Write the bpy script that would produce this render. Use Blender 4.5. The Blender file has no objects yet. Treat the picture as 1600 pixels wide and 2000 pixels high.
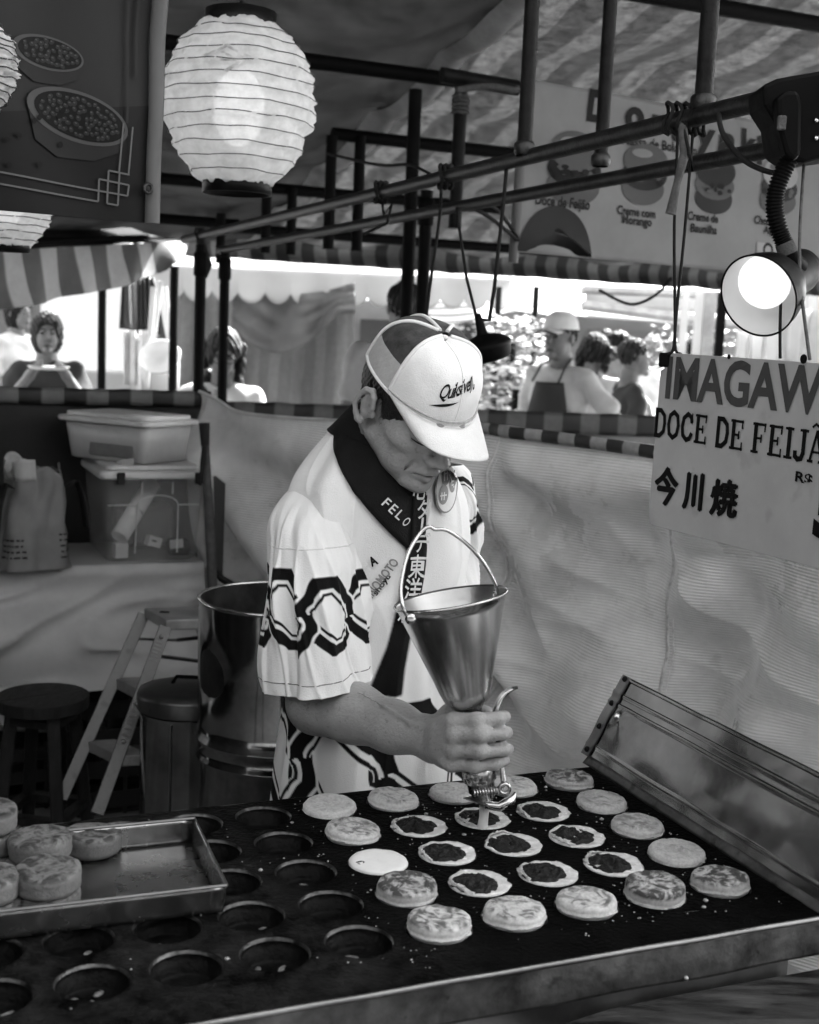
import bpy, bmesh, math, random
import numpy as np
from mathutils import Vector, Matrix, noise as mnoise
random.seed(7); rng = np.random.default_rng(7)
S = bpy.context.scene
COL = S.collection
PI = math.pi
# ------------------------------------------------------------------ camera
cam_d = bpy.data.cameras.new('camera'); cam = bpy.data.objects.new('camera', cam_d); COL.objects.link(cam)
S.camera = cam
cam_d.sensor_fit = 'HORIZONTAL'; cam_d.sensor_width = 36; cam_d.lens = 55.9
cam_d.clip_start = 0.05; cam_d.clip_end = 500
UPC = Vector((0.04276, 0.98938, 0.13895)).normalized()
fw = Vector((0, 0, -1)); YW = (fw - fw.dot(UPC) * UPC).normalized(); XW = YW.cross(UPC)
RC = Matrix((XW, YW, UPC))            # camera -> world
CAM = Vector((0, 0, 1.54))
cam.matrix_world = Matrix.Translation(CAM) @ RC.to_4x4()
cam_d.dof.use_dof = True; cam_d.dof.focus_distance = 1.98; cam_d.dof.aperture_fstop = 8
# ------------------------------------------------------------------ world, sun, exposure
SUN_EL, SUN_AZ = 40, 35               # azimuth measured from +Y (away from the camera) towards +X
W = bpy.data.worlds.new('World'); S.world = W; W.use_nodes = True
nt = W.node_tree; bg = nt.nodes['Background']
sky = nt.nodes.new('ShaderNodeTexSky'); sky.sky_type = 'NISHITA'; sky.sun_disc = False
sky.sun_elevation = math.radians(SUN_EL); sky.sun_rotation = math.radians(SUN_AZ); sky.dust_density = 3.0
bw = nt.nodes.new('ShaderNodeRGBToBW')  # black-and-white photograph
nt.links.new(sky.outputs[0], bw.inputs[0]); nt.links.new(bw.outputs[0], bg.inputs[0])
bg.inputs[1].default_value = 0.15
sun_d = bpy.data.lights.new('sun', 'SUN'); sun = bpy.data.objects.new('sun', sun_d); COL.objects.link(sun)
sun_d.energy = 4.5; sun_d.angle = math.radians(0.5); sun_d.color = (1, 1, 1)
_az, _el = math.radians(SUN_AZ), math.radians(SUN_EL)
SUNDIR = Vector((math.sin(_az) * math.cos(_el), math.cos(_az) * math.cos(_el), math.sin(_el)))
sun.rotation_euler = SUNDIR.to_track_quat('Z', 'Y').to_euler()
S.view_settings.view_transform = 'Standard'; S.view_settings.look = 'None'
S.view_settings.exposure = 3.2; S.view_settings.gamma = 1.0; S.view_settings.use_curve_mapping = False
S.cycles.use_adaptive_sampling = True; S.cycles.adaptive_threshold = 0.03
S.cycles.max_bounces = 5; S.cycles.diffuse_bounces = 3; S.cycles.glossy_bounces = 3; S.cycles.transmission_bounces = 4; S.cycles.transparent_max_bounces = 10
S.cycles.caustics_reflective = False; S.cycles.caustics_refractive = False
S.cycles.use_denoising = True
# ------------------------------------------------------------------ frames
FPX = 2484.47
A2 = Vector((0.9211, 0.3893, 0)); B2 = Vector((-0.3893, 0.9211, 0))   # along the stall / into the stall
def ST(s, t, z=0.0): return A2 * s + B2 * t + Vector((0, 0, z))
def ray(u, v): return RC @ Vector(((u - 800) / FPX, -(v - 1000) / FPX, -1))
def PY(u, v, Y): d = ray(u, v); return CAM + d * (Y / d.y)            # point on the ray at world depth Y
def PZ(u, v, z): d = ray(u, v); return CAM + d * ((z - CAM.z) / d.z)
def PT(u, v, t): d = ray(u, v); return CAM + d * (t / d.dot(B2))      # on the plane t = const
def PS(u, v, s): d = ray(u, v); return CAM + d * (s / d.dot(A2))
# ------------------------------------------------------------------ materials
MATS = {}
def mat(name, base=0.5, rough=0.6, metal=0.0, var=0.12, scale=14.0, bump=0.15, bscale=120.0, spec=0.18,
        trans=0.0, alpha=1.0, attr=None, dark=None, stretch=None, emit=0.0, speck=0.0, coat=0.0, wave=None):
    """grey procedural material: two noise scales in colour, fine noise relief; attr = vertex mask towards `dark`"""
    if name in MATS: return MATS[name]
    m = bpy.data.materials.new(name); m.use_nodes = True; MATS[name] = m
    n = m.node_tree.nodes; L = m.node_tree.links
    b = n['Principled BSDF']
    tc = n.new('ShaderNodeTexCoord'); mp = n.new('ShaderNodeMapping')
    L.new(tc.outputs['Object'], mp.inputs[0])
    if stretch: mp.inputs['Scale'].default_value = stretch
    nz = n.new('ShaderNodeTexNoise'); nz.inputs['Scale'].default_value = scale; nz.inputs['Detail'].default_value = 6
    nz.inputs['Roughness'].default_value = 0.65
    L.new(mp.outputs[0], nz.inputs['Vector'])
    mr = n.new('ShaderNodeMapRange'); mr.inputs[1].default_value = 0.3; mr.inputs[2].default_value = 0.7
    mr.inputs[3].default_value = base * (1 - var); mr.inputs[4].default_value = min(0.95, base * (1 + var))
    L.new(nz.outputs['Fac'], mr.inputs[0])
    colour = mr.outputs[0]
    if speck > 0:
        sp = n.new('ShaderNodeTexNoise'); sp.inputs['Scale'].default_value = bscale * 0.5; sp.inputs['Detail'].default_value = 3
        L.new(tc.outputs['Object'], sp.inputs['Vector'])
        st = n.new('ShaderNodeMapRange'); st.inputs[1].default_value = 0.62; st.inputs[2].default_value = 0.72
        st.inputs[3].default_value = 1.0; st.inputs[4].default_value = 1 - speck
        L.new(sp.outputs['Fac'], st.inputs[0])
        mu = n.new('ShaderNodeMath'); mu.operation = 'MULTIPLY'
        L.new(colour, mu.inputs[0]); L.new(st.outputs[0], mu.inputs[1]); colour = mu.outputs[0]
    if attr:
        at = n.new('ShaderNodeAttribute'); at.attribute_name = attr
        mx = n.new('ShaderNodeMix'); mx.data_type = 'FLOAT'
        L.new(at.outputs['Fac'], mx.inputs[0]); L.new(colour, mx.inputs[2]); mx.inputs[3].default_value = dark
        colour = mx.outputs[0]
    L.new(colour, b.inputs['Base Color'])
    r2 = n.new('ShaderNodeMapRange'); r2.inputs[1].default_value = 0.3; r2.inputs[2].default_value = 0.7
    r2.inputs[3].default_value = max(0.03, rough * 0.8); r2.inputs[4].default_value = min(1, rough * 1.2)
    L.new(nz.outputs['Fac'], r2.inputs[0]); L.new(r2.outputs[0], b.inputs['Roughness'])
    b.inputs['Metallic'].default_value = metal; b.inputs['Specular IOR Level'].default_value = spec
    b.inputs['Alpha'].default_value = alpha; b.inputs['Coat Weight'].default_value = coat
    if bump > 0:
        bn = n.new('ShaderNodeTexNoise'); bn.inputs['Scale'].default_value = bscale; bn.inputs['Detail'].default_value = 4
        L.new(mp.outputs[0], bn.inputs['Vector'])
        bp = n.new('ShaderNodeBump'); bp.inputs['Strength'].default_value = bump; bp.inputs['Distance'].default_value = 0.004
        L.new(bn.outputs['Fac'], bp.inputs['Height'])
        last = bp
        if wave:                       # woven / ribbed relief: (scale, direction, strength)
            wv = n.new('ShaderNodeTexWave'); wv.inputs['Scale'].default_value = wave[0]; wv.bands_direction = wave[1]
            wv.inputs['Distortion'].default_value = 0.4
            L.new(tc.outputs['Object'], wv.inputs['Vector'])
            b2 = n.new('ShaderNodeBump'); b2.inputs['Strength'].default_value = wave[2]; b2.inputs['Distance'].default_value = 0.003
            L.new(wv.outputs['Fac'], b2.inputs['Height']); L.new(bp.outputs[0], b2.inputs['Normal']); last = b2
        L.new(last.outputs[0], b.inputs['Normal'])
    if emit > 0:
        b.inputs['Emission Color'].default_value = (1, 1, 1, 1); b.inputs['Emission Strength'].default_value = emit
    if trans > 0:                      # thin cloth: part of the light passes through
        tl = n.new('ShaderNodeBsdfTranslucent'); L.new(colour, tl.inputs['Color'])
        ms = n.new('ShaderNodeMixShader'); ms.inputs[0].default_value = trans
        L.new(b.outputs[0], ms.inputs[1]); L.new(tl.outputs[0], ms.inputs[2])
        L.new(ms.outputs[0], n['Material Output'].inputs['Surface'])
    return m
# ------------------------------------------------------------------ mesh building
class MB:
    def __init__(self): self.v = []; self.f = []; self.sm = []
    def add(self, vs, fs, smooth=False):
        o = len(self.v); self.v += [tuple(p) for p in vs]; self.f += [tuple(i + o for i in q) for q in fs]; self.sm += [smooth] * len(fs); return self
    def box(self, c, d, M=None, taper=1.0):
        c = Vector(c); vs = []
        for z in (-1, 1):
            k = taper if z > 0 else 1.0
            for x, y in ((-1, -1), (1, -1), (1, 1), (-1, 1)):
                p = Vector((x * d[0] / 2 * k, y * d[1] / 2 * k, z * d[2] / 2))
                vs.append(c + (M @ p if M else p))
        return self.add(vs, [(0, 3, 2, 1), (4, 5, 6, 7), (0, 1, 5, 4), (1, 2, 6, 5), (2, 3, 7, 6), (3, 0, 4, 7)])
    def rbox(self, c, d, r=0.01, n=3, M=None, taper=1.0):
        """box with rounded vertical edges and a small chamfer top and bottom"""
        c = Vector(c); hx, hy, hz = d[0] / 2, d[1] / 2, d[2] / 2; prof = []
        ch = min(r * 0.5, hz * 0.5)
        for z, ins in ((-hz, ch), (-hz + ch, 0), (hz - ch, 0), (hz, ch)):
            k = 1 + (taper - 1) * (z + hz) / (2 * hz); ring = []
            for sx, sy, a0 in ((1, 1, 0), (-1, 1, PI / 2), (-1, -1, PI), (1, -1, 1.5 * PI)):
                for i in range(n + 1):
                    a = a0 + PI / 2 * i / n
                    ring.append(Vector(((sx * (hx * k - r) + (r - ins) * math.cos(a)), (sy * (hy * k - r) + (r - ins) * math.sin(a)), z)))
            prof.append([c + (M @ p if M else p) for p in ring])
        return self.loft(prof, cap=True, smooth=False)
    def loft(self, rings, closed=True, cap=False, smooth=True):
        n = len(rings[0]); vs = [p for r in rings for p in r]; fs = []
        for i in range(len(rings) - 1):
            for j in range(n if closed else n - 1):
                k = (j + 1) % n; fs.append((i * n + j, i * n + k, (i + 1) * n + k, (i + 1) * n + j))
        self.add(vs, fs, smooth)
        if cap:
            self.add(rings[0], [tuple(range(n))[::-1]]); self.add(rings[-1], [tuple(range(n))])
        return self
    def tube(self, pts, r, n=10, cap=True, smooth=True):
        pts = [Vector(p) for p in pts]; rr = r if isinstance(r, (list, tuple)) else [r] * len(pts)
        rings = []; up = None
        for i, p in enumerate(pts):
            d = (pts[min(i + 1, len(pts) - 1)] - pts[max(i - 1, 0)]).normalized()
            if up is None: up = Vector((0, 0, 1)) if abs(d.z) < 0.9 else Vector((1, 0, 0))
            x = d.cross(up).normalized(); y = x.cross(d); up = y
            rings.append([p + (x * math.cos(2 * PI * j / n) + y * math.sin(2 * PI * j / n)) * rr[i] for j in range(n)])
        return self.loft(rings, cap=cap, smooth=smooth)
    def lathe(self, prof, c=(0, 0, 0), n=32, M=None, smooth=True, cap=False):
        c = Vector(c); rings = []
        for r, z in prof:
            rg = []
            for j in range(n):
                p = Vector((r * math.cos(2 * PI * j / n), r * math.sin(2 * PI * j / n), z)); rg.append(c + (M @ p if M else p))
            rings.append(rg)
        return self.loft(rings, smooth=smooth, cap=cap)
    def ell(self, c, r, n=10, m=6, M=None):
        pr = [(math.sin(PI * i / m) + 1e-4, -math.cos(PI * i / m)) for i in range(m + 1)]; c = Vector(c); rings = []
        for q, z in pr:
            rg = []
            for j in range(n):
                p = Vector((r[0] * q * math.cos(2 * PI * j / n), r[1] * q * math.sin(2 * PI * j / n), r[2] * z)); rg.append(c + (M @ p if M else p))
            rings.append(rg)
        return self.loft(rings)
    def grid(self, fn, nu, nv, smooth=True):
        vs = [fn(i / (nu - 1), j / (nv - 1)) for j in range(nv) for i in range(nu)]
        return self.add(vs, [(j * nu + i, j * nu + i + 1, (j + 1) * nu + i + 1, (j + 1) * nu + i) for j in range(nv - 1) for i in range(nu - 1)], smooth)
    def poly(self, pts, smooth=False): return self.add(pts, [tuple(range(len(pts)))], smooth)
    def prism(self, pts, ext, smooth=False):
        n = len(pts); e = Vector(ext); p2 = [Vector(p) + e for p in pts]
        self.add(list(pts) + p2, [tuple(range(n))[::-1], tuple(range(n, 2 * n))] + [(i, (i + 1) % n, n + (i + 1) % n, n + i) for i in range(n)], smooth); return self
    def mesh(self, name):
        me = bpy.data.meshes.new(name); me.from_pydata(self.v, [], self.f); me.validate()
        if len(self.sm) == len(me.polygons): me.polygons.foreach_set('use_smooth', self.sm)
        me.update(); return me
    def build(self, name, m, parent=None, solid=0.0, bevel=0.0, sub=0, fix=True):
        me = self.mesh(name)
        if fix:
            bm = bmesh.new(); bm.from_mesh(me); bmesh.ops.recalc_face_normals(bm, faces=bm.faces); bm.to_mesh(me); bm.free()
        return link(name, me, m, parent, solid, bevel, sub)
def link(name, me, m, parent=None, solid=0.0, bevel=0.0, sub=0):
    o = bpy.data.objects.new(name, me); COL.objects.link(o)
    if m is not None and not me.materials: me.materials.append(MATS[m] if isinstance(m, str) else m)
    if parent is not None: o.parent = parent; o.matrix_parent_inverse = wm(parent).inverted()
    if bevel: q = o.modifiers.new('bevel', 'BEVEL'); q.width = bevel; q.segments = 2; q.limit_method = 'ANGLE'
    if sub: q = o.modifiers.new('sub', 'SUBSURF'); q.levels = sub; q.render_levels = sub
    if solid: q = o.modifiers.new('solid', 'SOLIDIFY'); q.thickness = solid; q.offset = 0
    return o
def wm(o):
    M = o.matrix_basis.copy()
    return wm(o.parent) @ o.matrix_parent_inverse @ M if o.parent else M
def tag(o, label, cat, group=None, kind=None):
    if label: o['label'] = label
    if cat: o['category'] = cat
    if group: o['group'] = group
    if kind: o['kind'] = kind
    return o
def thing(name, loc, label, cat, group=None, rz=0.0):
    o = bpy.data.objects.new(name, None); COL.objects.link(o); o.location = loc; o.rotation_euler = (0, 0, rz); o.empty_display_size = 0.1
    return tag(o, label, cat, group)
def struct(o): o['kind'] = 'structure'; return o
def copy_tree(o, parent=None):
    c = o.copy(); COL.objects.link(c)
    if parent is not None: c.parent = parent
    for ch in [x for x in bpy.data.objects if x.parent == o]: copy_tree(ch, c)
    return c
def setattr_mask(me, name, vals):
    a = me.attributes.new(name, 'FLOAT', 'POINT'); a.data.foreach_set('value', np.asarray(vals, dtype=np.float32))
def nz(p, s=1.0): return mnoise.noise(Vector(p) * s)
def text_mesh(body, size=1.0, bold=0.0, shear=0.0, spacing=1.0, extrude=0.0, res=4, align='LEFT'):
    c = bpy.data.curves.new('txt', 'FONT'); c.body = body; c.size = size; c.offset = bold; c.shear = shear
    c.space_character = spacing; c.extrude = extrude; c.resolution_u = res; c.align_x = align
    o = bpy.data.objects.new('txt', c); COL.objects.link(o)
    bpy.context.view_layer.update()
    me = bpy.data.meshes.new_from_object(o.evaluated_get(bpy.context.evaluated_depsgraph_get()))
    bpy.data.objects.remove(o); bpy.data.curves.remove(c)
    return me
def text_on(body, fn, m, parent, name='lettering', w=None, h=None, **k):
    """text laid on a surface: fn(x, y) -> point; w, h stretch it to a size (its lower left corner at 0,0)"""
    me = text_mesh(body, **k); co = np.zeros(len(me.vertices) * 3); me.vertices.foreach_get('co', co); co = co.reshape(-1, 3)
    mn = co.min(0); ex = co.max(0) - mn; out = []
    sx = w / ex[0] if w else (h / ex[1] if h else 1.0); sy = h / ex[1] if h else sx
    for p in co: out += list(fn((p[0] - mn[0]) * sx, (p[1] - mn[1]) * sy))
    me.vertices.foreach_set('co', out); me.update()
    return link(name, me, m, parent)
# ------------------------------------------------------------------ smooth solids (signed distance + surface nets)
class SDF:
    def __init__(self, lo, hi, h):
        self.lo = np.array(lo, float); self.h = h
        self.n = np.ceil((np.array(hi) - self.lo) / h).astype(int) + 1
        self.f = np.full(self.n, 0.2, dtype=np.float32)
    def _sub(self, lo, hi, pad):
        i0 = np.clip(np.floor((np.array(lo) - pad - self.lo) / self.h).astype(int), 0, self.n - 1)
        i1 = np.clip(np.ceil((np.array(hi) + pad - self.lo) / self.h).astype(int) + 1, 1, self.n)
        sl = tuple(slice(a, b) for a, b in zip(i0, i1))
        g = np.meshgrid(*[self.lo[k] + self.h * np.arange(i0[k], i1[k]) for k in range(3)], indexing='ij')
        return sl, np.stack(g, -1)
    def _mix(self, sl, d, k, op):
        a = self.f[sl]
        if op == 'cut':
            d = -d; hh = np.clip(0.5 + 0.5 * (d - a) / k, 0, 1); self.f[sl] = a + (d - a) * hh + k * hh * (1 - hh)
        else:
            hh = np.clip(0.5 + 0.5 * (a - d) / k, 0, 1); self.f[sl] = a + (d - a) * hh - k * hh * (1 - hh)
    def cap(self, a, b, ra, rb, k=0.01, op='add'):
        a = np.array(a, float); b = np.array(b, float); r = max(ra, rb)
        sl, P = self._sub(np.minimum(a, b) - r, np.maximum(a, b) + r, 2.5 * k + 3 * self.h)
        ba = b - a; t = np.clip(((P - a) @ ba) / (ba @ ba + 1e-12), 0, 1)
        d = np.linalg.norm(P - a - t[..., None] * ba, axis=-1) - (ra + (rb - ra) * t)
        self._mix(sl, d, k, op); return self
    def chain(self, pts, rs, k=0.01, op='add'):
        for i in range(len(pts) - 1): self.cap(pts[i], pts[i + 1], rs[i], rs[i + 1], k, op)
        return self
    def ell(self, c, r, k=0.01, op='add', rot=None):
        c = np.array(c, float); r = np.array(r, float); R = max(r)
        sl, P = self._sub(c - R, c + R, 2.5 * k + 3 * self.h)
        q = P - c
        if rot is not None: q = q @ np.array(rot.to_3x3())      # world -> local
        k0 = np.linalg.norm(q / r, axis=-1); k1 = np.linalg.norm(q / (r * r), axis=-1)
        self._mix(sl, k0 * (k0 - 1) / (k1 + 1e-6), k, op); return self
    def fn(self, lo, hi, func, k=0.005, op='add'):
        sl, P = self._sub(lo, hi, 0); self._mix(sl, func(P), k, op); return self
    def mesh(self, name, xf=None):
        f = self.f; ins = f < 0; nx, ny, nzz = f.shape
        cnt = np.zeros((nx - 1, ny - 1, nzz - 1), np.int8)
        for dx in (0, 1):
            for dy in (0, 1):
                for dz in (0, 1): cnt += ins[dx:nx - 1 + dx, dy:ny - 1 + dy, dz:nzz - 1 + dz]
        act = np.argwhere((cnt > 0) & (cnt < 8)); idx = -np.ones(cnt.shape, np.int64); idx[tuple(act.T)] = np.arange(len(act))
        acc = np.zeros((len(act), 3)); num = np.zeros(len(act))
        cr = [(x, y, z) for x in (0, 1) for y in (0, 1) for z in (0, 1)]
        for p in cr:
            for ax in range(3):
                if p[ax]: continue
                q = list(p); q[ax] = 1
                A = f[act[:, 0] + p[0], act[:, 1] + p[1], act[:, 2] + p[2]]; B = f[act[:, 0] + q[0], act[:, 1] + q[1], act[:, 2] + q[2]]
                m = (A < 0) != (B < 0); t = np.where(m, A / np.where(m, A - B, 1), 0)
                pt = np.tile(np.array(p, float), (len(act), 1)); pt[:, ax] = t
                acc[m] += pt[m]; num[m] += 1
        V = self.lo + self.h * (act + acc / num[:, None])
        faces = []
        for ax in range(3):
            u, w = [(1, 2), (2, 0), (0, 1)][ax]
            A = ins; B = np.roll(ins, -1, ax); e = np.argwhere(A != B)
            ok = (e[:, ax] < f.shape[ax] - 1) & (e[:, u] > 0) & (e[:, w] > 0) & (e[:, u] < f.shape[u] - 1) & (e[:, w] < f.shape[w] - 1)
            e = e[ok]; fl = A[tuple(e.T)]
            c = [e.copy() for _ in range(4)]
            c[1][:, u] -= 1; c[2][:, u] -= 1; c[2][:, w] -= 1; c[3][:, w] -= 1
            ii = np.stack([idx[tuple(x.T)] for x in c], 1)
            ii[~fl] = ii[~fl][:, ::-1]
            faces.append(ii)
        Fc = np.concatenate(faces); Fc = Fc[(Fc >= 0).all(1)]
        if xf is not None: V = np.c_[V, np.ones(len(V))] @ np.array(xf).T[:, :3]
        me = bpy.data.meshes.new(name); me.from_pydata(V.tolist(), [], Fc.tolist()); me.polygons.foreach_set('use_smooth', [True] * len(me.polygons))
        me.update(); return me
def join_meshes(name, mes):
    bm = bmesh.new()
    for x in mes: bm.from_mesh(x)
    me = bpy.data.meshes.new(name); bm.to_mesh(me); bm.free()
    me.polygons.foreach_set('use_smooth', [True] * len(me.polygons)); return me
def verts(me):
    co = np.zeros(len(me.vertices) * 3); me.vertices.foreach_get('co', co); return co.reshape(-1, 3)
def in_poly(x, y, poly):
    c = np.zeros(x.shape, bool); n = len(poly)
    for i in range(n):
        x0, y0 = poly[i]; x1, y1 = poly[(i + 1) % n]
        if y0 == y1: continue
        c ^= ((y0 > y) != (y1 > y)) & (x < (x1 - x0) * (y - y0) / (y1 - y0) + x0)
    return c
# ================================================================== ground, canopy, frame, tarp walls
mat('asphalt', 0.11, 0.9, var=0.3, scale=6, bump=0.4, bscale=90, speck=0.4)
mat('canopy_dark', 0.017, 0.6, var=0.8, scale=3.5, bump=0.35, bscale=260, trans=0.12, speck=0.3, spec=0.04)
mat('pipe_metal', 0.007, 0.5, metal=0.0, var=0.7, scale=30, bump=0.3, bscale=160, speck=0.4, spec=0.10)
mat('pipe_worn', 0.035, 0.42, metal=0.8, var=0.6, scale=26, bump=0.3, bscale=160, speck=0.5)
mat('pipe_black', 0.003, 0.6, var=0.4, scale=30, bump=0.2, spec=0.06)
mat('rope_dark', 0.010, 0.9, var=0.4, scale=60, bump=0.5, bscale=300)
mat('rope_grey', 0.07, 0.9, var=0.4, scale=60, bump=0.5, bscale=300)
def striped(name, lo, hi, period, axis, duty=0.5, trans=0.3, rough=0.6, wob=0.0, mottle=0.35):
    """cloth woven in broad stripes (object coordinates), with dirt"""
    m = bpy.data.materials.new(name); m.use_nodes = True; MATS[name] = m
    n = m.node_tree.nodes; L = m.node_tree.links; b = n['Principled BSDF']; b.inputs['Roughness'].default_value = rough
    tc = n.new('ShaderNodeTexCoord'); dp = n.new('ShaderNodeVectorMath'); dp.operation = 'DOT_PRODUCT'; dp.inputs[1].default_value = axis
    L.new(tc.outputs['Object'], dp.inputs[0])
    a = n.new('ShaderNodeMath'); a.operation = 'MULTIPLY'; a.inputs[1].default_value = 1 / period; L.new(dp.outputs['Value'], a.inputs[0])
    fr = n.new('ShaderNodeMath'); fr.operation = 'FRACT'; 
    nzw = n.new('ShaderNodeTexNoise'); nzw.inputs['Scale'].default_value = 4; L.new(tc.outputs['Object'], nzw.inputs['Vector'])
    ad = n.new('ShaderNodeMath'); ad.operation = 'MULTIPLY_ADD'; L.new(nzw.outputs['Fac'], ad.inputs[0]); ad.inputs[1].default_value = wob; L.new(a.outputs[0], ad.inputs[2])
    L.new(ad.outputs[0], fr.inputs[0])
    gt = n.new('ShaderNodeMapRange'); gt.inputs[1].default_value = duty - 0.03; gt.inputs[2].default_value = duty + 0.03; gt.inputs[3].default_value = lo; gt.inputs[4].default_value = hi
    L.new(fr.outputs[0], gt.inputs[0])
    no = n.new('ShaderNodeTexNoise'); no.inputs['Scale'].default_value = 22; no.inputs['Detail'].default_value = 8; no.inputs['Roughness'].default_value = 0.75
    mpp = n.new('ShaderNodeMapping'); mpp.inputs['Scale'].default_value = (1, 1, 1); L.new(tc.outputs['Object'], mpp.inputs[0]); L.new(mpp.outputs[0], no.inputs['Vector'])
    mr = n.new('ShaderNodeMapRange'); mr.inputs[1].default_value = 0.35; mr.inputs[2].default_value = 0.65; mr.inputs[3].default_value = 1 - mottle; mr.inputs[4].default_value = 1.0
    L.new(no.outputs['Fac'], mr.inputs[0])
    mu = n.new('ShaderNodeMath'); mu.operation = 'MULTIPLY'; L.new(gt.outputs[0], mu.inputs[0]); L.new(mr.outputs[0], mu.inputs[1])
    L.new(mu.outputs[0], b.inputs['Base Color'])
    bp = n.new('ShaderNodeBump'); bp.inputs['Strength'].default_value = 0.3; bp.inputs['Distance'].default_value = 0.003
    bn = n.new('ShaderNodeTexNoise'); bn.inputs['Scale'].default_value = 180; L.new(tc.outputs['Object'], bn.inputs['Vector']); L.new(bn.outputs['Fac'], bp.inputs['Height']); L.new(bp.outputs[0], b.inputs['Normal'])
    tl = n.new('ShaderNodeBsdfTranslucent'); L.new(mu.outputs[0], tl.inputs['Color'])
    ms = n.new('ShaderNodeMixShader'); ms.inputs[0].default_value = trans; L.new(b.outputs[0], ms.inputs[1]); L.new(tl.outputs[0], ms.inputs[2])
    L.new(ms.outputs[0], n['Material Output'].inputs['Surface'])
    return m
AX = tuple(A2); BX = tuple(B2)
g = MB(); g.grid(lambda u, v: Vector((-60 + 120 * u, -30 + 130 * v, 0)), 2, 2)
struct(g.build('ground', 'asphalt'))
# ---- canopy of the stall: one plane falling towards the far eave
TE, ZE, SL = 7.15, 1.976, 0.2
def roof_z(t): return ZE + SL * (TE - t)
def canopy_pt(s, t, amp=1.0):
    w = 0.020 * max(0, 1 - abs(nz((s * 1.6 + t * .5, t * .9 - s * .5, 5))) * 4) ** 2 + 0.022 * math.sin(s * 7 + 0.6 * math.sin(t * 1.6)) + 0.04 * nz((s * 1.0, t * 0.5, 3.1)) + 0.016 * nz((s * 4, t * 1.0, 8))
    pur = [3.62, 4.41, 5.10, 5.85, 6.47, 7.15]
    sag = 0.0
    for i in range(len(pur) - 1):
        if pur[i] < t < pur[i + 1]: sag = -0.045 * math.sin(PI * (t - pur[i]) / (pur[i + 1] - pur[i]))
    return ST(s, t, roof_z(t) + 0.03 + w * amp + sag)
striped('canopy_striped', 0.018, 0.040, 0.22, AX, 0.55, trans=0.40, wob=0.10, mottle=0.8)
striped('trim_stripe', 0.008, 0.12, 0.153, AX, 0.5, trans=0.15, wob=0.1, mottle=0.3)
striped('awning_stripe', 0.13, 0.42, 0.20, AX, 0.5, trans=0.4, wob=0.08, mottle=0.2)
def roll_strip(s): return 0.0
c1 = thing('canopy_tarp', ST(0, 3, roof_z(3)), 'dark grey tarp of the stall roof behind the glowing paper lantern', 'canopy')
MB().grid(lambda u, v: canopy_pt(-3.0 + 4.98 * u, 1.6 + 5.4 * v), 100, 100).build('sheet', 'canopy_dark', c1)
c1h = MB(); c1h.grid(lambda u, v: canopy_pt(1.90 + 0.12 * u, 1.6 + 5.4 * v) + Vector((0, 0, -0.014 - 0.06 * math.sin(PI * u) * (0.6 + 0.4 * nz((0, v * 14, 2))))), 12, 120)
mat('canopy_edge', 0.28, 0.6, var=0.3, scale=8, bump=0.2, trans=0.2)
c1h.build('hem_fold', 'canopy_edge', c1)
c2 = thing('canopy_tarp', ST(2.5, 3, roof_z(3)), 'mottled striped tarp of the stall roof above the cake menu banner', 'canopy')
MB().grid(lambda u, v: canopy_pt(1.95 + 5.2 * u, 1.6 + 5.55 * v) + Vector((0, 0, 0.03)), 120, 100).build('sheet', 'canopy_striped', c2)
# checked edge trim rolled round the far eave
MB().grid(lambda u, v: ST(1.4 + 5.8 * u, TE + 0.05 * math.sin(v * PI), 0) + Vector((0, 0, ZE + 0.10 - 0.16 * v + 0.012 * nz((u * 30, v, 0)))), 140, 6).build('edge_trim', 'trim_stripe', c2, solid=0.004)
# ---- pipe frame
fr = thing('stall_frame', ST(0.9, 3.45, 0), 'worn steel pipe frame carrying the stall roof', 'frame')
def pipe(a, b, r=0.017, m='pipe_metal', name='pipe', parent=None, n=12):
    o = MB().tube([a, b], r, n).build(name, m, parent or fr); return o
for t, s0, s1 in ((3.62, 2.05, 6.6), (4.41, -1.6, 2.0), (5.10, 1.74, 4.2), (5.85, -0.8, 2.9), (6.47, -1.6, 1.72), (6.57, 1.6, 6.9)):
    pipe(ST(s0, t, roof_z(t) - 0.05), ST(s1, t, roof_z(t) - 0.06), 0.027, 'pipe_black')
pipe(PT(862, 146, 3.96), PT(1012, 172, 3.96), 0.026, 'pipe_metal')
# two long rails running from the far corner towards the camera
RU0, RU1 = PS(360, 468, 1.15), PS(1500, 194, 1.28); RU1 = RU0 + (RU1 - RU0) * 1.25
RL0, RL1 = PS(428, 489, 1.39), PS(1516, 290, 1.54); RL1 = RL0 + (RL1 - RL0) * 1.3
pipe(RU0, RU1, 0.0165, 'pipe_worn', 'rail'); pipe(RL0, RL1, 0.0165, 'pipe_worn', 'rail')
def upright(u, v, s, m='pipe_metal', down=None, r=0.0155, up=True):
    p = PS(u, v, s); t = p.dot(B2); z0 = p.z if down is None else down
    z1 = roof_z(t) - 0.03 if up is True else up
    o = pipe(Vector((p.x, p.y, z0)), Vector((p.x, p.y, z1)), r, m, 'upright')
    return p
for u, v, s in ((1024, 300, 1.24), (1173, 322, 1.50), (1373, 214, 1.28)):
    p = upright(u, v, s); 
    q = MB().lathe([(0.018, -0.014), (0.022, -0.009), (0.022, 0.009), (0.018, 0.014)], (p.x, p.y, p.z + 0.01), 14).build('clamp_ring', 'pipe_worn', fr)
pt = PT(812, 175, 4.41); pipe(Vector((pt.x, pt.y, 0)), Vector((pt.x, pt.y, pt.z)), 0.024, 'pipe_black', 'upright')
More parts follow.
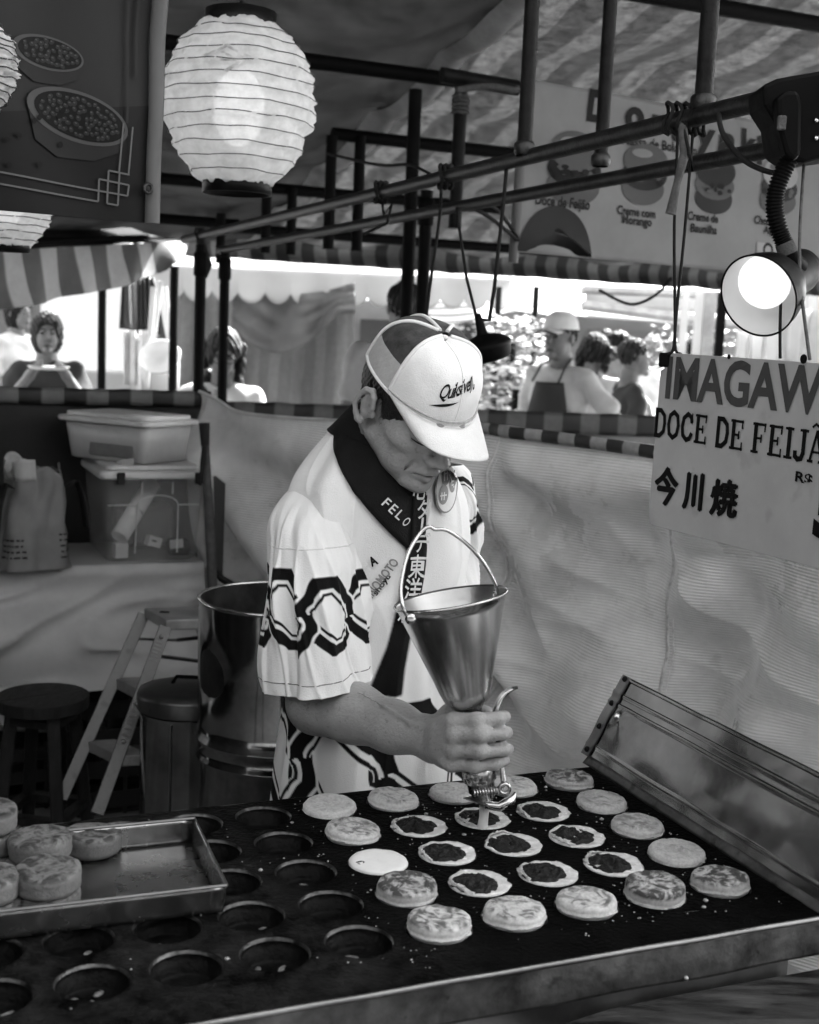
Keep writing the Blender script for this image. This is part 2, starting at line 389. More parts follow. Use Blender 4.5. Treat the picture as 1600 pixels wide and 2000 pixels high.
pt = PT(901, 178, 4.36); pipe(Vector((pt.x, pt.y, 1.93)), Vector((pt.x, pt.y, pt.z + 0.02)), 0.024, 'pipe_metal', 'upright')
for u, v, t, zb in ((648, 275, 5.08, 1.87), (704, 275, 5.08, 1.87), (521, 372, 5.82, 1.88), (571, 375, 5.82, 1.88), (432, 425, 6.2, 1.84)):
    pt = PT(u, v, t); pipe(Vector((pt.x, pt.y, zb)), Vector((pt.x, pt.y, pt.z + 0.02)), 0.023, 'pipe_black', 'upright')
# posts: slim lower pipe inside a wider sleeve
def post(u0, v0, s, r=0.0215, m='pipe_black', top=None):
    p = PS(u0, v0, s)
    o = pipe(Vector((p.x, p.y, 0)), Vector((p.x, p.y, top or p.z)), r, m, 'post')
    MB().lathe([(r * 0.9, 0), (r * 1.3, 0.005), (r * 1.3, 0.09), (r * 0.9, 0.095)], (p.x, p.y, (top or p.z) - 0.12), 12).build('socket', m, fr); return p
CP = post(393, 478, 1.16); post(440, 492, 1.40); post(834, 372, 1.75)
# knots and ties
def rope(name, pts, r, label, m='rope_dark', cat='rope', par=None, n=8, sub=6):
    P = [Vector(p) for p in pts]; out = []
    for i in range(len(P) - 1):
        p0, p1, p2, p3 = P[max(i - 1, 0)], P[i], P[i + 1], P[min(i + 2, len(P) - 1)]
        for k in range(sub):
            t = k / sub; out.append(0.5 * ((2 * p1) + (p2 - p0) * t + (2 * p0 - 5 * p1 + 4 * p2 - p3) * t * t + (3 * p1 - p0 - 3 * p2 + p3) * t ** 3))
    out.append(P[-1]); o = MB().tube(out, r, n).build(name, m, par)
    if label: tag(o, label, cat)
    return o
# ---- half-height walls
TW, ZW = 4.58, 1.297
mat('wall_vinyl_dark', 0.018, 0.5, var=0.25, scale=5, bump=0.2, bscale=60, trans=0.04)
wl = thing('tarp_wall', ST(0.3, TW, 0), 'dark vinyl half wall with checked hem behind the storage boxes', 'tarp wall')
SC = CP.dot(A2) - 0.035
MB().grid(lambda u, v: ST(-1.6 + (1.6 + SC) * u, TW + 0.02 + 0.012 * nz((u * 9, v * 3, 1)) + 0.006 * math.sin(u * 31), ZW - 0.03 - (ZW - 0.03) * v), 80, 30).build('sheet', 'wall_vinyl_dark', wl, solid=0.002)
MB().grid(lambda u, v: ST(-1.6 + (1.6 + SC) * u, TW - 0.015 - 0.006 * math.sin(v * PI) + 0.004 * nz((u * 50, 0, 1)), ZW + 0.003 - 0.056 * v + 0.004 * nz((u * 40, 3, 1))), 160, 5).build('checked_hem', 'trim_stripe', wl, solid=0.003)
MB().tube([ST(-1.6, TW, ZW - 0.012), ST(SC, TW, ZW - 0.012)], 0.012, 8).build('rail', 'pipe_worn', wl)
# far half wall on the other side of the passage
wl2 = thing('tarp_wall', ST(2, 5.0, 0), 'low far wall edged with dark and light checks beyond the vendor', 'tarp wall')
FWA, FWB = PY(440, 783, 6.0), PY(1300, 812, 6.3)
def fw_pt(u, z, off=0.0):
    p = FWA.lerp(FWB, -0.1 + 1.9 * u); return Vector((p.x, p.y + off, z if z is not None else p.z))
ztop = (FWA.z + FWB.z) / 2
striped('trim_far', 0.008, 0.10, 0.185, (1, 0, 0), 0.5, trans=0.1, wob=0.12, mottle=0.3)
mat('wall_vinyl_mid', 0.22, 0.5, var=0.25, scale=5, bump=0.2, bscale=60, trans=0.1)
MB().grid(lambda u, v: fw_pt(u, FWA.lerp(FWB, -0.1 + 1.9 * u).z - 0.105 * v + 0.005 * nz((u * 40, v * 2, 5)), -0.01 * math.sin(v * PI) - 0.01 * nz((u * 25, v, 2))), 160, 6).build('checked_hem', 'trim_far', wl2, solid=0.003)
MB().grid(lambda u, v: fw_pt(u, (FWA.lerp(FWB, -0.1 + 1.9 * u).z - 0.06) * (1 - v), 0.03 + 0.02 * nz((u * 9, v * 4, 5))), 80, 20).build('sheet', 'wall_vinyl_mid', wl2, solid=0.002)
# right side wall of ribbed vinyl, tied to the corner post and sagging
m = mat('ribbed_vinyl', 0.62, 0.30, var=0.30, scale=2.2, bump=0.12, bscale=40, trans=0.05, spec=0.5, speck=0.12, wave=(42, 'Z', 0.65))
E0 = Vector((CP.x, CP.y, 0)) ; E0.z = 1.30
EDGE = [(390, 762, 4.62), (455, 797, 4.46), (560, 812, 4.22), (690, 820, 3.96), (820, 824, 3.72), (950, 828, 3.54), (1080, 842, 3.38), (1270, 868, 3.17), (1420, 890, 2.98), (1620, 925, 2.75)]
EP = [PY(*e) for e in EDGE]; _last = EP[-1]; EP += [_last + Vector((0.42, -0.5, -0.02)), _last + Vector((0.9, -1.1, -0.03))]
def cr(P, x):
    n = len(P) - 1; x = max(0, min(n - 1e-6, x * n)); i = int(x); t = x - i
    p0, p1, p2, p3 = P[max(i - 1, 0)], P[i], P[i + 1], P[min(i + 2, n)]
    return 0.5 * ((2 * p1) + (p2 - p0) * t + (2 * p0 - 5 * p1 + 4 * p2 - p3) * t * t + (3 * p1 - p0 - 3 * p2 + p3) * t ** 3)
def side_pt(u, v, off=0.0):
    e = cr(EP, u); h = 0.05 + (e.z - 0.05) * (1 - v)
    nrm = Vector((-0.76, -0.65, 0))
    # swags pulled from the corner tie, slack horizontal rolls near the top, broad diagonal folds
    w = 0.09 * math.exp(-((v - 0.10) / 0.055) ** 2) * min(1, u * 9) * (0.75 + 0.5 * nz((u * 7, 0.3, 0)))
    w += 0.040 * math.sin((v * 9 - u * 16) + 1.4 * nz((u * 5, v * 3, 4))) * min(1, v * 6) * (0.4 + 0.6 * abs(nz((u * 4, v * 4, 9))))
    kr = min(1, max(0, (u - .5) / .1)); kl = min(1, max(0, (u - .33) / .06)) * (1 - kr)
    w += kl * .075 * math.sin(2 * PI * (v * 4.2 - u * 7.5) + 2.5 * nz((u * 9, v * 5, 7))) * min(1, v * 8) * (.35 + .9 * abs(nz((u * 11, v * 6, 3))))
    w += kr * .11 * math.sin(2 * PI * (v * 2.4 + u * 6.5) + 2.2 * nz((u * 8, v * 4, 17))) * min(1, v * 6) * (.3 + .9 * abs(nz((u * 7, v * 5, 13))))
    rg = 1 - abs(nz((u * 4 + v * 1.5, v * 6 - u * 9, 21))) * 2.4
    w += .020 * max(0, rg) ** 2 * min(1, v * 6) * min(1, u * 6)
    rg2 = 1 - abs(nz((u * 24 - v * 3, v * 6 + u * 9, 31))) * 3.5
    w += .0022 * max(0, rg2) ** 2 * min(1, v * 6) * min(1, u * 6)
    w += 0.06 * nz((u * 6 + v * 2.2, v * 2.6 - u * 2, 6)) + 0.012 * nz((u * 20 + v * 5, v * 9 - u * 6, 2))
    if u < 0.40:
        k = (0.40 - u) / 0.40
        s1 = min(1, max(0, v / .17)); s2 = min(1, max(0, (v - .22) / .38)); w += .11 * min(1, u * 9) * k ** .7 * (s1 * s1 * (3 - 2 * s1)) * (1 - s2 * s2 * (3 - 2 * s2))
        for j, sl in enumerate((0.75, 1.5, 2.6, 4.5)):
            ang = v - sl * u * 1.2
            w += 0.10 * k * math.exp(-(ang / (0.03 + 0.35 * u)) ** 2) * (1 if j % 2 else -0.8) * min(1, u * 16)
    return Vector((e.x, e.y, h)) + nrm * (w + off)
sw = thing('tarp_wall', ST(1.2, 2.4, 0), 'pale ribbed vinyl side wall sagging behind the vendor', 'tarp wall')
MB().grid(lambda u, v: side_pt(u, v), 380, 220).build('sheet', 'ribbed_vinyl', sw)
mat('vinyl_hem', 0.6, 0.4, var=0.15, scale=20, bump=0.2, trans=0.2)
MB().tube([side_pt(i / 120, 0.004, 0.004) for i in range(121)], 0.006, 6).build('hem_roll', 'vinyl_hem', sw)
striped('trim_side', 0.03, 0.36, 0.1, (0.7, -0.7, 0), 0.5, trans=0.1, wob=0.2, mottle=0.4)
U0 = 0.40
def hem_pt(u, v): 
    p = side_pt(U0 + (0.995 - U0) * u, 0.03, 0.006); e = cr(EP, U0 + (0.995 - U0) * u); return Vector((p.x, p.y, e.z + 0.003 - 0.032 * v)) + Vector((-0.76, -0.65, 0)) * (0.012 + 0.006 * math.sin(v * PI))
MB().grid(hem_pt, 160, 4).build('checked_hem', 'trim_side', sw, solid=0.002)
mat('seam', 0.62, 0.5, var=0.3, scale=60, bump=0.5, bscale=300)
for us, wob in ((0.475, 0.004), (0.672, 0.006)):
    pts = [side_pt(us + wob * math.sin(6 * k / 60) + 0.002 * nz((k * 0.2, us, 0)), 0.03 + 0.96 * k / 60, 0.003) for k in range(61)]
    MB().tube(pts, 0.0042, 5).build('seam', 'seam', sw)
    MB().tube([p + Vector((0.012, -0.013, 0)) for p in pts], 0.0015, 5).build('seam', 'seam', sw)
# ================================================================== griddle, cakes, tray
ZG = 0.8466; PT_ = 0.1
def MO(c, r, z=0.0): return ST(0.602 + 0.1 * c, 1.676 - 0.0985 * r, ZG + z)
mat('cast_iron', 0.002, 0.55, var=0.9, scale=22, bump=0.7, bscale=150, spec=0.02, speck=0.3, attr='worn', dark=0.016)
mat('iron_lip', 0.06, 0.35, metal=0.9, var=0.9, scale=50, bump=0.3)
_n = MATS['cast_iron'].node_tree; _at = [x for x in _n.nodes if x.type == 'ATTRIBUTE'][0]; _mixn = _at.outputs['Fac'].links[0].to_node
_t = _n.nodes.new('ShaderNodeTexCoord'); _no = _n.nodes.new('ShaderNodeTexNoise'); _no.inputs['Scale'].default_value = 13; _no.inputs['Detail'].default_value = 9; _no.inputs['Roughness'].default_value = .72; _n.links.new(_t.outputs['Object'], _no.inputs['Vector'])
_mr = _n.nodes.new('ShaderNodeMapRange'); _mr.inputs[1].default_value = .42; _mr.inputs[2].default_value = .66; _n.links.new(_no.outputs['Fac'], _mr.inputs[0])
_mu = _n.nodes.new('ShaderNodeMath'); _mu.operation = 'MULTIPLY'; _n.links.new(_at.outputs['Fac'], _mu.inputs[0]); _n.links.new(_mr.outputs[0], _mu.inputs[1]); _n.links.new(_mu.outputs[0], _mixn.inputs[0])
mat('iron_cup', 0.004, 0.40, var=0.6, scale=40, bump=0.5, bscale=120, spec=0.05)
mat('steel_sheet', 0.18, 0.36, metal=0.95, var=0.35, scale=9, bump=0.14, bscale=14, speck=0.25, stretch=(1, 1, 1))
mat('steel_grimy', 0.085, 0.45, metal=0.8, var=0.7, scale=16, bump=0.3, bscale=70, speck=0.6)
mat('steel_bright', 0.5, 0.22, metal=1.0, var=0.15, scale=9, bump=0.05, bscale=25)
mat('rivet', 0.3, 0.4, metal=1, var=0.3, scale=60, bump=0.1)
gr = thing('griddle', ST(0.6, 1.45, 0), 'black cast iron cake griddle with round moulds in a steel casing', 'griddle')
RH = 0.0385
def iron_z(x, y): return 0.0016 * nz((x * 30, y * 30, 0)) + 0.001 * nz((x * 90, y * 90, 4))
C0, C1 = -9, 4
def plate():
    m = MB(); n = 32
    for c in range(C0, C1 + 1):
        for r in range(5):
            o = MO(c, r); inn = []; lip = []; mid = []; out = []
            for j in range(n):
                a = 2 * PI * j / n; ca, sa = math.cos(a), math.sin(a); k = 1 / max(abs(ca), abs(sa))
                def P(x, y, z):
                    q = o + A2 * x + B2 * y; return Vector((q.x, q.y, q.z + z))
                inn.append(P(RH * ca, RH * sa, -0.003)); lip.append(P((RH + .0018) * ca, (RH + .0018) * sa, 0.0012))
                mr = RH + 0.006; mid.append(P(mr * ca, mr * sa, iron_z(o.x + mr * ca, o.y + mr * sa)))
                q = P(0.05 * k * ca, 0.04925 * k * sa, 0); q.z += iron_z(q.x, q.y); out.append(q)
            m.loft([inn, lip, mid, out], smooth=True)
    s0, s1 = 0.602 + 0.1 * C0 - 0.05, 0.602 + 0.1 * C1 + 0.05; t0, t1 = 1.676 - .0985 * 4 - .04925, 1.676 + .04925
    for (a, b, c, d) in ((s0, 1.075, t1, 1.735), (s1, 1.075, t0, t1), (s0, 1.075, 1.165, t0)):
        m.grid(lambda u, v: (lambda q: Vector((q.x, q.y, ZG + iron_z(q.x, q.y))))(ST(a + (b - a) * u, c + (d - c) * v)), max(3, int((b - a) / .02)), max(3, int((d - c) / .02)))
    # rim downwards
    for (p, q) in ((ST(s0, 1.735), ST(1.075, 1.735)), (ST(1.075, 1.735), ST(1.075, 1.165)), (ST(1.075, 1.165), ST(s0, 1.165))):
        m.grid(lambda u, v: (lambda w: Vector((w.x, w.y, ZG + iron_z(w.x, w.y) - 0.03 * v)))(p.lerp(q, u)), 60, 2)
    return m
po = plate().build('plate', 'cast_iron', gr, fix=False)
mat('cast_iron_worn', 0.013, 0.6, var=0.98, scale=16, bump=0.9, bscale=130, spec=0.10, speck=0.55); mat('iron_lip', 0.06, 0.35, metal=0.9, var=0.9, scale=50, bump=0.3)
po.data.materials.append(MATS['iron_lip'])
_v = verts(po.data); _w = []
for c_ in _v:
    q_ = c_[0] * A2.x + c_[1] * A2.y + .10 * nz((c_[0] * 6, c_[1] * 6, 2)) - .25 * (1.45 - (c_[0] * B2.x + c_[1] * B2.y)); _w.append(max(0.0, min(1.0, (.58 - q_) / .16)))
setattr_mask(po.data, 'worn', _w)
for f_ in po.data.polygons:
    c_ = f_.center; cc_ = (c_.dot(A2) - .602) / .1; rr_ = (1.676 - c_.dot(B2)) / .0985; d_ = math.hypot((cc_ - round(cc_)) * .1, (rr_ - round(rr_)) * .0985)
    if d_ < RH + .0012 and c_.z > ZG - .0015 and -.5 < rr_ < 4.5 and cc_ < 4.5: f_.material_index = 1
cupm = MB().lathe([(RH, -0.003), (RH - 0.0005, -0.010), (RH - .002, -0.0105), (RH - .003, -0.023), (RH - .006, -0.0255), (0.02, -0.026), (0.0005, -0.0262)], (0, 0, 0), 28).mesh('mould')
cupm.materials.append(MATS['iron_cup'])
bm = bmesh.new(); bm.from_mesh(cupm); bmesh.ops.recalc_face_normals(bm, faces=bm.faces); bmesh.ops.reverse_faces(bm, faces=bm.faces); bm.to_mesh(cupm); bm.free()
for c in range(C0, C1 + 1):
    for r in range(5):
        o = bpy.data.objects.new('mould', cupm); COL.objects.link(o); o.location = MO(c, r); o.rotation_euler.z = random.random() * 6
        o.parent = gr; o.matrix_parent_inverse = wm(gr).inverted()
# steel casing: skirt with rolled lip, lower panel, rivets
def sheet(p, q, z0, z1, name, m, lip=0.0, off=0.0, out=Vector((0, 0, 0)), n=80, dent=0.002, par=None):
    def f(u, v):
        w = p.lerp(q, u); z = z1 + (z0 - z1) * v
        return Vector((w.x, w.y, z)) + out * (off + dent * nz((u * 12, z * 20, 1)) + lip * max(0, 1 - v * 12))
    return MB().grid(f, n, 14).build(name, m, par or gr, solid=0.0025)
FR = -B2; RT = A2
sheet(ST(-0.4, 1.153), ST(1.082, 1.153), ZG - 0.040, ZG + 0.008, 'front_skirt', 'steel_grimy', out=FR, dent=0.004)
MB().tube([ST(-0.4 + 1.482 * i / 60, 1.151, ZG + 0.009 + 0.001 * nz((i * .3, 0, 0))) for i in range(61)], 0.0034, 8).build('front_lip', 'steel_sheet', gr)
sheet(ST(-0.4, 1.164), ST(1.02, 1.164), ZG - 0.135, ZG - 0.036, 'front_panel', 'steel_sheet', out=FR, dent=0.002)
mat('dark_gap', 0.004, 0.8, var=0.4, scale=20, bump=0.2)
MB().box(ST(0.33, 1.45, ZG - 0.19), (1.42, 0.5, 0.12), Matrix((A2, B2, Vector((0, 0, 1)))).transposed()).build('burner_box', 'dark_gap', gr, bevel=0.005)
for s in (-0.1, 0.18, 0.47, 0.86): MB().ell(ST(s, 1.149, ZG - 0.036), (0.0035, 0.0035, 0.0035), 10, 6).build('rivet', 'rivet', gr)
for s in (0.28, 0.63, 0.99): MB().ell(ST(s, 1.173, ZG - 0.075), (0.004, 0.004, 0.004), 10, 6).build('rivet', 'rivet', gr)
MB().grid(lambda u, v: ST(-0.4 + 1.48 * u, 1.737, ZG - 0.09 * v - 0.001), 30, 3).build('back_skirt', 'steel_grimy', gr, solid=0.002)
for k, (s, t) in enumerate(((-0.3, 1.25), (1.0, 1.25), (-0.3, 1.68), (1.0, 1.68))): MB().tube([ST(s, t, 0), ST(s, t, ZG - 0.2)], 0.018, 10).build('leg', 'pipe_metal', gr)
# raised splash guard on the right, leaning out, with pressed beads and riveted end strip
LB0, LB1 = ST(1.078, 1.745, ZG + 0.012), ST(1.083, 1.155, ZG + 0.006)
TOPL = PY(1232, 1330, 2.02); 
lean = (TOPL - LB0); 
sg = thing('splash_guard', ST(1.08, 1.45, ZG - 0.03), 'bent steel splash guard with oil spatter leaning along the right griddle edge', 'splash guard')
mat('guard_steel', 0.24, 0.15, metal=1.0, var=0.35, scale=7, bump=0.09, bscale=16, speck=0.45)
# profile across the guard: (along lean, out of plane)
def guard(u, v):
    p = LB0.lerp(LB1, u); n_ = Vector((-0.6, 0.1, 0.75)); d = 0.0
    for c_, w_, h_ in ((0.80, 0.016, 0.003), (0.69, 0.016, 0.003), (0.14, 0.012, 0.002)):
        d += h_ * math.exp(-((v - c_) / w_) ** 2)
    d += 0.0028 * nz((u * 5, v * 3, 0)) + 0.006 * math.exp(-((u - .06) / .03) ** 2 - ((v - .55) / .12) ** 2)
    return p + lean * v + n_ * d
MB().grid(guard, 90, 110).build('panel', 'guard_steel', sg, solid=0.0015)
MB().tube([guard(i / 40, 1.0) for i in range(41)], 0.004, 8).build('top_roll', 'guard_steel', sg)
def strip(a, b, v0, v1, off=0.004): return MB().grid(lambda x, y: guard(a + (b - a) * x, v0 + (v1 - v0) * y) + Vector((-0.6, 0.1, 0.75)) * off, 6, 40)
strip(-0.035, 0.004, 0.0, 1.02, 0.003).build('end_strip', 'steel_sheet', sg, solid=0.003)
for v in (0.06, 0.36, 0.66, 0.97): MB().ell(guard(-0.012, v) + Vector((-0.6, 0.1, 0.75)) * 0.006, (0.005,) * 3, 8, 5).build('rivet', 'dark_gap', sg)
MB().grid(lambda x, y: guard(x, -0.10 + 0.12 * y) + Vector((-0.6, 0.1, 0.75)) * (0.006 - 0.004 * y), 40, 4).build('foot_flange', 'steel_grimy', sg, solid=0.002)
strip(0.99, 1.0, 0.0, 1.0, 0.004).build('end_strip', 'steel_sheet', sg, solid=0.003)
# ---- cakes
def cake_mat(name, pale, brown, seed, amt):
    m = bpy.data.materials.new(name); m.use_nodes = True; MATS[name] = m
    n = m.node_tree.nodes; L = m.node_tree.links; b = n['Principled BSDF']; b.inputs['Roughness'].default_value = 0.62
    tc = n.new('ShaderNodeTexCoord'); oi = n.new('ShaderNodeObjectInfo')
    add = n.new('ShaderNodeVectorMath'); add.operation = 'MULTIPLY_ADD'; L.new(oi.outputs['Random'], add.inputs[0]); add.inputs[1].default_value = (40, 23, 31); L.new(tc.outputs['Object'], add.inputs[2])
    big = n.new('ShaderNodeTexNoise'); big.inputs['Scale'].default_value = 34; big.inputs['Detail'].default_value = 6; big.inputs['Distortion'].default_value = 2.2; big.inputs['Roughness'].default_value = .6
    vor = n.new('ShaderNodeTexVoronoi'); vor.inputs['Scale'].default_value = 130; vor.feature = 'SMOOTH_F1'
    L.new(add.outputs[0], big.inputs['Vector']); L.new(add.outputs[0], vor.inputs['Vector'])
    # brown only where the top touched the iron: height in object space
    sx = n.new('ShaderNodeSeparateXYZ'); L.new(tc.outputs['Object'], sx.inputs[0])
    hz = n.new('ShaderNodeMapRange'); hz.inputs[1].default_value = 0.0095; hz.inputs[2].default_value = 0.0135; L.new(sx.outputs['Z'], hz.inputs[0])
    mm = n.new('ShaderNodeMath'); mm.operation = 'MULTIPLY_ADD'; L.new(vor.outputs['Distance'], mm.inputs[0]); mm.inputs[1].default_value = -0.20; L.new(big.outputs['Fac'], mm.inputs[2])
    br = n.new('ShaderNodeMapRange'); br.inputs[1].default_value = 0.44 - amt; br.inputs[2].default_value = 0.60 - amt; L.new(mm.outputs[0], br.inputs[0])
    mu = n.new('ShaderNodeMath'); mu.operation = 'MULTIPLY'; L.new(hz.outputs[0], mu.inputs[0]); L.new(br.outputs[0], mu.inputs[1])
    mx = n.new('ShaderNodeMix'); mx.data_type = 'FLOAT'; L.new(mu.outputs[0], mx.inputs[0]); mx.inputs[2].default_value = pale; mx.inputs[3].default_value = brown
    fi = n.new('ShaderNodeTexNoise'); fi.inputs['Scale'].default_value = 260; fi.inputs['Detail'].default_value = 3; L.new(add.outputs[0], fi.inputs['Vector'])
    fr_ = n.new('ShaderNodeMapRange'); fr_.inputs[1].default_value = 0.35; fr_.inputs[2].default_value = 0.6; fr_.inputs[3].default_value = 0.84; fr_.inputs[4].default_value = 1.05; L.new(fi.outputs['Fac'], fr_.inputs[0])
    m2 = n.new('ShaderNodeMath'); m2.operation = 'MULTIPLY'; L.new(mx.outputs[0], m2.inputs[0]); L.new(fr_.outputs[0], m2.inputs[1])
    L.new(m2.outputs[0], b.inputs['Base Color'])
    bp = n.new('ShaderNodeBump'); bp.inputs['Strength'].default_value = 0.5; bp.inputs['Distance'].default_value = 0.003
    L.new(mm.outputs[0], bp.inputs['Height']); b2 = n.new('ShaderNodeBump'); b2.inputs['Strength'].default_value = 0.3; b2.inputs['Distance'].default_value = 0.001
    L.new(fi.outputs['Fac'], b2.inputs['Height']); L.new(bp.outputs[0], b2.inputs['Normal']); L.new(b2.outputs[0], b.inputs['Normal'])
    b.inputs['Subsurface Weight'].default_value = 0.08; b.inputs['Subsurface Radius'].default_value = (0.004,) * 3
    return m
cake_mat('cake_light', 0.46, 0.085, 1, 0.09); cake_mat('cake_brown', 0.36, 0.035, 2, 0.13); cake_mat('cake_tray', 0.13, 0.02, 3, 0.09)
mat('batter', 0.62, 0.35, var=0.06, scale=60, bump=0.1, bscale=80)
mat('bean_paste', 0.010, 0.5, var=0.6, scale=90, bump=1.0, bscale=190)
mat('batter_wet', 0.55, 0.25, var=0.22, scale=70, bump=0.3, bscale=130, spec=0.5)
mat('batter_crust', 0.45, 0.5, var=0.35, scale=90, bump=0.6, bscale=240, speck=0.35)
def cake_mesh(seed, lo=-0.006, hi=0.0125, r=0.0378, seam=False):
    R = random.Random(seed); ox = R.random() * 50; prof = []
    pr = [(0.9, lo), (0.985, lo + 0.003)] + ([] if seam else [(1.0, -.0005), (1.035, .0010), (1.012, .0022)]) + ([(1.0, lo * 0.4), (0.985, 0.0), (1.0, hi * .35)] if seam else [(1.0, 0.001), (1.012, 0.006)]) + [(0.995, hi - 0.004), (0.955, hi - 0.0012), (0.88, hi), (0.72, hi + 0.0012), (0.5, hi + 0.0002), (0.3, hi + 0.001), (0.12, hi + .0014), (0.004, hi + 0.0015)]
    n = 40; rings = []
    for k, z in pr:
        rg = []
        for j in range(n):
            a = 2 * PI * j / n; w = 1 + 0.034 * nz((ox + 1.3 * math.cos(a), 1.3 * math.sin(a), z * 30)) + 0.016 * nz((ox + 5 * math.cos(a), 5 * math.sin(a), z * 60)) + (.09 * nz((ox + 4 * math.cos(a), 4 * math.sin(a), 5)) if k > 1.03 else 0)
            dz = 0.0016 * nz((ox + 2.2 * k * math.cos(a) * 1.5, 2.2 * k * math.sin(a) * 1.5, 1)) + 0.0008 * nz((ox + 9 * k * math.cos(a), 9 * k * math.sin(a), 1))
            rg.append(Vector((r * k * w * math.cos(a), r * k * w * math.sin(a), z + (dz if z > 0 else 0))))
        rings.append(rg)
    return MB().loft(rings, cap=False)
ROWN = ['back row', 'second row from the back', 'middle row', 'second row from the front', 'front row']
COLN = ['leftmost', 'second from the left', 'third from the left', 'fourth from the left', 'rightmost']
WHOLE = [(0, c) for c in range(5)] + [(1, 0), (1, 4), (2, 4), (3, 0), (3, 4)] + [(4, c) for c in range(5)]
for i, (r, c) in enumerate(WHOLE):
    hi = 0.0122 + random.uniform(-0.003, 0.004) + (0.003 if r == 4 else 0)
    o = cake_mesh(i, hi=hi, r=0.0372 + 0.0006 * random.random()).build('imagawayaki_cake', 'cake_brown' if (c == 4 or (r, c) in ((4, 3), (3, 0))) else 'cake_light')
    o.location = MO(c, r, 0.0015); o.rotation_euler = (random.uniform(-.05, .05), random.uniform(-.05, .05), random.random() * 6)
    tag(o, 'browned round cake risen in its mould, %s of the griddle, %s' % (ROWN[r], COLN[c]), 'cake', 'cakes baking in the griddle')
FILLED = [(1, 1), (1, 2), (1, 3), (2, 1), (2, 2), (2, 3), (3, 1), (3, 2), (3, 3)]
for i, (r, c) in enumerate(FILLED):
    R = random.Random(100 + i); o = thing('filled_cake', MO(c, r, 0), 'open cake half filled with dark bean paste, %s, %s of three' % (ROWN[r], ['left', 'middle', 'right'][c - 1]), 'cake', 'open cakes filled with bean paste')
    ox = R.random() * 40; n = 48
    def ring(k0, z0, wob, s=3.0):
        rg = []
        for j in range(n):
            a = 2 * PI * j / n; w = 1 + wob * (nz((ox + s * math.cos(a), s * math.sin(a), z0 * 40)) + 0.6 * nz((ox + 2.6 * s * math.cos(a), 2.6 * s * math.sin(a), 5)))
            rg.append(o.location + Vector((0.0385 * k0 * w * math.cos(a), 0.0385 * k0 * w * math.sin(a), z0 + 0.0022 * nz((ox + 3 * math.cos(a), 3 * math.sin(a), 9)))))
        return rg
    MB().loft([ring(0.97, -0.012, 0), ring(0.995, -0.001, 0.0), ring(1.03, 0.0022, 0.10), ring(0.98, 0.0034, 0.06), ring(0.85, 0.0030, 0.05), ring(0.5, 0.0022, 0), ring(0.02, 0.002, 0)]).build('batter_ring', 'batter_wet', o)
    sh = -A2 * R.uniform(.0045, .0075) + B2 * R.uniform(-.002, .002)
    def paste(u, v):
        a = 2 * PI * u; k = 0.80 * v * (1 + .10 * nz((ox + 2.5 * math.cos(a), 2.5 * math.sin(a), 2)) + .05 * nz((ox + 7 * math.cos(a), 7 * math.sin(a), 2))); x, y = k * math.cos(a), k * math.sin(a)
        edge = max(0, 1 - v ** 4); hgt = edge * (0.0045 + .007 * nz((ox + x * 1.6, y * 1.6, 3)) + 0.0045 * nz((ox + x * 4.5, y * 4.5, 1)) + 0.0022 * nz((ox + x * 13, y * 13, 1)))
        return o.location + sh + Vector((0.0385 * x, 0.0385 * y, 0.0026 + max(-.001, hgt)))
    MB().grid(paste, 64, 28).build('bean_paste', 'bean_paste', o)
    # torn frill of overflowed batter on one side
    a0 = R.uniform(1.8, 3.9)
    def frill(u, v):
        a = a0 + 1.5 * (u - .5); rr = 0.0385 * (0.90 + (0.06 + .12 * abs(nz((ox + u * 4, 3, 2)))) * v + 0.05 * nz((ox + u * 9, v * 4, 2)))
        return o.location + Vector((rr * math.cos(a), rr * math.sin(a), 0.004 + 0.004 * math.sin(PI * u) * (1 + nz((u * 12, ox, v * 3))) - 0.002 * v))
    MB().grid(frill, 24, 6).build('batter_frill', 'batter_crust', o, solid=0.0015)
bt = thing('poured_cake', MO(0, 2, 0), 'mould just filled with pale wet batter at the left of the middle row', 'cake')
n = 48
def bring(k, z, wob=0.0): return [bt.location + Vector((0.0385 * k * (1 + wob * nz((3 * math.cos(2 * PI * j / n), 3 * math.sin(2 * PI * j / n), 7))) * math.cos(2 * PI * j / n), 0.0385 * k * (1 + wob * nz((3 * math.cos(2 * PI * j / n), 3 * math.sin(2 * PI * j / n), 7))) * math.sin(2 * PI * j / n), z + 0.0006 * nz((4 * k * math.cos(2 * PI * j / n), 4 * k * math.sin(2 * PI * j / n), 1)))) for j in range(n)]
MB().loft([bring(0.98, -0.01), bring(1.02, 0.0022, .04), bring(0.97, 0.0042, 0.02), bring(0.8, 0.0046), bring(0.4, 0.0048), bring(0.01, 0.005)]).build('batter', 'batter', bt)
for k_, (x_, y_, a_, b_) in enumerate(((-.026, .002, .006, .0022), (-.021, -.001, .004, .0014), (-.029, -.004, .003, .0012))): MB().ell(bt.location + A2 * x_ + B2 * y_ + Vector((0, 0, .0045)), (a_, b_, .0009), 12, 5, Matrix.Rotation(.6 + k_, 3, 'Z')).build('bean_smear', 'bean_paste', bt)
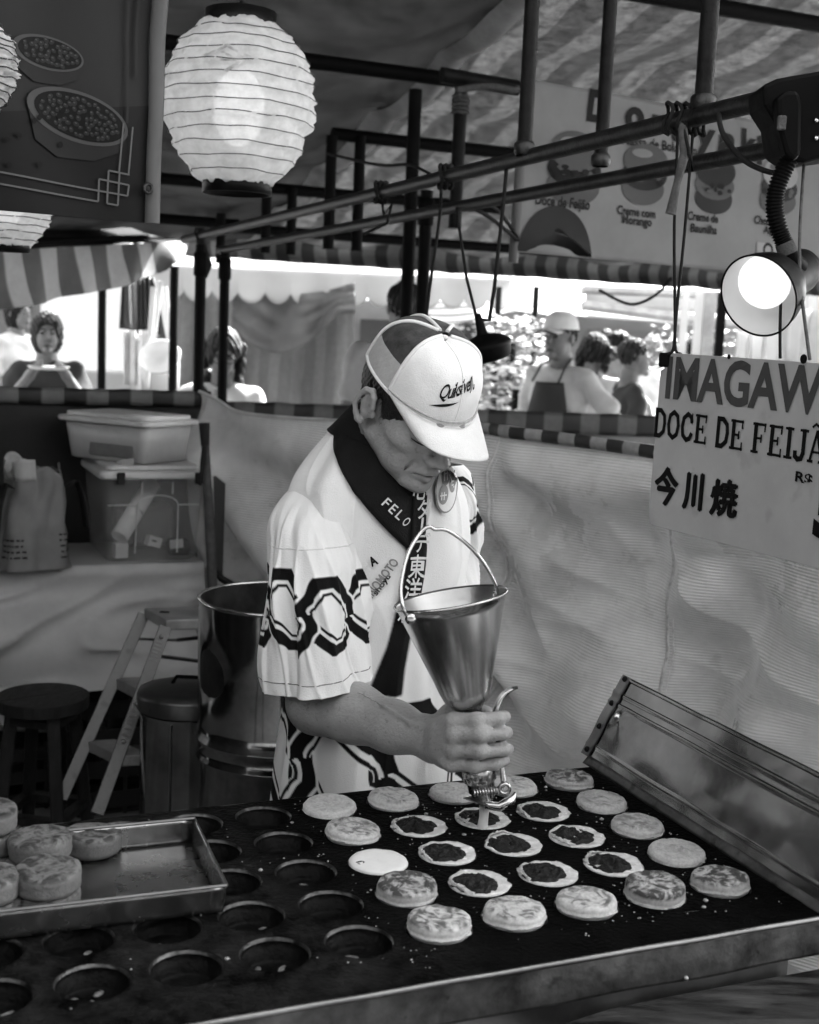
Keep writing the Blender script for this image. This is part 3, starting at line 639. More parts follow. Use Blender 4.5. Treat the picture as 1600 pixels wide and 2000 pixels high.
# residue in empty moulds, crumbs on the iron
mat('residue', 0.12, 0.35, var=0.7, scale=70, bump=0.5, bscale=160)
res = MB()
for c in range(C0, 0):
    for r in range(5):
        R = random.Random(c * 31 + r)
        for k in range(R.randint(3, 7)):
            a = R.random() * 6.28; d = R.random() * 0.026; p = MO(c, r, -0.0255) + Vector((d * math.cos(a), d * math.sin(a), 0)); q = R.uniform(.003, .009); b0 = R.random() * 6
            M3 = Matrix.Rotation(b0, 3, 'Z'); res.ell(p, (q, q * R.uniform(.3, .7), 0.0009), 8, 4, M3)
tag(res.build('baked_residue', 'residue'), 'baked batter scraps lying in the bottoms of the empty moulds', None, kind='stuff')
mat('crumb', 0.3, 0.8, var=0.3, scale=90, bump=0.3)
cm = MB()
for k in range(1000):
    R = random; s = R.uniform(0.0, 1.06); t = R.uniform(1.19, 1.72)
    if s < 0.5 and R.random() < 0.75: continue
    cc = (s - .602) / .1; rr = (1.676 - t) / .0985
    if math.hypot((cc - round(cc)) * .1, (rr - round(rr)) * .0985) < 0.044: continue
    q = R.uniform(.0006, .0016) * (2.2 if R.random() < .06 else 1)
    p = ST(s, t); cm.ell(Vector((p.x, p.y, ZG + iron_z(p.x, p.y) + q * .3)), (q, q * R.uniform(.5, 1.2), q * .6), 6, 4)
tag(cm.build('batter_crumbs', 'crumb'), 'tiny pale batter crumbs scattered over the black iron plate', None, kind='stuff')
# ---- tray with finished cakes
TA, TB_, TC_ = PZ(376, 1600, ZG + 0.036), PZ(436, 1728, ZG + 0.036), PZ(0, 1778, ZG + 0.036)
tx = (TA - TB_); ty = (TC_ - TB_)
ty = ty.normalized() * 0.62; depth = tx.length; tn = Vector((0, 0, 1))
xh = tx.normalized(); yh = ty.normalized()
tray = thing('baking_tray', TB_ + tx * .5 + ty * .5 + Vector((0, 0, -0.034)), 'shallow steel tray of finished cakes lying over empty moulds', 'tray')
mat('tray_steel', 0.34, 0.26, metal=0.95, var=0.4, scale=10, bump=0.12, bscale=18, speck=0.35)
def TP(x, y, z): return TB_ + xh * (x * depth) + yh * (y * 0.62) + Vector((0, 0, -0.034 + z))
HT = 0.034
MB().grid(lambda u, v: TP(u, v, 0.001 + 0.001 * nz((u * 4, v * 8, 2))), 20, 40).build('base', 'tray_steel', tray, solid=0.0015)
def wallp(p, q, o, nm):
    MB().grid(lambda u, v: TP(p[0] + (q[0] - p[0]) * u + o[0] * v * .012, p[1] + (q[1] - p[1]) * u + o[1] * v * .006, HT * v + 0.0008 * nz((u * 9, v, 4))), 40, 6).build(nm, 'tray_steel', tray, solid=0.0016)
wallp((0, 0), (1, 0), (0, -1), 'side'); wallp((1, 0), (1, 1), (1, 0), 'side'); wallp((1, 1), (0, 1), (0, 1), 'side'); wallp((0, 1), (0, 0), (-1, 0), 'side')
e = [TP(-.012, -.006, HT), TP(1.012, -.006, HT), TP(1.012, 1.006, HT), TP(-.012, 1.006, HT), TP(-.012, -.006, HT)]
MB().tube(e, 0.0022, 6, smooth=False).build('rolled_rim', 'steel_sheet', tray)
tc_mesh = [cake_mesh(300 + i, lo=-0.013, hi=0.016, r=0.0395, seam=True) for i in range(4)]
TRC = [((180, 1640), 0, 'single browned cake standing alone nearest the tray end'), ((92, 1757), 0, 'lower cake of the front pair stacked on the tray'), ((92, 1757), 1, 'upper cake of the front pair stacked on the tray'),
       ((76, 1690), 0, 'lower cake of the pair stacked behind the front pair'), ((76, 1690), 1, 'upper cake of the pair stacked behind the front pair'),
       ((-22, 1772), 0, 'lower cake of the front stack cut by the left picture edge'), ((-24, 1772), 1, 'upper cake of the front stack cut by the left picture edge'), ((-32, 1680), 0, 'bottom cake of the tall back stack at the left picture edge'), ((-30, 1680), 1, 'middle cake of the tall back stack at the left picture edge'), ((-31, 1680), 2, 'top cake of the tall back stack at the left picture edge')]
for i, ((u, v), k, lab) in enumerate(TRC):
    p = PZ(u, v, ZG + 0.02); o = tc_mesh[i % 4].build('imagawayaki_cake', 'cake_tray'); o.scale = (0.97, 0.97, 0.95)
    o.location = Vector((p.x, p.y, ZG + 0.003 + 0.0145 + 0.0285 * k)) + Vector((random.uniform(-.003, .003), random.uniform(-.003, .003), 0)); o.rotation_euler = (random.uniform(-.04, .04), random.uniform(-.04, .04), random.random() * 6)
    tag(o, lab, 'cake', 'finished cakes on the tray')
# ---- worn wooden table top at lower right
mat('worn_board', 0.02, 0.5, var=1.6, scale=9, bump=0.3, bscale=50, stretch=(1, 5, 1))
tb = thing('side_table', ST(0.75, 0.8, 0), 'worn dark painted table board in front of the griddle at the right', 'table')
tp = [PZ(1075, 2005, 0.79), PZ(1190, 1968, 0.79), PZ(1300, 1945, 0.79), PZ(1600, 1890, 0.79), PZ(1800, 1855, 0.79), PZ(1800, 2400, 0.79), PZ(900, 2400, 0.79)]
MB().prism(tp, (0, 0, -0.03)).build('top', 'worn_board', tb, bevel=0.004)
for x in (0.55, 1.0): 
    p = ST(x, 0.9, 0); MB().tube([p, p + Vector((0, 0, 0.75))], 0.02, 10).build('leg', 'pipe_metal', tb)
# ================================================================== things at the back left of the stall
mat('table_cloth', 0.38, 0.5, var=0.14, scale=4, bump=0.15, bscale=50, trans=0.1, spec=0.4)
ZC = 0.752; TF = 4.1
ct = thing('counter_table', ST(0.3, 4.3, 0), 'low table under a pale draped tarp along the back wall', 'table')
def drape(u, v):
    s = -1.4 + 2.40 * u
    fold = 0.10 * nz((s * 1.7 + v * 1.5, v * 1.3 - s, 2)) + .03 * max(0, 1 - abs(nz((s * 2.5 + v * 2, v * 1.5 - s * 1.5, 8))) * 4) ** 2 + 0.02 * math.sin(s * 7 + v * 4) * v
    fold += 0.11 * v * math.exp(-((s - 0.75 + v * 0.9) / 0.13) ** 2) - 0.09 * v * math.exp(-((s - 0.42 + v * 1.1) / 0.16) ** 2)
    r = min(1, v * 12); return ST(s, TF + 0.015 - 0.02 * r - fold * min(1, v * 3), ZC + 0.004 - 0.03 * (1 - math.cos(r * PI / 2)) - max(0, v - 0.08) * (0.40 - 0.05 * nz((s * 1.3, 3, 1))))
MB().grid(drape, 110, 50).build('draped_cloth', 'table_cloth', ct)
MB().grid(lambda u, v: ST(-1.4 + 2.40 * u, TF + 0.015 + 0.42 * v, ZC + 0.004 + 0.004 * nz((u * 12, v * 4, 2))), 60, 10).build('top_cloth', 'table_cloth', ct)
mat('dark_wood', 0.012, 0.55, var=0.5, scale=10, bump=0.4, bscale=60, stretch=(1, 1, 6), speck=0.3)
MB().box(ST(-0.2, 4.32, ZC - 0.025), (2.38, 0.4, 0.04), Matrix((A2, B2, Vector((0, 0, 1)))).transposed()).build('top_board', 'dark_wood', ct)
for s, t in ((-1.3, 4.16), (0.9, 4.16), (-1.3, 4.5), (0.9, 4.5)): MB().tube([ST(s, t, 0), ST(s, t, ZC - 0.04)], 0.02, 8).build('leg', 'pipe_metal', ct)
def frame3(yaw): return Matrix.Rotation(yaw, 3, 'Z')
# ---- storage boxes of cloudy plastic
def plastic(name, base, alpha, rough=0.25):
    m = mat(name, base, rough, var=0.12, scale=8, bump=0.08, bscale=30, spec=0.5, alpha=alpha); return m
plastic('box_clear', 0.45, 0.13); plastic('box_cloudy', 0.50, 0.75, 0.35); plastic('box_lid', 0.60, 0.86, 0.35)
mat('latch_black', 0.012, 0.5, var=0.2); mat('rib_clear', 0.45, 0.3, var=0.1, bump=0.0)
def shell(c, d, M, m, name, par, taper=1.0, th=0.003):
    """open box: four walls and a floor"""
    mb = MB(); w, l, h = d; k = taper
    def P(x, y, z): f = k + (1 - k) * (z + 0.5); return Vector(c) + M @ Vector((x * w * f, y * l * f, z * h))
    n = 5; rad = 0.09
    def ring(z):
        rg = []
        for sx, sy, a0 in ((1, 1, 0), (-1, 1, PI / 2), (-1, -1, PI), (1, -1, 1.5 * PI)):
            for i in range(n + 1):
                a = a0 + PI / 2 * i / n; rg.append(P(sx * (0.5 - rad) + rad * math.cos(a), sy * (0.5 - rad) + rad * math.sin(a), z))
        return rg
    R0 = [P(0, 0, -0.5) + (p - P(0, 0, -0.5)) * 0.93 for p in ring(-0.5)]
    mb.loft([R0, ring(-0.47), ring(0.0), ring(0.5)], smooth=True); mb.add(R0, [tuple(range(len(R0)))])
    return mb.build(name, m, par, solid=th)
YB = math.radians(22.9); MBx = frame3(YB)
b1c = PT(300, 1098, 4.13); b1c.z = ZC + 0.006; W1, D1, H1 = 0.335, 0.40, 0.275
b1o = b1c + B2 * (D1 / 2) - A2 * 0.002
sb1 = thing('storage_box', b1o, 'large see-through plastic storage box with black latches, lower of two on the table', 'storage box')
bc = b1o + Vector((0, 0, H1 / 2))
shell(bc, (W1, D1, H1), MBx, 'box_clear', 'container', sb1, 0.9)
MB().rbox(b1o + Vector((0, 0, H1 + 0.012)), (W1 + 0.022, D1 + 0.022, 0.026), 0.03, 4, MBx).build('lid', 'box_lid', sb1)
MB().rbox(b1o + Vector((0, 0, H1 + 0.034)), (W1 - 0.03, D1 - 0.03, 0.018), 0.03, 4, MBx).build('lid_crown', 'box_lid', sb1)
FN = -B2; fc = b1o - B2 * (D1 / 2)
for x in (-0.11, 0.145): MB().rbox(fc + A2 * x + FN * 0.016 + Vector((0, 0, H1 + 0.004)), (0.026, 0.012, 0.038), 0.004, 2, MBx).build('latch', 'latch_black', sb1)
# moulded arch and ribs on the front
arch = [fc + A2 * (-0.06) + FN * 0.001 + Vector((0, 0, 0.03)), fc + A2 * (-0.055) + FN * 0.004 + Vector((0, 0, 0.19))]
for i in range(9):
    a = PI * (1 - i / 8); arch.append(fc + A2 * (0.012 + 0.067 * math.cos(a)) + FN * 0.005 + Vector((0, 0, 0.19 + 0.032 * math.sin(a))))
arch.append(fc + A2 * 0.079 + FN * 0.001 + Vector((0, 0, 0.03)))
MB().tube(arch, 0.0022, 6).build('moulded_rib', 'rib_clear', sb1)
for a, b in ((-0.15, -0.057), (0.081, 0.155)): MB().tube([fc + A2 * a + FN * 0.005 + Vector((0, 0, 0.19)), fc + A2 * b + FN * 0.005 + Vector((0, 0, 0.19))], 0.0018, 6).build('moulded_rib', 'rib_clear', sb1)
for x in (-0.04, 0.06): MB().tube([fc + A2 * x + FN * 0.006 + Vector((0, 0, H1 - 0.01)), fc + A2 * x + FN * 0.006 + Vector((0, 0, H1 - 0.05))], 0.0025, 6).build('moulded_rib', 'rib_clear', sb1)
b2o = PT(268, 898, 4.18); b2o.z = ZC + 0.006 + H1 + 0.046; b2o = b2o + B2 * 0.16
Y2 = math.radians(-30); M2 = frame3(Y2)
sb2 = thing('storage_box', b2o, 'cloudy white plastic box with overhanging lid resting on the larger box', 'storage box')
shell(b2o + Vector((0, 0, 0.062)), (0.37, 0.24, 0.124), M2, 'box_cloudy', 'container', sb2, 0.9)
MB().rbox(b2o + Vector((0, 0, 0.132)), (0.41, 0.28, 0.018), 0.03, 4, M2).build('lid', 'box_lid', sb2)
MB().rbox(b2o + Vector((0, 0, 0.148)), (0.37, 0.24, 0.014), 0.03, 4, M2).build('lid_crown', 'box_lid', sb2)
mat('grey_goods', 0.14, 0.6, var=0.3, scale=8); mat('card_white', 0.42, 0.7, var=0.08, scale=20)
tag(MB().rbox(b2o + M2 @ Vector((0.03, -0.03, 0.062)), (0.21, 0.17, 0.10), 0.01, 2, M2).build('packed_goods', 'grey_goods'), 'grey bundle seen through the side of the cloudy box', 'bundle')
tag(MB().poly([b2o + M2 @ Vector(p) for p in ((0.07, -0.146, 0.0), (0.16, -0.146, -0.002), (0.15, -0.14, 0.022), (0.11, -0.14, 0.014))]).build('paper_scrap', 'card_white', solid=0.001), 'torn white paper scrap caught between the two plastic boxes', 'paper')
# contents of the clear box
def inb(x, y, z): return b1o + A2 * x + B2 * y + Vector((0, 0, z))
mat('brown_paper', 0.60, 0.6, var=0.25, scale=12); mat('cloth_dark', 0.015, 0.8, var=0.4, scale=20, bump=0.5)
ru = thing('paper_roll', inb(-0.05, -0.1, 0.02), 'roll of paper standing slanted inside the clear box', 'paper roll')
pa, pb = inb(-0.10, -0.14, 0.075), inb(0.03, -0.02, 0.24)
MB().tube([pa, pb], 0.028, 18, cap=False).build('roll', 'brown_paper', ru, solid=0.003)
MB().tube([pa.lerp(pb, .45), pa.lerp(pb, .47)], 0.0295, 18, cap=False).build('rubber_band', 'rope_dark', ru)
k1 = thing('small_carton', inb(0.01, -0.14, 0.02), 'small white carton lying inside the clear box', 'carton')
MB().box(inb(0.012, -0.14, 0.058), (0.05, 0.03, 0.035), frame3(YB + 0.3) @ Matrix.Rotation(0.3, 3, 'Y')).build('carton', 'card_white', k1, bevel=0.002)
MB().box(inb(0.012, -0.1568, 0.062), (0.018, 0.002, 0.006), frame3(YB + 0.3) @ Matrix.Rotation(0.3, 3, 'Y')).build('mark', 'latch_black', k1)
tag(MB().box(inb(-0.1, -0.16, 0.035), (0.045, 0.03, 0.05), frame3(YB + 0.2)).build('small_carton', 'card_white', bevel=0.003), 'white carton in the left bottom corner of the clear box', 'carton')
tag(MB().rbox(inb(0.10, -0.12, 0.035), (0.08, 0.08, 0.05), 0.02, 3, MBx).build('folded_cloth', 'cloth_dark', sub=1), 'dark folded cloth at the right in the clear box', 'cloth')
tag(MB().rbox(inb(0.02, 0.09, 0.08), (0.2, 0.12, 0.14), 0.03, 3, MBx).build('packed_goods', 'grey_goods'), 'grey packed goods at the back inside the clear box', 'bundle')
tag(MB().box(inb(0.085, -0.165, 0.052), (0.045, 0.004, 0.03), frame3(YB) @ Matrix.Rotation(-0.1, 3, 'Y')).build('paper_label', 'card_white'), 'small white paper slip at the right front inside the clear box', 'paper')
# ---- shopping bag
bgp = PT(70, 1138, 4.02); bgp.z = ZC + 0.004; bgp += B2 * 0.10
bag = thing('shopping_bag', bgp, 'grey printed shopping bag with black handles standing on the table', 'bag')
mat('bag_grey', 0.12, 0.55, var=0.2, scale=9, bump=0.3, bscale=25, spec=0.4); mat('bag_light', 0.26, 0.5, var=0.15, scale=9, bump=0.3, bscale=25)
Mb = frame3(YB + 0.25)
def bagp(a, z):
    # a in 0..1 round the bag, squarish section narrowing upwards
    sx, sy = 0.112 * (1 - 0.30 * z), 0.08 * (1 - 0.25 * z); c, s = math.cos(2 * PI * a), math.sin(2 * PI * a)
    q = 4.0; r = 1 / ((abs(c) ** q + abs(s) ** q) ** (1 / q))
    w = 1 + 0.20 * nz((c * 2, s * 2, z * 2.2)) * (0.3 + z) + .07 * nz((c * 5, s * 5, z * 7)) + .05 * max(0, 1 - abs(nz((c * 3 + z * 2, s * 3, z * 3))) * 4)
    top = 0.045 * (abs(nz((c * 1.5, s * 1.5, 4))) ) if z > 0.95 else 0
    return bgp + Mb @ Vector((sx * r * c * w + 0.02 * nz((0, z * 3, 1)), sy * r * s * w, 0.30 * z + top))
rings = [[bagp(j / 56, z) for j in range(56)] for z in [0.0, 0.02] + [0.06 * i for i in range(1, 17)] + [1.0]]
MB().loft(rings).build('body', 'bag_grey', bag, solid=0.002)
MB().add(rings[0], [tuple(range(56))]).build('base', 'bag_grey', bag)
flap = MB().grid(lambda u, v: bagp(0.28 + 0.44 * u, 1.0 - 0.06 * v) + Mb @ Vector((0, -0.004, 0.0)) + Vector((0, 0, 0.05 * (1 - v) * (0.5 + 0.5 * math.sin(u * 9)))), 24, 6).build('top_flap', 'bag_light', bag, solid=0.002)
for sgn in (1, -1):
    a0 = bgp + Mb @ Vector((sgn * 0.085, -0.05, 0.26))
    pts = [a0, a0 + Mb @ Vector((sgn * 0.03, -0.02, 0.02)), a0 + Mb @ Vector((sgn * 0.05, -0.03, -0.05)), a0 + Mb @ Vector((sgn * 0.06, -0.03, -0.13))]
    MB().loft([[p + Mb @ Vector((0, -0.022, 0)), p + Mb @ Vector((0, 0.022, 0)), p + Mb @ Vector((0.006, 0.022, 0)), p + Mb @ Vector((0.006, -0.022, 0))] for p in [pts[0].lerp(pts[1], .0), pts[1], pts[2], pts[2].lerp(pts[3], .5), pts[3]]], cap=True).build('handle', 'latch_black', bag)
# rows of small illegible print on the bag's lower corners
for k, (aa, zz) in enumerate([(0.88, z) for z in (0.12, 0.18, 0.24, 0.30, 0.36)] + [(0.60, z) for z in (0.14, 0.20, 0.26, 0.32)]):
    R_ = random.Random(k); x_ = 0.0
    while x_ < .075:
        w_ = R_.uniform(.004, .014); q_ = lambda x, y: bagp(aa + x / .6 - .05, zz + y / .3) + (bagp(aa, zz) - (bgp + Vector((0, 0, bagp(aa, zz).z - bgp.z)))).normalized() * .004
        MB().poly([q_(x_, 0), q_(x_ + w_, 0), q_(x_ + w_, .006), q_(x_, .006)]).build('printed_mark', 'latch_black', bag, fix=False); x_ += w_ + R_.uniform(.002, .005)
# ---- leaning pole with tied cloth, board, diagonal bar at the corner
pl = thing('leaning_pole', PT(420, 1190, 4.0), 'grey wrapped pole leaning beside the clear storage box', 'pole')
MB().tube([PT(399, 830, 4.04), PT(408, 1000, 4.02), PT(418, 1195, 4.0), PT(424, 1500, 3.98)], [0.012, 0.016, 0.016, 0.014], 10).build('shaft', 'rope_grey', pl)
MB().tube([PT(399, 826, 4.04), PT(401, 870, 4.03)], [0.018, 0.014], 10).build('knot', 'cloth_dark', pl)
MB().loft([[PT(x - w, y, 4.0), PT(x + w, y, 4.0), PT(x + w, y, 4.005), PT(x - w, y, 4.005)] for x, y, w in ((400, 870, 5), (397, 900, 6), (394, 920, 4), (391, 948, 3))], cap=True).build('tie_end', 'cloth_dark', pl)
bd = MB().prism([PT(417, 930, 4.08), PT(436, 945, 4.12), PT(431, 1120, 4.12), PT(420, 1110, 4.08)], (0.006, 0.01, 0)).build('corrugated_board', mat('card_grey', 0.06, 0.7, var=0.2, scale=20, bump=0.4, wave=(120, 'Z', 0.5)))
tag(bd, 'narrow corrugated grey board standing behind the leaning pole', 'board')
br = MB().tube([PT(424, 1112, 4.2), PT(432, 1130, 4.2), PT(522, 1182, 4.05)], 0.013, 10).build('brace_bar', 'pipe_worn'); tag(br, 'short steel bar slanting down from the corner behind the drum', 'bar')
# ---- step ladder
lc = PY(340, 1192, 3.5)
ld = thing('step_ladder', (lc.x, lc.y, 0), 'folding aluminium step ladder with three treads beside the drum', 'ladder')
mat('aluminium', 0.09, 0.38, metal=0.9, var=0.25, scale=12, bump=0.12, bscale=60, speck=0.25)
mat('tread_grey', 0.26, 0.5, metal=0.4, var=0.3, scale=14, bump=0.3, bscale=60, speck=0.4)
ZL = lc.z
# front rails run down to the left and towards the camera
TLf, TLb = PY(323, 1225, 3.38), PY(281, 1200, 3.6); BLf, BLb = PY(190, 1590, 3.10), PY(120, 1560, 3.32)
TRf, TRb = TLf + Vector((0.24, 0.12, 0.01)), TLb + Vector((0.24, 0.12, 0.01))
top = MB().prism([TLb + Vector((0, 0, .02)), TLf + Vector((0, 0, .02)), TLf + Vector((0.17, 0.05, 0.022)), TLb + Vector((0.17, 0.05, 0.022))], (0, 0, -0.03)).build('top_tread', 'tread_grey', ld, bevel=0.004)
MB().box(TLb.lerp(TLf, .45) + Vector((0.03, 0.01, 0.022)), (0.025, 0.012, 0.002)).build('slot', 'dark_gap', ld)
def rail(a, b, w=0.034, d=0.016):
    dirn = (b - a).normalized(); x = Vector((0.9, 0.3, 0)); x = (x - dirn * x.dot(dirn)).normalized(); y = dirn.cross(x)
    return MB().loft([[p + x * w * i + y * d * j for i, j in ((-.5, -.5), (.5, -.5), (.5, .5), (-.5, .5))] for p in (a, b)], cap=True, smooth=False)
rail(TLf, BLf).build('side_rail', 'aluminium', ld, bevel=0.002); rail(TLb, BLb).build('side_rail', 'aluminium', ld, bevel=0.002)
for k in (0.36, 0.70):
    p, q = TLf.lerp(BLf, k), TLb.lerp(BLb, k); ext = (p - q) * 0.03
    MB().prism([q - ext, p + ext, p + ext + Vector((0.075, 0.025, 0)), q - ext + Vector((0.075, 0.025, 0))], (0, 0, -0.03)).build('tread', 'tread_grey', ld, bevel=0.003)
# rear legs and folding braces
RF, RB = TLf + Vector((0.15, 0.04, -0.02)), TLb + Vector((0.15, 0.04, -0.02))
rail(RF, Vector((RF.x + 0.16, RF.y + 0.06, 0)), 0.02, 0.02).build('rear_leg', 'aluminium', ld); rail(RB, Vector((RB.x + 0.16, RB.y + 0.06, 0)), 0.02, 0.02).build('rear_leg', 'aluminium', ld)
for a, b in ((TLf.lerp(BLf, .16), TLf + Vector((0.10, 0.03, -0.10))), (TLf + Vector((0.10, 0.03, -0.10)), RF + Vector((0.03, .01, -0.055))), (TLb.lerp(BLb, .14), TLb + Vector((0.09, 0.03, -0.08))), (TLb + Vector((0.09, 0.03, -0.08)), RB + Vector((0.03, .01, -0.05)))):
    rail(a, b, 0.014, 0.004).build('brace', 'aluminium', ld)
MB().tube([RF.lerp(Vector((RF.x + 0.16, RF.y + 0.06, 0)), .3), RB.lerp(Vector((RB.x + 0.16, RB.y + 0.06, 0)), .3)], 0.008, 8).build('cross_bar', 'aluminium', ld)
for k in (0.05, 0.42, 0.62):
    p = TLf.lerp(BLf, k); MB().ell(p + Vector((0, -0.012, 0)), (0.006,) * 3, 8, 5).build('rivet', 'rivet', ld)
for k0, k1 in ((0.08, 0.2), (0.42, 0.62)):
    p, q = TLf.lerp(BLf, k0), TLf.lerp(BLf, k1); x = Vector((0.9, 0.3, 0)); dn = (q - p).normalized(); x = (x - dn * x.dot(dn)).normalized(); y = dn.cross(x)
    if y.y > 0: y = -y
    for w in range(6):
        a = p.lerp(q, w / 6 + .03); b_ = p.lerp(q, w / 6 + .10)
        MB().poly([a - x * .011 + y * .0086, a + x * (.004 + .006 * ((w * 7) % 3) / 2) + y * .0086, b_ + x * (.004 + .006 * ((w * 7) % 3) / 2) + y * .0086, b_ - x * .011 + y * .0086]).build('sticker_line', 'grey_goods', ld)
# ---- stool
sc = PY(84, 1360, 3.4)
stl = thing('wooden_stool', (sc.x, sc.y, 0), 'dark round wooden stool with four splayed legs at the far left', 'stool')
def half(x0, x1, nm):
    pts = []
    R0 = 0.125
    for j in range(33):
        a = 2 * PI * j / 32; x, y = R0 * math.cos(a), R0 * math.sin(a); pts.append((max(x0, min(x1, x)), y))
    q = []
    for p in pts:
        if not q or (Vector((p[0], p[1])) - Vector(q[-1])).length > 1e-4: q.append(p)
    if (Vector(q[0]) - Vector(q[-1])).length < 1e-4: q.pop()
    Mr = frame3(-0.9)
    MB().prism([Vector((sc.x, sc.y, sc.z - 0.03)) + Mr @ Vector((x, y, 0)) for x, y in q], (0, 0, 0.034)).build(nm, 'stool_wood', stl, bevel=0.006)
mat('stool_wood', 0.014, 0.5, var=0.5, scale=14, bump=0.35, bscale=50, stretch=(5, 1, 1), speck=0.2)
half(-0.2, -0.002, 'seat_board'); half(0.002, 0.2, 'seat_board')
legs = []
for k in range(4):
    a = k * PI / 2 + 0.6; tp_ = Vector((sc.x + 0.085 * math.cos(a), sc.y + 0.085 * math.sin(a), sc.z - 0.03)); bt_ = Vector((sc.x + 0.145 * math.cos(a), sc.y + 0.145 * math.sin(a), 0)); legs.append((tp_, bt_))
    rail(tp_, bt_, 0.036, 0.03).build('leg', 'stool_wood', stl, bevel=0.004)
for k in range(4):
    for h_ in (0.06, 0.62): 
        a, b = legs[k][0].lerp(legs[k][1], h_), legs[(k + 1) % 4][0].lerp(legs[(k + 1) % 4][1], h_); rail(a, b, 0.03, 0.02).build('stretcher', 'stool_wood', stl)
# ---- drum (open top) and lidded canister
dc = PY(548, 1185, 2.9)
mat('drum_steel', 0.40, 0.12, metal=1.0, var=0.6, scale=5, bump=0.10, bscale=9, speck=0.2)
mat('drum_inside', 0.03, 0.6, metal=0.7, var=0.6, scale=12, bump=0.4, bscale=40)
dr = thing('steel_drum', (dc.x, dc.y, 0), 'tall open dented steel drum standing behind the griddle', 'drum')
RD = 0.188; ZD = dc.z + 0.02
prof = [(RD * 0.99, 0.0), (RD, 0.01), (RD, 0.3), (RD + 0.001, ZD * .62)]
zr = ZD - (1500 - 1190) / 2484 * 2.75
prof = [(RD, 0.0), (RD, zr - 0.03), (RD + 0.004, zr - 0.023), (RD + 0.004, zr - 0.019), (RD, zr - 0.012), (RD, zr + 0.014), (RD + 0.005, zr + 0.021), (RD + 0.005, zr + 0.025), (RD, zr + 0.032)] + [(RD, zr + 0.032 + (ZD - zr - 0.032) * k / 12) for k in range(1, 13)]
mb = MB(); n = 72; rings = []
for r, z in prof:
    rg = []
    for j in range(n):
        a = 2 * PI * j / n; d = 0.004 * nz((math.cos(a) * 2.2, math.sin(a) * 2.2, z * 5)) - 0.012 * math.exp(-((z - ZD + 0.16) / 0.05) ** 2 - ((math.cos(a + 2.5) - 1) / .06) ** 2)
        rg.append(Vector((dc.x + (r + d) * math.cos(a), dc.y + (r + d) * math.sin(a), z)))
    rings.append(rg)
mb.loft(rings).build('wall', 'drum_steel', dr)
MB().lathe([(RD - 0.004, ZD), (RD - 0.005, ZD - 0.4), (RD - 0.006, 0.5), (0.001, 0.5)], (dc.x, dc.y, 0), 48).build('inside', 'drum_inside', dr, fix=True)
MB().tube([Vector((dc.x + RD * math.cos(2 * PI * j / 64), dc.y + RD * math.sin(2 * PI * j / 64), ZD)) for j in range(65)], 0.005, 8).build('rolled_rim', 'steel_bright', dr)
cc = PY(368, 1345, 3.1)
cn = thing('lidded_canister', (cc.x, cc.y, 0), 'grey metal canister with loose round lid between ladder and drum', 'canister')
RCN = 0.118; ZN = cc.z
MB().lathe([(RCN, 0), (RCN, ZN - 0.06), (RCN + 0.003, ZN - 0.055), (RCN + 0.003, ZN - 0.05)], (cc.x, cc.y, 0), 40).build('body', 'drum_steel', cn)
MB().lathe([(RCN + 0.008, ZN - 0.045), (RCN + 0.009, ZN - 0.01), (RCN + 0.006, ZN - 0.002), (RCN - 0.03, ZN + 0.006), (RCN - 0.06, ZN + 0.012), (0.001, ZN + 0.014)], (cc.x, cc.y, 0), 40).build('lid', 'aluminium', cn)
MB().tube([Vector((cc.x - 0.02, cc.y - RCN - 0.001, 0.02)), Vector((cc.x - 0.02, cc.y - RCN - 0.001, ZN - 0.06))], 0.002, 6).build('seam', 'steel_sheet', cn)
MB().tube([Vector((cc.x - 0.04, cc.y, ZN + 0.012)), Vector((cc.x - 0.03, cc.y, ZN + 0.03)), Vector((cc.x + 0.03, cc.y, ZN + 0.03)), Vector((cc.x + 0.04, cc.y, ZN + 0.012))], 0.005, 8).build('lid_handle', 'pipe_black', cn)
# dark clutter under the table: crate, folded sack, box
mat('crate_dark', 0.01, 0.6, var=0.3, scale=20)
def crate(c, w, d, h, yaw, label, nx=6, nzc=3, m='crate_dark'):
    o = thing('plastic_crate', (c[0], c[1], 0), label, 'crate'); M = frame3(yaw); c = Vector((c[0], c[1], 0))
    for sx, sy, L_, ax in ((0, -1, w, 0), (0, 1, w, 0), (-1, 0, d, 1), (1, 0, d, 1)):
        for k in range(nzc): 
            q = Vector((sx * w / 2, sy * d / 2, h * (k + .5) / nzc)); dd = (L_, 0.008, h / nzc * .55) if ax == 0 else (0.008, L_, h / nzc * .55)
            MB().box(c + M @ q, dd, M).build('slat', m, o)
        for i in range(nx):
            f = -0.5 + (i + .5) / nx; q = Vector((f * w if ax == 0 else sx * w / 2 * .985, f * d if ax else sy * d / 2 * .985, h / 2))
            MB().box(c + M @ q, (0.012, 0.012, h), M).build('rib', m, o)
    MB().box(c + Vector((0, 0, 0.006)), (w * .98, d * .98, 0.008), M).build('floor', m, o); return o
crate(PY(250, 1450, 4.0).to_2d(), 0.42, 0.3, 0.30, YB, 'dark slatted crate under the draped table behind the ladder')
crate(PY(90, 1440, 4.0).to_2d(), 0.36, 0.28, 0.22, YB + .1, 'low dark crate under the draped table behind the stool')
sk = PY(60, 1440, 3.9)
sack = MB().grid(lambda u, v: Vector((sk.x - 0.11 + 0.2 * u, sk.y + 0.02 * nz((u * 4, v * 4, 1)), 0.24 + 0.19 * v * (0.8 + 0.3 * nz((u * 3, 1, 1))) + 0.0)) + Vector((0, -0.06 * math.sin(v * PI), 0)), 20, 16).build('white_sack', 'table_cloth', solid=0.01)
tag(sack, 'pale crumpled sack seen between the legs of the stool', 'sack')
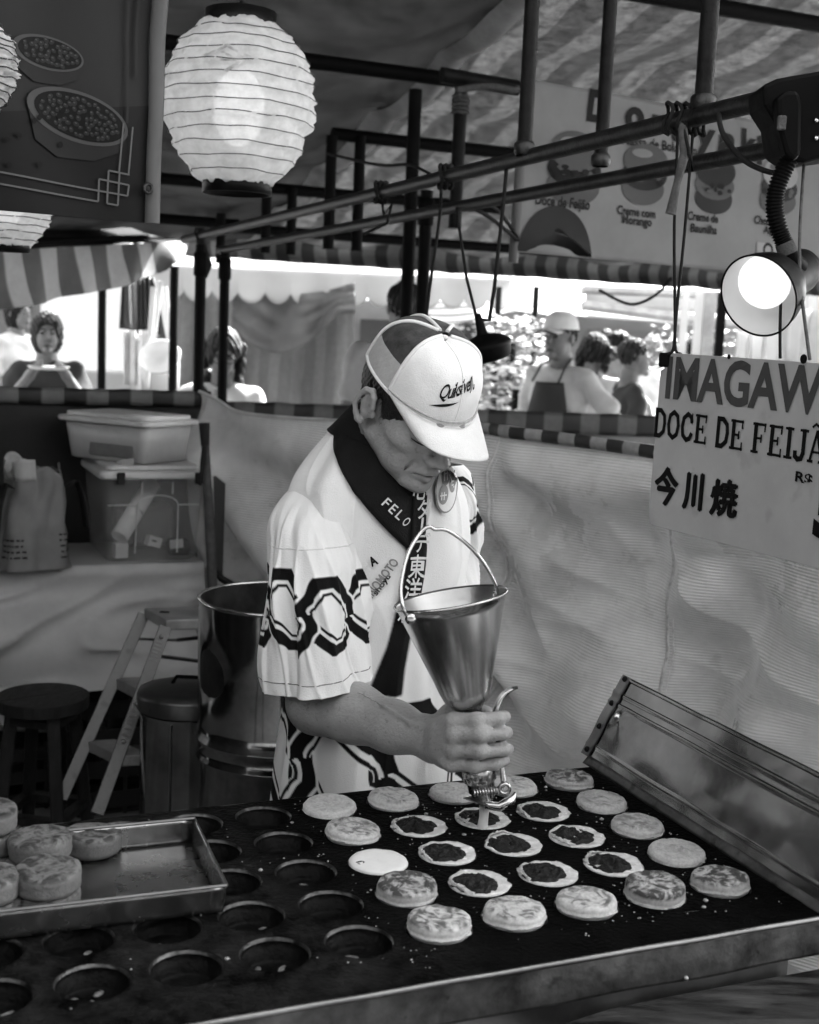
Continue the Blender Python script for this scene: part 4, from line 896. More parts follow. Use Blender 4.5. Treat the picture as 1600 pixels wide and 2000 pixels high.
# ================================================================== hanging banners, lanterns, lamp, sign, cords
# ---- paper lanterns
def paper(name, base):
    m = mat(name, base, 0.8, var=0.16, scale=30, bump=1.0, bscale=60, trans=0.55, spec=0.1); return m
paper('lantern_paper', 0.66)
_lm = MATS['lantern_paper'].node_tree; _o = _lm.nodes['Material Output']; _src = _o.inputs['Surface'].links[0].from_socket
_tp = _lm.nodes.new('ShaderNodeBsdfTransparent'); _mx = _lm.nodes.new('ShaderNodeMixShader'); _mx.inputs[0].default_value = 0.06; _lm.links.new(_src, _mx.inputs[1]); _lm.links.new(_tp.outputs[0], _mx.inputs[2]); _lm.links.new(_mx.outputs[0], _o.inputs['Surface'])
mat('lantern_black', 0.006, 0.35, var=0.3, scale=20, bump=0.05); mat('wire_dark', 0.03, 0.6, var=0.2, bump=0.0); mat('ink_grey', 0.56, 0.8, var=0.5, scale=40, trans=0.55)
mat('bulb_glow', 0.9, 0.3, emit=.38, bump=0.0)
def lantern(c, R, H, label, seed=0, watts=2.2, lit=True):
    """c = centre; body between two black hoops"""
    L = thing('paper_lantern', (c.x, c.y, c.z - H / 2 - 0.1 * H), label, 'lantern', 'paper lanterns hung under the roof')
    n = 72; ribs = 13; rows = ribs * 4; rings = []
    def prof(k):           # k 0 bottom .. 1 top
        x = 2 * k - 1; x2 = x * 0.93 - 0.07 * (1 - x * x)
        e = (x - 0.10) / (0.90 if x > .1 else 1.10); return R * (0.425 + 0.575 * max(0.0, 1 - abs(e) ** 2.0) ** 0.85)
    for i in range(rows + 1):
        k = i / rows; r = prof(k); w = -0.0035 * R / 0.13 * math.sin(PI * ((i % 4) / 4)) if i % 4 else 0
        rg = []
        for j in range(n):
            a = 2 * PI * j / n; d = 0.010 * (R / .13) * nz((seed + 3 * math.cos(a), 3 * math.sin(a), k * 11)) + 0.009 * nz((seed + 8 * math.cos(a), 8 * math.sin(a), k * 26)) + .004 * nz((seed + 17 * math.cos(a), 17 * math.sin(a), k * 40))
            rg.append(Vector((c.x + (r + w * .8 + d) * math.cos(a), c.y + (r + w * .8 + d) * math.sin(a), c.z - H / 2 + H * k)))
        rings.append(rg)
    MB().loft(rings).build('paper_shade', 'lantern_paper', L)
    for i in range(1, ribs):
        k = i / ribs; r = prof(k) + 0.0012
        MB().tube([Vector((c.x + (r + 0.010 * (R / .13) * nz((seed + 3 * math.cos(a), 3 * math.sin(a), k * 11)) + .002) * math.cos(a), c.y + (r + 0.010 * (R / .13) * nz((seed + 3 * math.cos(a), 3 * math.sin(a), k * 11)) + .002) * math.sin(a), c.z - H / 2 + H * k + 0.005 * nz((2 * math.cos(a), 2 * math.sin(a) + k * 9, seed)))) for a in [2 * PI * j / 48 for j in range(49)]], 0.0010, 4).build('hoop_wire', 'wire_dark', L)
    for sgn, hh in ((1, 0.07), (-1, 0.06)):
        z0 = c.z + sgn * H / 2; MB().lathe([(R * .462, z0 - sgn * hh * H * .4), (R * .465, z0 + sgn * hh * H * .8), (R * .44, z0 + sgn * hh * H * .8), (R * .44, z0 - sgn * hh * H * .4)], (c.x, c.y, 0), 40).build('black_hoop', 'lantern_black', L)
    # inked characters half seen on the paper
    def on(x, y, a0=-PI / 2):
        k = 0.5 + y / H; a = a0 + x / R; r = prof(max(0.02, min(.98, k))) + 0.012; return Vector((c.x + r * math.cos(a), c.y + r * math.sin(a), c.z + y))
    for ch, y0 in (('今', 0.10),):
        text_on(ch, lambda x, y: on(x - 0.34 * R, y + y0 * H), 'ink_grey', L, 'painted_character', h=0.17 * H, w=0.62 * R)
    if lit:
        MB().ell((c.x, c.y, c.z - 0.02 * H), (R * .34, R * .34, R * .50), 20, 12).build('bulb', 'bulb_glow', L)
        MB().tube([Vector((c.x, c.y, c.z + .04)), Vector((c.x, c.y, c.z + H * .55))], 0.012, 10).build('bulb_holder', 'lantern_black', L)
        ld_ = bpy.data.lights.new('lantern_light', 'POINT'); ld_.energy = watts; ld_.shadow_soft_size = R * .52; lo = bpy.data.objects.new('lantern_light', ld_); COL.objects.link(lo); lo.location = (c.x, c.y, c.z - 0.03 * H); lo.parent = L; lo.matrix_parent_inverse = wm(L).inverted()
        MATS['bulb_glow']
    MB().tube([Vector((c.x - R * .43, c.y, c.z + H * .54)), Vector((c.x, c.y, c.z + H * .62)), Vector((c.x + R * .43, c.y, c.z + H * .54))], 0.0015, 5).build('hanger_wire', 'wire_dark', L)
    MB().tube([Vector((c.x, c.y, c.z + H * .61)), Vector((c.x, c.y, roof_z(c.to_3d().dot(B2)) + 0.02))], 0.004, 6).build('cord', 'rope_dark', L)
    return L
LC = PY(467, 204, 2.9)
lantern(LC, 0.166, 0.352, 'large glowing pale paper lantern with black hoops under the dark roof', 0, 0.028)
lantern(PY(18, 392, 3.0), 0.10, 0.21, 'small lantern showing its lower half below the bean banner', 5, 0.006)
lantern(PY(-62, 128, 1.75), 0.062, 0.125, 'lantern mostly outside the left edge in front of the bean banner', 9, 0.0, lit=False)
# ---- bean banner at upper left
def vinyl_print(name, base, rough=0.25): return mat(name, base, max(rough, .5), var=0.12, scale=5, bump=0.06, bscale=20, spec=0.08)
vinyl_print('banner_grey', 0.015); vinyl_print('banner_dark', 0.007); vinyl_print('bowl_grey', 0.05); vinyl_print('bean_black', 0.004); vinyl_print('line_grey', 0.08); vinyl_print('banner_bar', 0.09, 0.45); vinyl_print('line_dark', 0.015)
BRc, BLc, TRc = PY(303, 437, 2.25), PY(0, 411, 2.06), PY(321, -2, 2.25)
bx = (BRc - BLc); by = (TRc - BRc); bw_px = 303.0
LB = BLc - bx * 0.6
ban = thing('bean_banner', BRc.lerp(BLc, .5), 'dark hanging banner printed with two bowls of beans', 'banner')
nrm = bx.cross(by).normalized(); nrm = -nrm if nrm.dot(CAM - BRc) < 0 else nrm
def BN(u, v, off=0.0):
    """photo-like banner coordinates: u 0..303 along, v 437 bottom .. 0 upwards; rippled vinyl"""
    x = u / 303.0; y = (437 - v) / 437.0
    w = 0.006 * nz((x * 2, y * 3, 1)) + 0.003 * math.sin(x * 9 + y * 4)
    return BLc + bx * x + by * y + nrm * (off + w)
MB().grid(lambda a, b: BN(-200 + 478 * a, 437 - 620 * b), 60, 60).build('sheet', 'banner_grey', ban)
MB().grid(lambda a, b: BN(-200 + 478 * a, 437 - 190 * b * (0.75 + 0.45 * a), 0.0012), 60, 30).build('dark_print', 'banner_dark', ban)
bar = MB(); bar.loft([[BN(278, v, -0.004), BN(303, v, -0.004), BN(303, v, 0.014), BN(290, v, 0.018), BN(278, v, 0.012)] for v in range(437, -190, -30)], cap=True).build('edge_bar', 'banner_bar', ban)
def fan(pts, F, rings=6):
    n_ = len(pts); cx_ = sum(p[0] for p in pts) / n_; cy_ = sum(p[1] for p in pts) / n_; mb_ = MB(); mb_.loft([[F(cx_ + (p[0] - cx_) * k / rings, cy_ + (p[1] - cy_) * k / rings) for p in pts] for k in range(rings + 1)]); return mb_
def dens(pts, m_=6): return [(a[0] + (b[0] - a[0]) * k / m_, a[1] + (b[1] - a[1]) * k / m_) for a, b in zip(pts, pts[1:] + pts[:1]) for k in range(m_)]
def flat(pts, m, name, off, par=ban, F=None): return fan(pts if len(pts) > 20 else dens(pts, 4), lambda u, v: (F or BN)(u, v, off)).build(name, m, par, fix=False)
def ell_pts(cx, cy, rx, ry, rot=0, n=40): return [(cx + rx * math.cos(a) * math.cos(rot) - ry * math.sin(a) * math.sin(rot), cy + rx * math.cos(a) * math.sin(rot) + ry * math.sin(a) * math.cos(rot)) for a in [2 * PI * i / n for i in range(n)]]
def bowl(cx, cy, rx, ry, rot, dep, nb, k0):
    # a printed bowl: side, rim, dark inside, bean shapes
    side = [(cx + rx * math.cos(a) , cy + ry * math.sin(a) + rx * math.cos(a) * math.sin(rot)) for a in [PI * i / 20 for i in range(21)]] + [(cx - rx * .62, cy + dep * .8), (cx - rx * .3, cy + dep), (cx + rx * .3, cy + dep), (cx + rx * .72, cy + dep * .8)][::1]
    flat([(cx + rx, cy + rx * math.sin(rot)), (cx + rx * .8, cy + dep * .75), (cx + rx * .35, cy + dep), (cx - rx * .35, cy + dep), (cx - rx * .8, cy + dep * .65), (cx - rx, cy - rx * math.sin(rot))], 'banner_grey' if dep > 0 else 'bowl_grey', 'bowl_side', 0.0030 + k0)
    flat(ell_pts(cx, cy, rx, ry, rot), 'bowl_grey', 'bowl_rim', 0.0038 + k0); flat(ell_pts(cx + 3, cy, rx * .89, ry * .86, rot), 'bean_black', 'bowl_hollow', 0.0046 + k0)
    b = MB(); R = random.Random(int(cx)); pts = []
    for i in range(900):
        a = R.random() * 6.283; d = math.sqrt(R.random()) * .86; x, y = d * math.cos(a) * rx * .9, d * math.sin(a) * ry * .86
        u, v = cx + 3 + x * math.cos(rot) - y * math.sin(rot), cy + x * math.sin(rot) + y * math.cos(rot)
        if all(math.hypot(u - p, v - q) > 8.2 for p, q in pts): pts.append((u, v))
        if len(pts) >= nb: break
    for i, (u, v) in enumerate(pts):
        rr = R.uniform(4.5, 6.2); ro = R.random() * 3
        b.poly([BN(x, y, 0.0052 + k0 + i * 1e-6) for x, y in ell_pts(u, v, rr, rr * .72, ro, 10)])
        
    b.build('beans', 'bean_mid', ban, fix=False)
    h = MB()
    for i, (u, v) in enumerate(pts): h.poly([BN(x, y, 0.0058 + k0) for x, y in ell_pts(u - 1.2, v - 1.5, 2.2, 1.3, .4, 8)])
    h.build('bean_lights', 'bowl_grey', ban, fix=False)
vinyl_print('bean_mid', 0.018)
bowl(78, 142, 66, 30, 0.10, 55, 70, 0.0); bowl(137, 250, 98, 46, 0.22, 78, 130, 0.0012)
lines = MB()
def ln(a, b, w=3.5, off=0.0068): 
    dx, dy = b[0] - a[0], b[1] - a[1]; L_ = math.hypot(dx, dy); nx_, ny_ = -dy / L_ * w / 2, dx / L_ * w / 2; N = max(2, int(L_ / 20))
    MB().grid(lambda s, t: BN(a[0] + dx * s + nx_ * (2 * t - 1), a[1] + dy * s + ny_ * (2 * t - 1), off), N, 2).build('printed_line', 'line_grey' if off < .0072 else 'line_dark', ban, fix=False)
for a, b in (((-200, 352), (238, 388)), ((-200, 374), (182, 404)), ((182, 361), (182, 404)), ((182, 361), (240, 367)), ((240, 367), (238, 388)), ((199, 343), (199, 406)), ((199, 343), (240, 347)), ((199, 406), (220, 408)), ((220, 345), (220, 408)), ((222, 250), (219, 345)), ((242, 255), (238, 345))): ln(a, b)
ln((229, 250), (231, -180), 5, 0.0076); ln((248, 160), (252, -180), 6, 0.0076)
gr_ = BN(272, 371, 0.018); MB().lathe([(0.010, 0), (0.010, .003), (0.005, .003), (0.005, 0)], gr_, 16, nrm.to_track_quat('Z', 'Y').to_matrix()).build('eyelet', 'pipe_worn', ban)
for k in range(9):
    R = random.Random(k + 50); u, v = R.uniform(0, 110), R.uniform(235, 360)
    flat(ell_pts(u, v, 6, 4.5, R.random() * 3, 10), 'bean_black', 'loose_bean', 0.007 + k * 1e-4)
# ---- cake menu banner
vinyl_print('menu_grey', 0.135); vinyl_print('menu_black', 0.004); vinyl_print('menu_mid', 0.05); vinyl_print('menu_dark', 0.011); vinyl_print('menu_pale', 0.19)
mTL, mBL, mBR, mTR = PY(1026, 152, 3.75), PY(1003, 492, 3.75), PY(1700, 552, 4.65), PY(1700, 276, 4.65)
mn = thing('menu_banner', mBL.lerp(mBR, .5), 'grey vinyl cake menu banner hung under the striped roof', 'banner')
mnr = (mBR - mBL).cross(mTL - mBL).normalized(); mnr = -mnr if mnr.dot(CAM - mBL) < 0 else mnr
# real size 1.43 x 0.51 m ; coordinates in metres from lower left corner
mex = (mBR - mBL); MW = mex.length; mex = mex / MW; mey = (mTL - mBL); MH = mey.length; mey = mey / MH
def MN(x, y, off=0.0): return mBL + mex * x + mey * y + mnr * (off + 0.010 * nz((x * 3, y * 4, 0)) + 0.004 * math.sin(x * 14 + y * 20))
MB().grid(lambda a, b: MN(MW * a, MH * b), 90, 40).build('sheet', 'menu_grey', mn, solid=0.001)
MB().tube([MN(0.008, -0.03, -.006), MN(0.012, MH + 0.01, -.006)], 0.015, 10).build('side_sleeve', 'banner_bar', mn)
def M2(x, y, off=0.003): return MN(x, y, off)
def muv(u, v):   # sample: place by where it stands on the banner sheet
    d = ray(u, v); k = (mBL - CAM).dot(mnr) / d.dot(mnr); p = CAM + d * k - mBL; return p.dot(mex), p.dot(mey)
def mtext(body, u, v, h, w=None, m='menu_black', off=0.004, slant=0.0, **k):
    x0, y0 = muv(u, v); text_on(body, lambda x, y: MN(x0 + x, y0 + y + slant * x, off), m, mn, h=h, w=w, **k)
x0, y0 = muv(1143, 238); x1, _ = muv(1490, 275)
xs = [x0 + (x1 - x0) * f for f in (0.0, 0.19, 0.335, 0.455, 0.60, 0.725, 0.855, 0.955)]
for ch, x, yo, h in zip('Dorayaki', xs, (0.0, -.005, -0.012, -0.02, -0.055, -0.035, -0.04, -0.05), (.092, .068, .064, .068, .09, .068, .098, .095)):
    text_on(ch, lambda a, b: MN(x + a, y0 + yo + b, 0.004), 'menu_black', mn, h=h, w={'r': .055, 'i': .030}.get(ch, .078), bold=0.05)
mtext('Massa de Bolo com', 1212, 285, 0.030, bold=0.02)
mtext('Doce de Feijão', 1043, 406, 0.040, w=0.205, bold=0.03)
mtext('Creme com', 1203, 422, 0.028, w=0.165, bold=0.03); mtext('Morango', 1213, 446, 0.036, w=0.127, bold=0.03)
mtext('Creme de', 1338, 436, 0.028, w=0.135, bold=0.03); mtext('Baunilha', 1345, 460, 0.028, w=0.115, bold=0.03)
mtext('Chocolate', 1472, 446, 0.028, w=0.145, bold=0.025); mtext('Alpino', 1490, 470, 0.034, w=0.095, bold=0.025)
def mflat(pts, m, off, nm): fan(pts if len(pts) > 20 else dens(pts, 5), lambda x, y: MN(x, y, off), 5).build(nm, m, mn, fix=False)
def dora(u, v, w, top, mid, bot, k):
    cx, cy = muv(u, v); e = lambda x, y, rx, ry: [(cx + x * w + rx * w * math.cos(a), cy + y * w + ry * w * math.sin(a)) for a in [2 * PI * i / 28 for i in range(28)]]
    mflat(e(0, -0.24, .47, .26), bot, 0.0035 + k * 1e-4, 'printed_cake'); mflat(e(0, -0.02, .49, .24), mid, 0.0042 + k * 1e-4, 'printed_filling'); mflat(e(0, 0.22, .48, .27), top, 0.0049 + k * 1e-4, 'printed_cake')
    mflat(e(-.1, 0.33, .22, .07), 'menu_mid' if top != 'menu_mid' else 'menu_grey', 0.0056 + k * 1e-4, 'printed_shine')
    R = random.Random(k)
    for i in range(12):
        mflat(e(R.uniform(-.38, .38), R.uniform(-.14, .0), R.uniform(.03, .07), R.uniform(.03, .05)), 'menu_black' if i % 3 else 'menu_mid', 0.0060 + i * 1e-4, 'printed_fleck')
dora(1118, 330, 0.215, 'menu_mid', 'menu_black', 'menu_mid', 1); dora(1257, 345, 0.185, 'menu_mid', 'menu_dark', 'menu_mid', 2); dora(1392, 368, 0.185, 'menu_dark', 'menu_mid', 'menu_dark', 3); dora(1518, 375, 0.185, 'menu_pale', 'menu_dark', 'menu_mid', 4)
# plain dark disc where the sheet carried a cartoon picture
cx, cy = muv(1082, 505)
mflat([(cx + 0.145 * math.cos(a), max(0.004, cy + 0.150 * math.sin(a))) for a in [PI * i / 30 - .05 for i in range(32)]], 'menu_dark', 0.0040, 'printed_disc')
px_, py_ = muv(1475, 515); mflat([(px_, py_ - .05), (px_ + .15, py_ - .05), (px_ + .15, py_ + .055), (px_, py_ + .055)], 'menu_pale', 0.0038, 'printed_patch')
mtext('O', 1487, 512, 0.05, bold=0.03)
# ---- hanging price sign
mat('sign_board', 0.31, 0.5, var=0.10, scale=7, bump=0.12, bscale=40, speck=0.15, spec=.15); mat('sign_grey', 0.045, 0.6, var=0.12, scale=20, spec=.1); mat('sign_black', 0.004, 0.6, var=0.2, scale=20, spec=.05); mat('sign_edge', 0.6, 0.5, var=0.1)
sTL, sBL, sBR, sTR = PY(1293, 688, 2.13), PY(1265, 1024, 2.13), PY(1600, 1111, 1.78), PY(1600, 706, 1.78)
sg_ = thing('price_sign', sBL.lerp(sBR, .5), 'hanging white board sign with large grey and black sweet bean lettering', 'sign')
sx_ = (sBR - sBL); sy_ = (sTL - sBL); SWd = sx_.length; SHt = sy_.length; sx_ /= SWd; sy_ /= SHt
snr = sx_.cross(sy_).normalized(); snr = -snr if snr.dot(CAM - sBL) < 0 else snr
def SG(x, y, off=0.0): return sBL + sx_ * x + sy_ * y + snr * off
def suv(u, v): d = ray(u, v); k = (sBL - CAM).dot(snr) / d.dot(snr); p = CAM + d * k - sBL; return p.dot(sx_), p.dot(sy_)
topR = suv(1600, 708)[1]
WID = 0.86
def board():
    rr = 0.012; p = [(0.0, rr), (rr * .3, rr * .3), (rr, 0.0), (WID, 0.0), (WID, topR - .0), (0.03, SHt), (0.012, SHt - .002), (0.010, SHt - .026), (0.0, SHt - .03)]
    return MB().prism([SG(x, y, 0) for x, y in p], snr * -0.006)
board().build('board', 'sign_board', sg_, bevel=0.001)
def stext(body, u, v, u2, v2, hpx, m, off=0.0012, **k):
    """text along the line (u,v)-(u2,v2) on the board, hpx photo pixels high at its left"""
    a = Vector(suv(u, v)); b = Vector(suv(u2, v2)); d = (b - a); L_ = d.length; d /= L_; h = Vector(suv(u, v - hpx)) - a; hh = h.length
    return text_on(body, lambda x, y: SG(a.x + d.x * x, a.y + d.y * x + y, off), m, sg_, w=L_, h=hh, **k)
stext('IMAGAW', 1300, 779, 1606, 812, 84, 'sign_grey', bold=0.028, spacing=1.0)
# slab-serif line built from strokes
SERIF = {'D': ([((0, 0), (0, 1), .2), ], [[(0.0, .93), (.35, .93), (.62, .75), (.66, .5), (.62, .25), (.35, .07), (0.0, .07)]]),
 'O': ([], [[(.33, .95), (.6, .78), (.66, .5), (.6, .22), (.33, .05), (.07, .22), (0.0, .5), (.07, .78), (.33, .95)]]),
 'C': ([], [[(.62, .72), (.5, .92), (.33, .95), (.08, .78), (0.0, .5), (.08, .22), (.33, .05), (.52, .1), (.64, .28)]])}
def sstroke(base, d, sc, pts, w, off, m='sign_black', thin=None):
    mb = MB()
    for i in range(len(pts) - 1):
        (xa, ya), (xb, yb) = pts[i], pts[i + 1]; dx, dy = xb - xa, yb - ya; L_ = math.hypot(dx, dy); ww = w
        if thin: ww = thin + (w - thin) * abs(dy) / L_
        nx_, ny_ = -dy / L_ * ww / 2, dx / L_ * ww / 2; ex, ey = dx / L_ * ww * .25, dy / L_ * ww * .25
        q = [(xa - ex + nx_, ya - ey + ny_), (xb + ex + nx_, yb + ey + ny_), (xb + ex - nx_, yb + ey - ny_), (xa - ex - nx_, ya - ey - ny_)]
        mb.poly([SG(base.x + d.x * x * sc + 0 , base.y + d.y * x * sc + y * sc, off + i * 4e-5) for x, y in q])
    return mb
LET = {'D': [([(.14, 0.04), (.14, .96)], .2), ([(.1, .95), (.36, .95), (.56, .78), (.60, .5), (.56, .22), (.36, .05), (.1, .05)], .19)],
 'O': [([(.34, .95), (.54, .82), (.60, .5), (.54, .18), (.34, .05), (.14, .18), (.08, .5), (.14, .82), (.34, .95)], .19)],
 'C': [([(.56, .70), (.52, .86), (.34, .95), (.14, .80), (.08, .5), (.14, .20), (.34, .05), (.5, .12), (.58, .28)], .19), ([(.58, .64), (.58, .98)], .07)],
 'E': [([(.14, .04), (.14, .96)], .2), ([(0.02, .95), (.58, .95)], .10), ([(0.02, .05), (.60, .05)], .10), ([(.14, .5), (.42, .5)], .09), ([(.42, .38), (.42, .62)], .08), ([(.57, .74), (.57, .99)], .08), ([(.59, .01), (.59, .26)], .08)],
 'F': [([(.14, .04), (.14, .96)], .2), ([(0.02, .95), (.58, .95)], .10), ([(0.0, .05), (.30, .05)], .10), ([(.14, .5), (.42, .5)], .09), ([(.42, .38), (.42, .62)], .08), ([(.57, .74), (.57, .99)], .08)],
 'I': [([(.16, .04), (.16, .96)], .2), ([(0.0, .95), (.32, .95)], .10), ([(0.0, .05), (.32, .05)], .10)],
 'J': [([(.38, .96), (.38, .25), (.32, .08), (.18, .04), (.06, .12), (.05, .26)], .19), ([(.22, .95), (.54, .95)], .10)],
 'A': [([(.08, .04), (.30, .98)], .12), ([(.34, .98), (.60, .04)], .2), ([(0, .05), (.2, .05)], .1), ([(.46, .05), (.70, .05)], .1), ([(.18, .34), (.5, .34)], .09)], ' ': []}
a_ = Vector(suv(1277, 851)); b_ = Vector(suv(1600, 905)); d_ = b_ - a_; Ltot = d_.length; d_ /= Ltot; hS = (Vector(suv(1277, 797)) - a_).length
word = 'DOCE DE FEIJÃO'; adv = {'I': .40, 'J': .60, ' ': .30}; x = 0; tot = sum(adv.get(c, .74) for c in 'DOCE DE FEIJ') + .45; k = Ltot / tot
for ch in word:
    c0 = 'A' if ch == 'Ã' else ch; off = 0.0012; allp = MB()
    for pts, w in LET[c0]:
        m_ = sstroke(a_ + d_ * x, d_, 1.0, [(p * k, q * hS) for p, q in pts], w * k * .85, off); off += 2e-4
        allp.add(m_.v, m_.f)
    if ch == 'Ã':
        m_ = sstroke(a_ + d_ * x, d_, 1.0, [(p * k, q * hS) for p, q in ((.12, 1.1), (.25, 1.2), (.42, 1.1), (.55, 1.2))], .08 * k, off); allp.add(m_.v, m_.f)
    if ch != ' ': allp.build('lettering', 'sign_black', sg_, fix=False)
    x += adv.get(ch, .74) * k
for k_, (du, dv) in enumerate(((0, 0), (2.4, 0), (-2.4, 0), (0, 2.2), (0, -2.2))):
    for ch_, u_0, v_0, u_1, v_1, h_0 in (('今', 1279, 983, 1321, 990, 73), ('川', 1335, 993, 1370, 998, 71), ('焼', 1388, 1004, 1438, 1011, 70)): stext(ch_, u_0 + du, v_0 + dv, u_1 + du, v_1 + dv, h_0, 'sign_black', off=.0012 + k_ * .0002, bold=0.008)
stext('R$', 1554, 942, 1588, 950, 24, 'sign_black', bold=0.03); stext('5', 1587, 1050, 1660, 1066, 112, 'sign_black', bold=0.05)
for u, v, r in ((1426, 696, .004), (1572, 700, .007)):
    x, y = suv(u, v); MB().lathe([(r, 0.0008), (0.0001, 0.0008)], SG(x, y, 0.0004), 14, snr.to_track_quat('Z', 'Y').to_matrix()).build('screw_hole', 'sign_black', sg_)
MB().box(SG(0.012, SHt - 0.012, 0), (0.022, 0.014, 0.024), frame3(-0.6)).build('corner_clip', 'sign_black', sg_, bevel=0.004)
# strings from the rail to the sign
def on_rail(R0, R1, u):
    best = min(range(401), key=lambda i: abs(px_of(R0.lerp(R1, i / 400))[0] - u)); return R0.lerp(R1, best / 400)
def px_of(p): c = RC.transposed() @ (Vector(p) - CAM); return 800 + FPX * c.x / -c.z, 1000 - FPX * c.y / -c.z
ra = on_rail(RU0, RU1, 1336); sgt = SG(0.028, SHt - 0.002, -0.003); kn = sgt.lerp(ra, 0.07)
rope('sign_string', [ra + Vector((-.012, 0, 0)), ra.lerp(kn, .5) + Vector((-.010, 0, 0)), kn, sgt + Vector((-.010, 0, 0))], 0.0026, 'left strand of black string holding up the price sign', cat='string')
rope('sign_string', [ra + Vector((.014, 0, 0)), ra.lerp(kn, .5) + Vector((.008, 0, 0)), kn, sgt + Vector((.012, 0, 0))], 0.0026, 'right strand of black string holding up the price sign', cat='string')
for dx, dz in ((-0.02, -.03), (0.0, .02), (0.025, -.01)):
    pass
kk = thing('string_knot', ra, 'tangle of black string knotted round the rail above the price sign', 'knot')
for j in range(5):
    o_ = Vector((-.03 + .015 * j, 0, 0)); MB().tube([ra + o_ + Vector((0.004 * math.sin(3 * a), 0.024 * math.cos(a), 0.026 * math.sin(a))) for a in [2 * PI * i / 14 for i in range(15)]], 0.0035, 6).build('coil', 'rope_dark', kk)
q = on_rail(RU0, RU1, 1330)
MB().tube([q, PY(1338, 300, 2.13), PY(1322, 360, 2.13), PY(1310, 418, 2.13)], [.008, .008, .006, .009], 6).build('loose_end', 'rope_grey', kk)
MB().tube([q, PY(1345, 290, 2.12), PY(1352, 335, 2.12), PY(1345, 300, 2.12)], .003, 6).build('loop', 'rope_dark', kk)
e1, e2 = suv(1552, 700), suv(1580, 701)
rope('sign_string', [SG(e2[0], e2[1], -.003), PY(1562, 520, 1.9), PY(1570, 330, 1.95), PY(1576, 300, 1.96)], 0.0026, 'thin dark string rising from the sign behind the lamp', 'rope_grey', cat='string')
rope('sign_string', [SG(*suv(1522, 699), -.003), PY(1524, 640, 1.9), PY(1526, 560, 1.95)], 0.0024, 'short string from the sign top to behind the lamp shade', cat='string')
# ---- clip lamp
YL = 1.95
lp = thing('clip_lamp', PY(1545, 330, YL), 'black gooseneck clip lamp with lit round shade at the right', 'lamp')
mat('lamp_black', 0.002, 0.5, var=0.2, scale=20, bump=0.04, spec=0.06); mat('lamp_white', 0.6, 0.35, var=0.05, scale=8, bump=0.0); mat('lamp_glow', 0.9, 0.4, emit=.09, bump=0.0)
def LP(u, v, dy=0.0): return PY(u, v, YL + dy)
clamp = MB().prism([LP(u, v, -0.035) for u, v in ((1490, 166), (1520, 152), (1600, 138), (1680, 130), (1680, 300), (1600, 310), (1572, 318), (1550, 312), (1525, 296), (1516, 240), (1494, 205))], (0, 0.09, 0)).build('clamp', 'lamp_black', lp, bevel=0.006)
MB().prism([LP(u, v, -0.06) for u, v in ((1518, 190), (1535, 176), (1560, 176), (1568, 200), (1566, 300), (1552, 316), (1536, 300), (1522, 250))], (0, 0.03, 0)).build('switch_housing', 'lamp_black', lp, bevel=0.006)
MB().box(LP(1527, 240, -0.062), (0.012, 0.01, 0.02)).build('switch', 'rope_grey', lp, bevel=0.002)
for v in (235, 270): MB().ell(LP(1594, v, -0.036), (0.004, 0.004, 0.004), 8, 6).build('screw', 'steel_bright', lp)
gp = [LP(1548, 300, -.02), LP(1530, 335, -.02), LP(1516, 375, -.02), LP(1514, 415, -.02), LP(1524, 455, -.02), LP(1534, 478, -.02)]
fine = [cr(gp, i / 120) for i in range(121)]
MB().tube(fine, [0.0115 + 0.0022 * (1 if (i // 2) % 2 else 0) for i in range(121)], 14).build('gooseneck', 'lamp_black', lp)
MB().tube([LP(1532, 474, -.02), LP(1541, 496, -.02)], [0.014, 0.015], 14).build('neck_collar', 'rope_grey', lp)
MB().tube([LP(1541, 492, -.02), LP(1548, 512, -.02), LP(1556, 522, -0.01)], [0.013, 0.016, 0.018], 12).build('swivel', 'lamp_black', lp)
# bell shade: mouth centre at (1478,580), opening towards left, down and camera
mc = LP(1481, 578, -0.05); axis = Vector((-0.66, -0.66, -0.36)).normalized(); Ms = (-axis).to_track_quat('Z', 'Y').to_matrix()
RM = 0.0615
MB().lathe([(RM, 0.0), (RM * 1.0, .004), (RM * .97, .02), (RM * .86, .045), (RM * .70, .062), (RM * .60, .072), (RM * .58, .078), (RM * .56, .12), (RM * .50, .135), (0.001, .138)], mc, 48, Ms).build('shade', 'lamp_black', lp)
MB().lathe([(RM * .985, 0.001), (RM * .95, .02), (RM * .84, .043), (RM * .66, .060), (RM * .3, .068), (0.001, .069)], mc, 48, Ms).build('reflector', 'lamp_white', lp)
MB().tube([mc + Ms @ Vector((RM * math.cos(a), RM * math.sin(a), 0)) for a in [2 * PI * i / 48 for i in range(49)]], 0.0016, 6).build('shade_lip', 'lamp_black', lp)
MB().ell(mc - axis * 0.032 + Vector((-.008, 0, .010)), (RM * .66, RM * .66, 0.030), 24, 12, Ms).build('bulb', 'lamp_glow', lp)
pl_ = bpy.data.lights.new('lamp_light', 'SPOT'); pl_.energy = .022; pl_.spot_size = math.radians(120); pl_.spot_blend = 0.6; pl_.shadow_soft_size = 0.03
plo = bpy.data.objects.new('lamp_light', pl_); COL.objects.link(plo); plo.location = mc + axis * 0.004; plo.rotation_euler = (-axis).to_track_quat('Z', 'Y').to_euler(); plo.parent = lp; plo.matrix_parent_inverse = wm(lp).inverted()
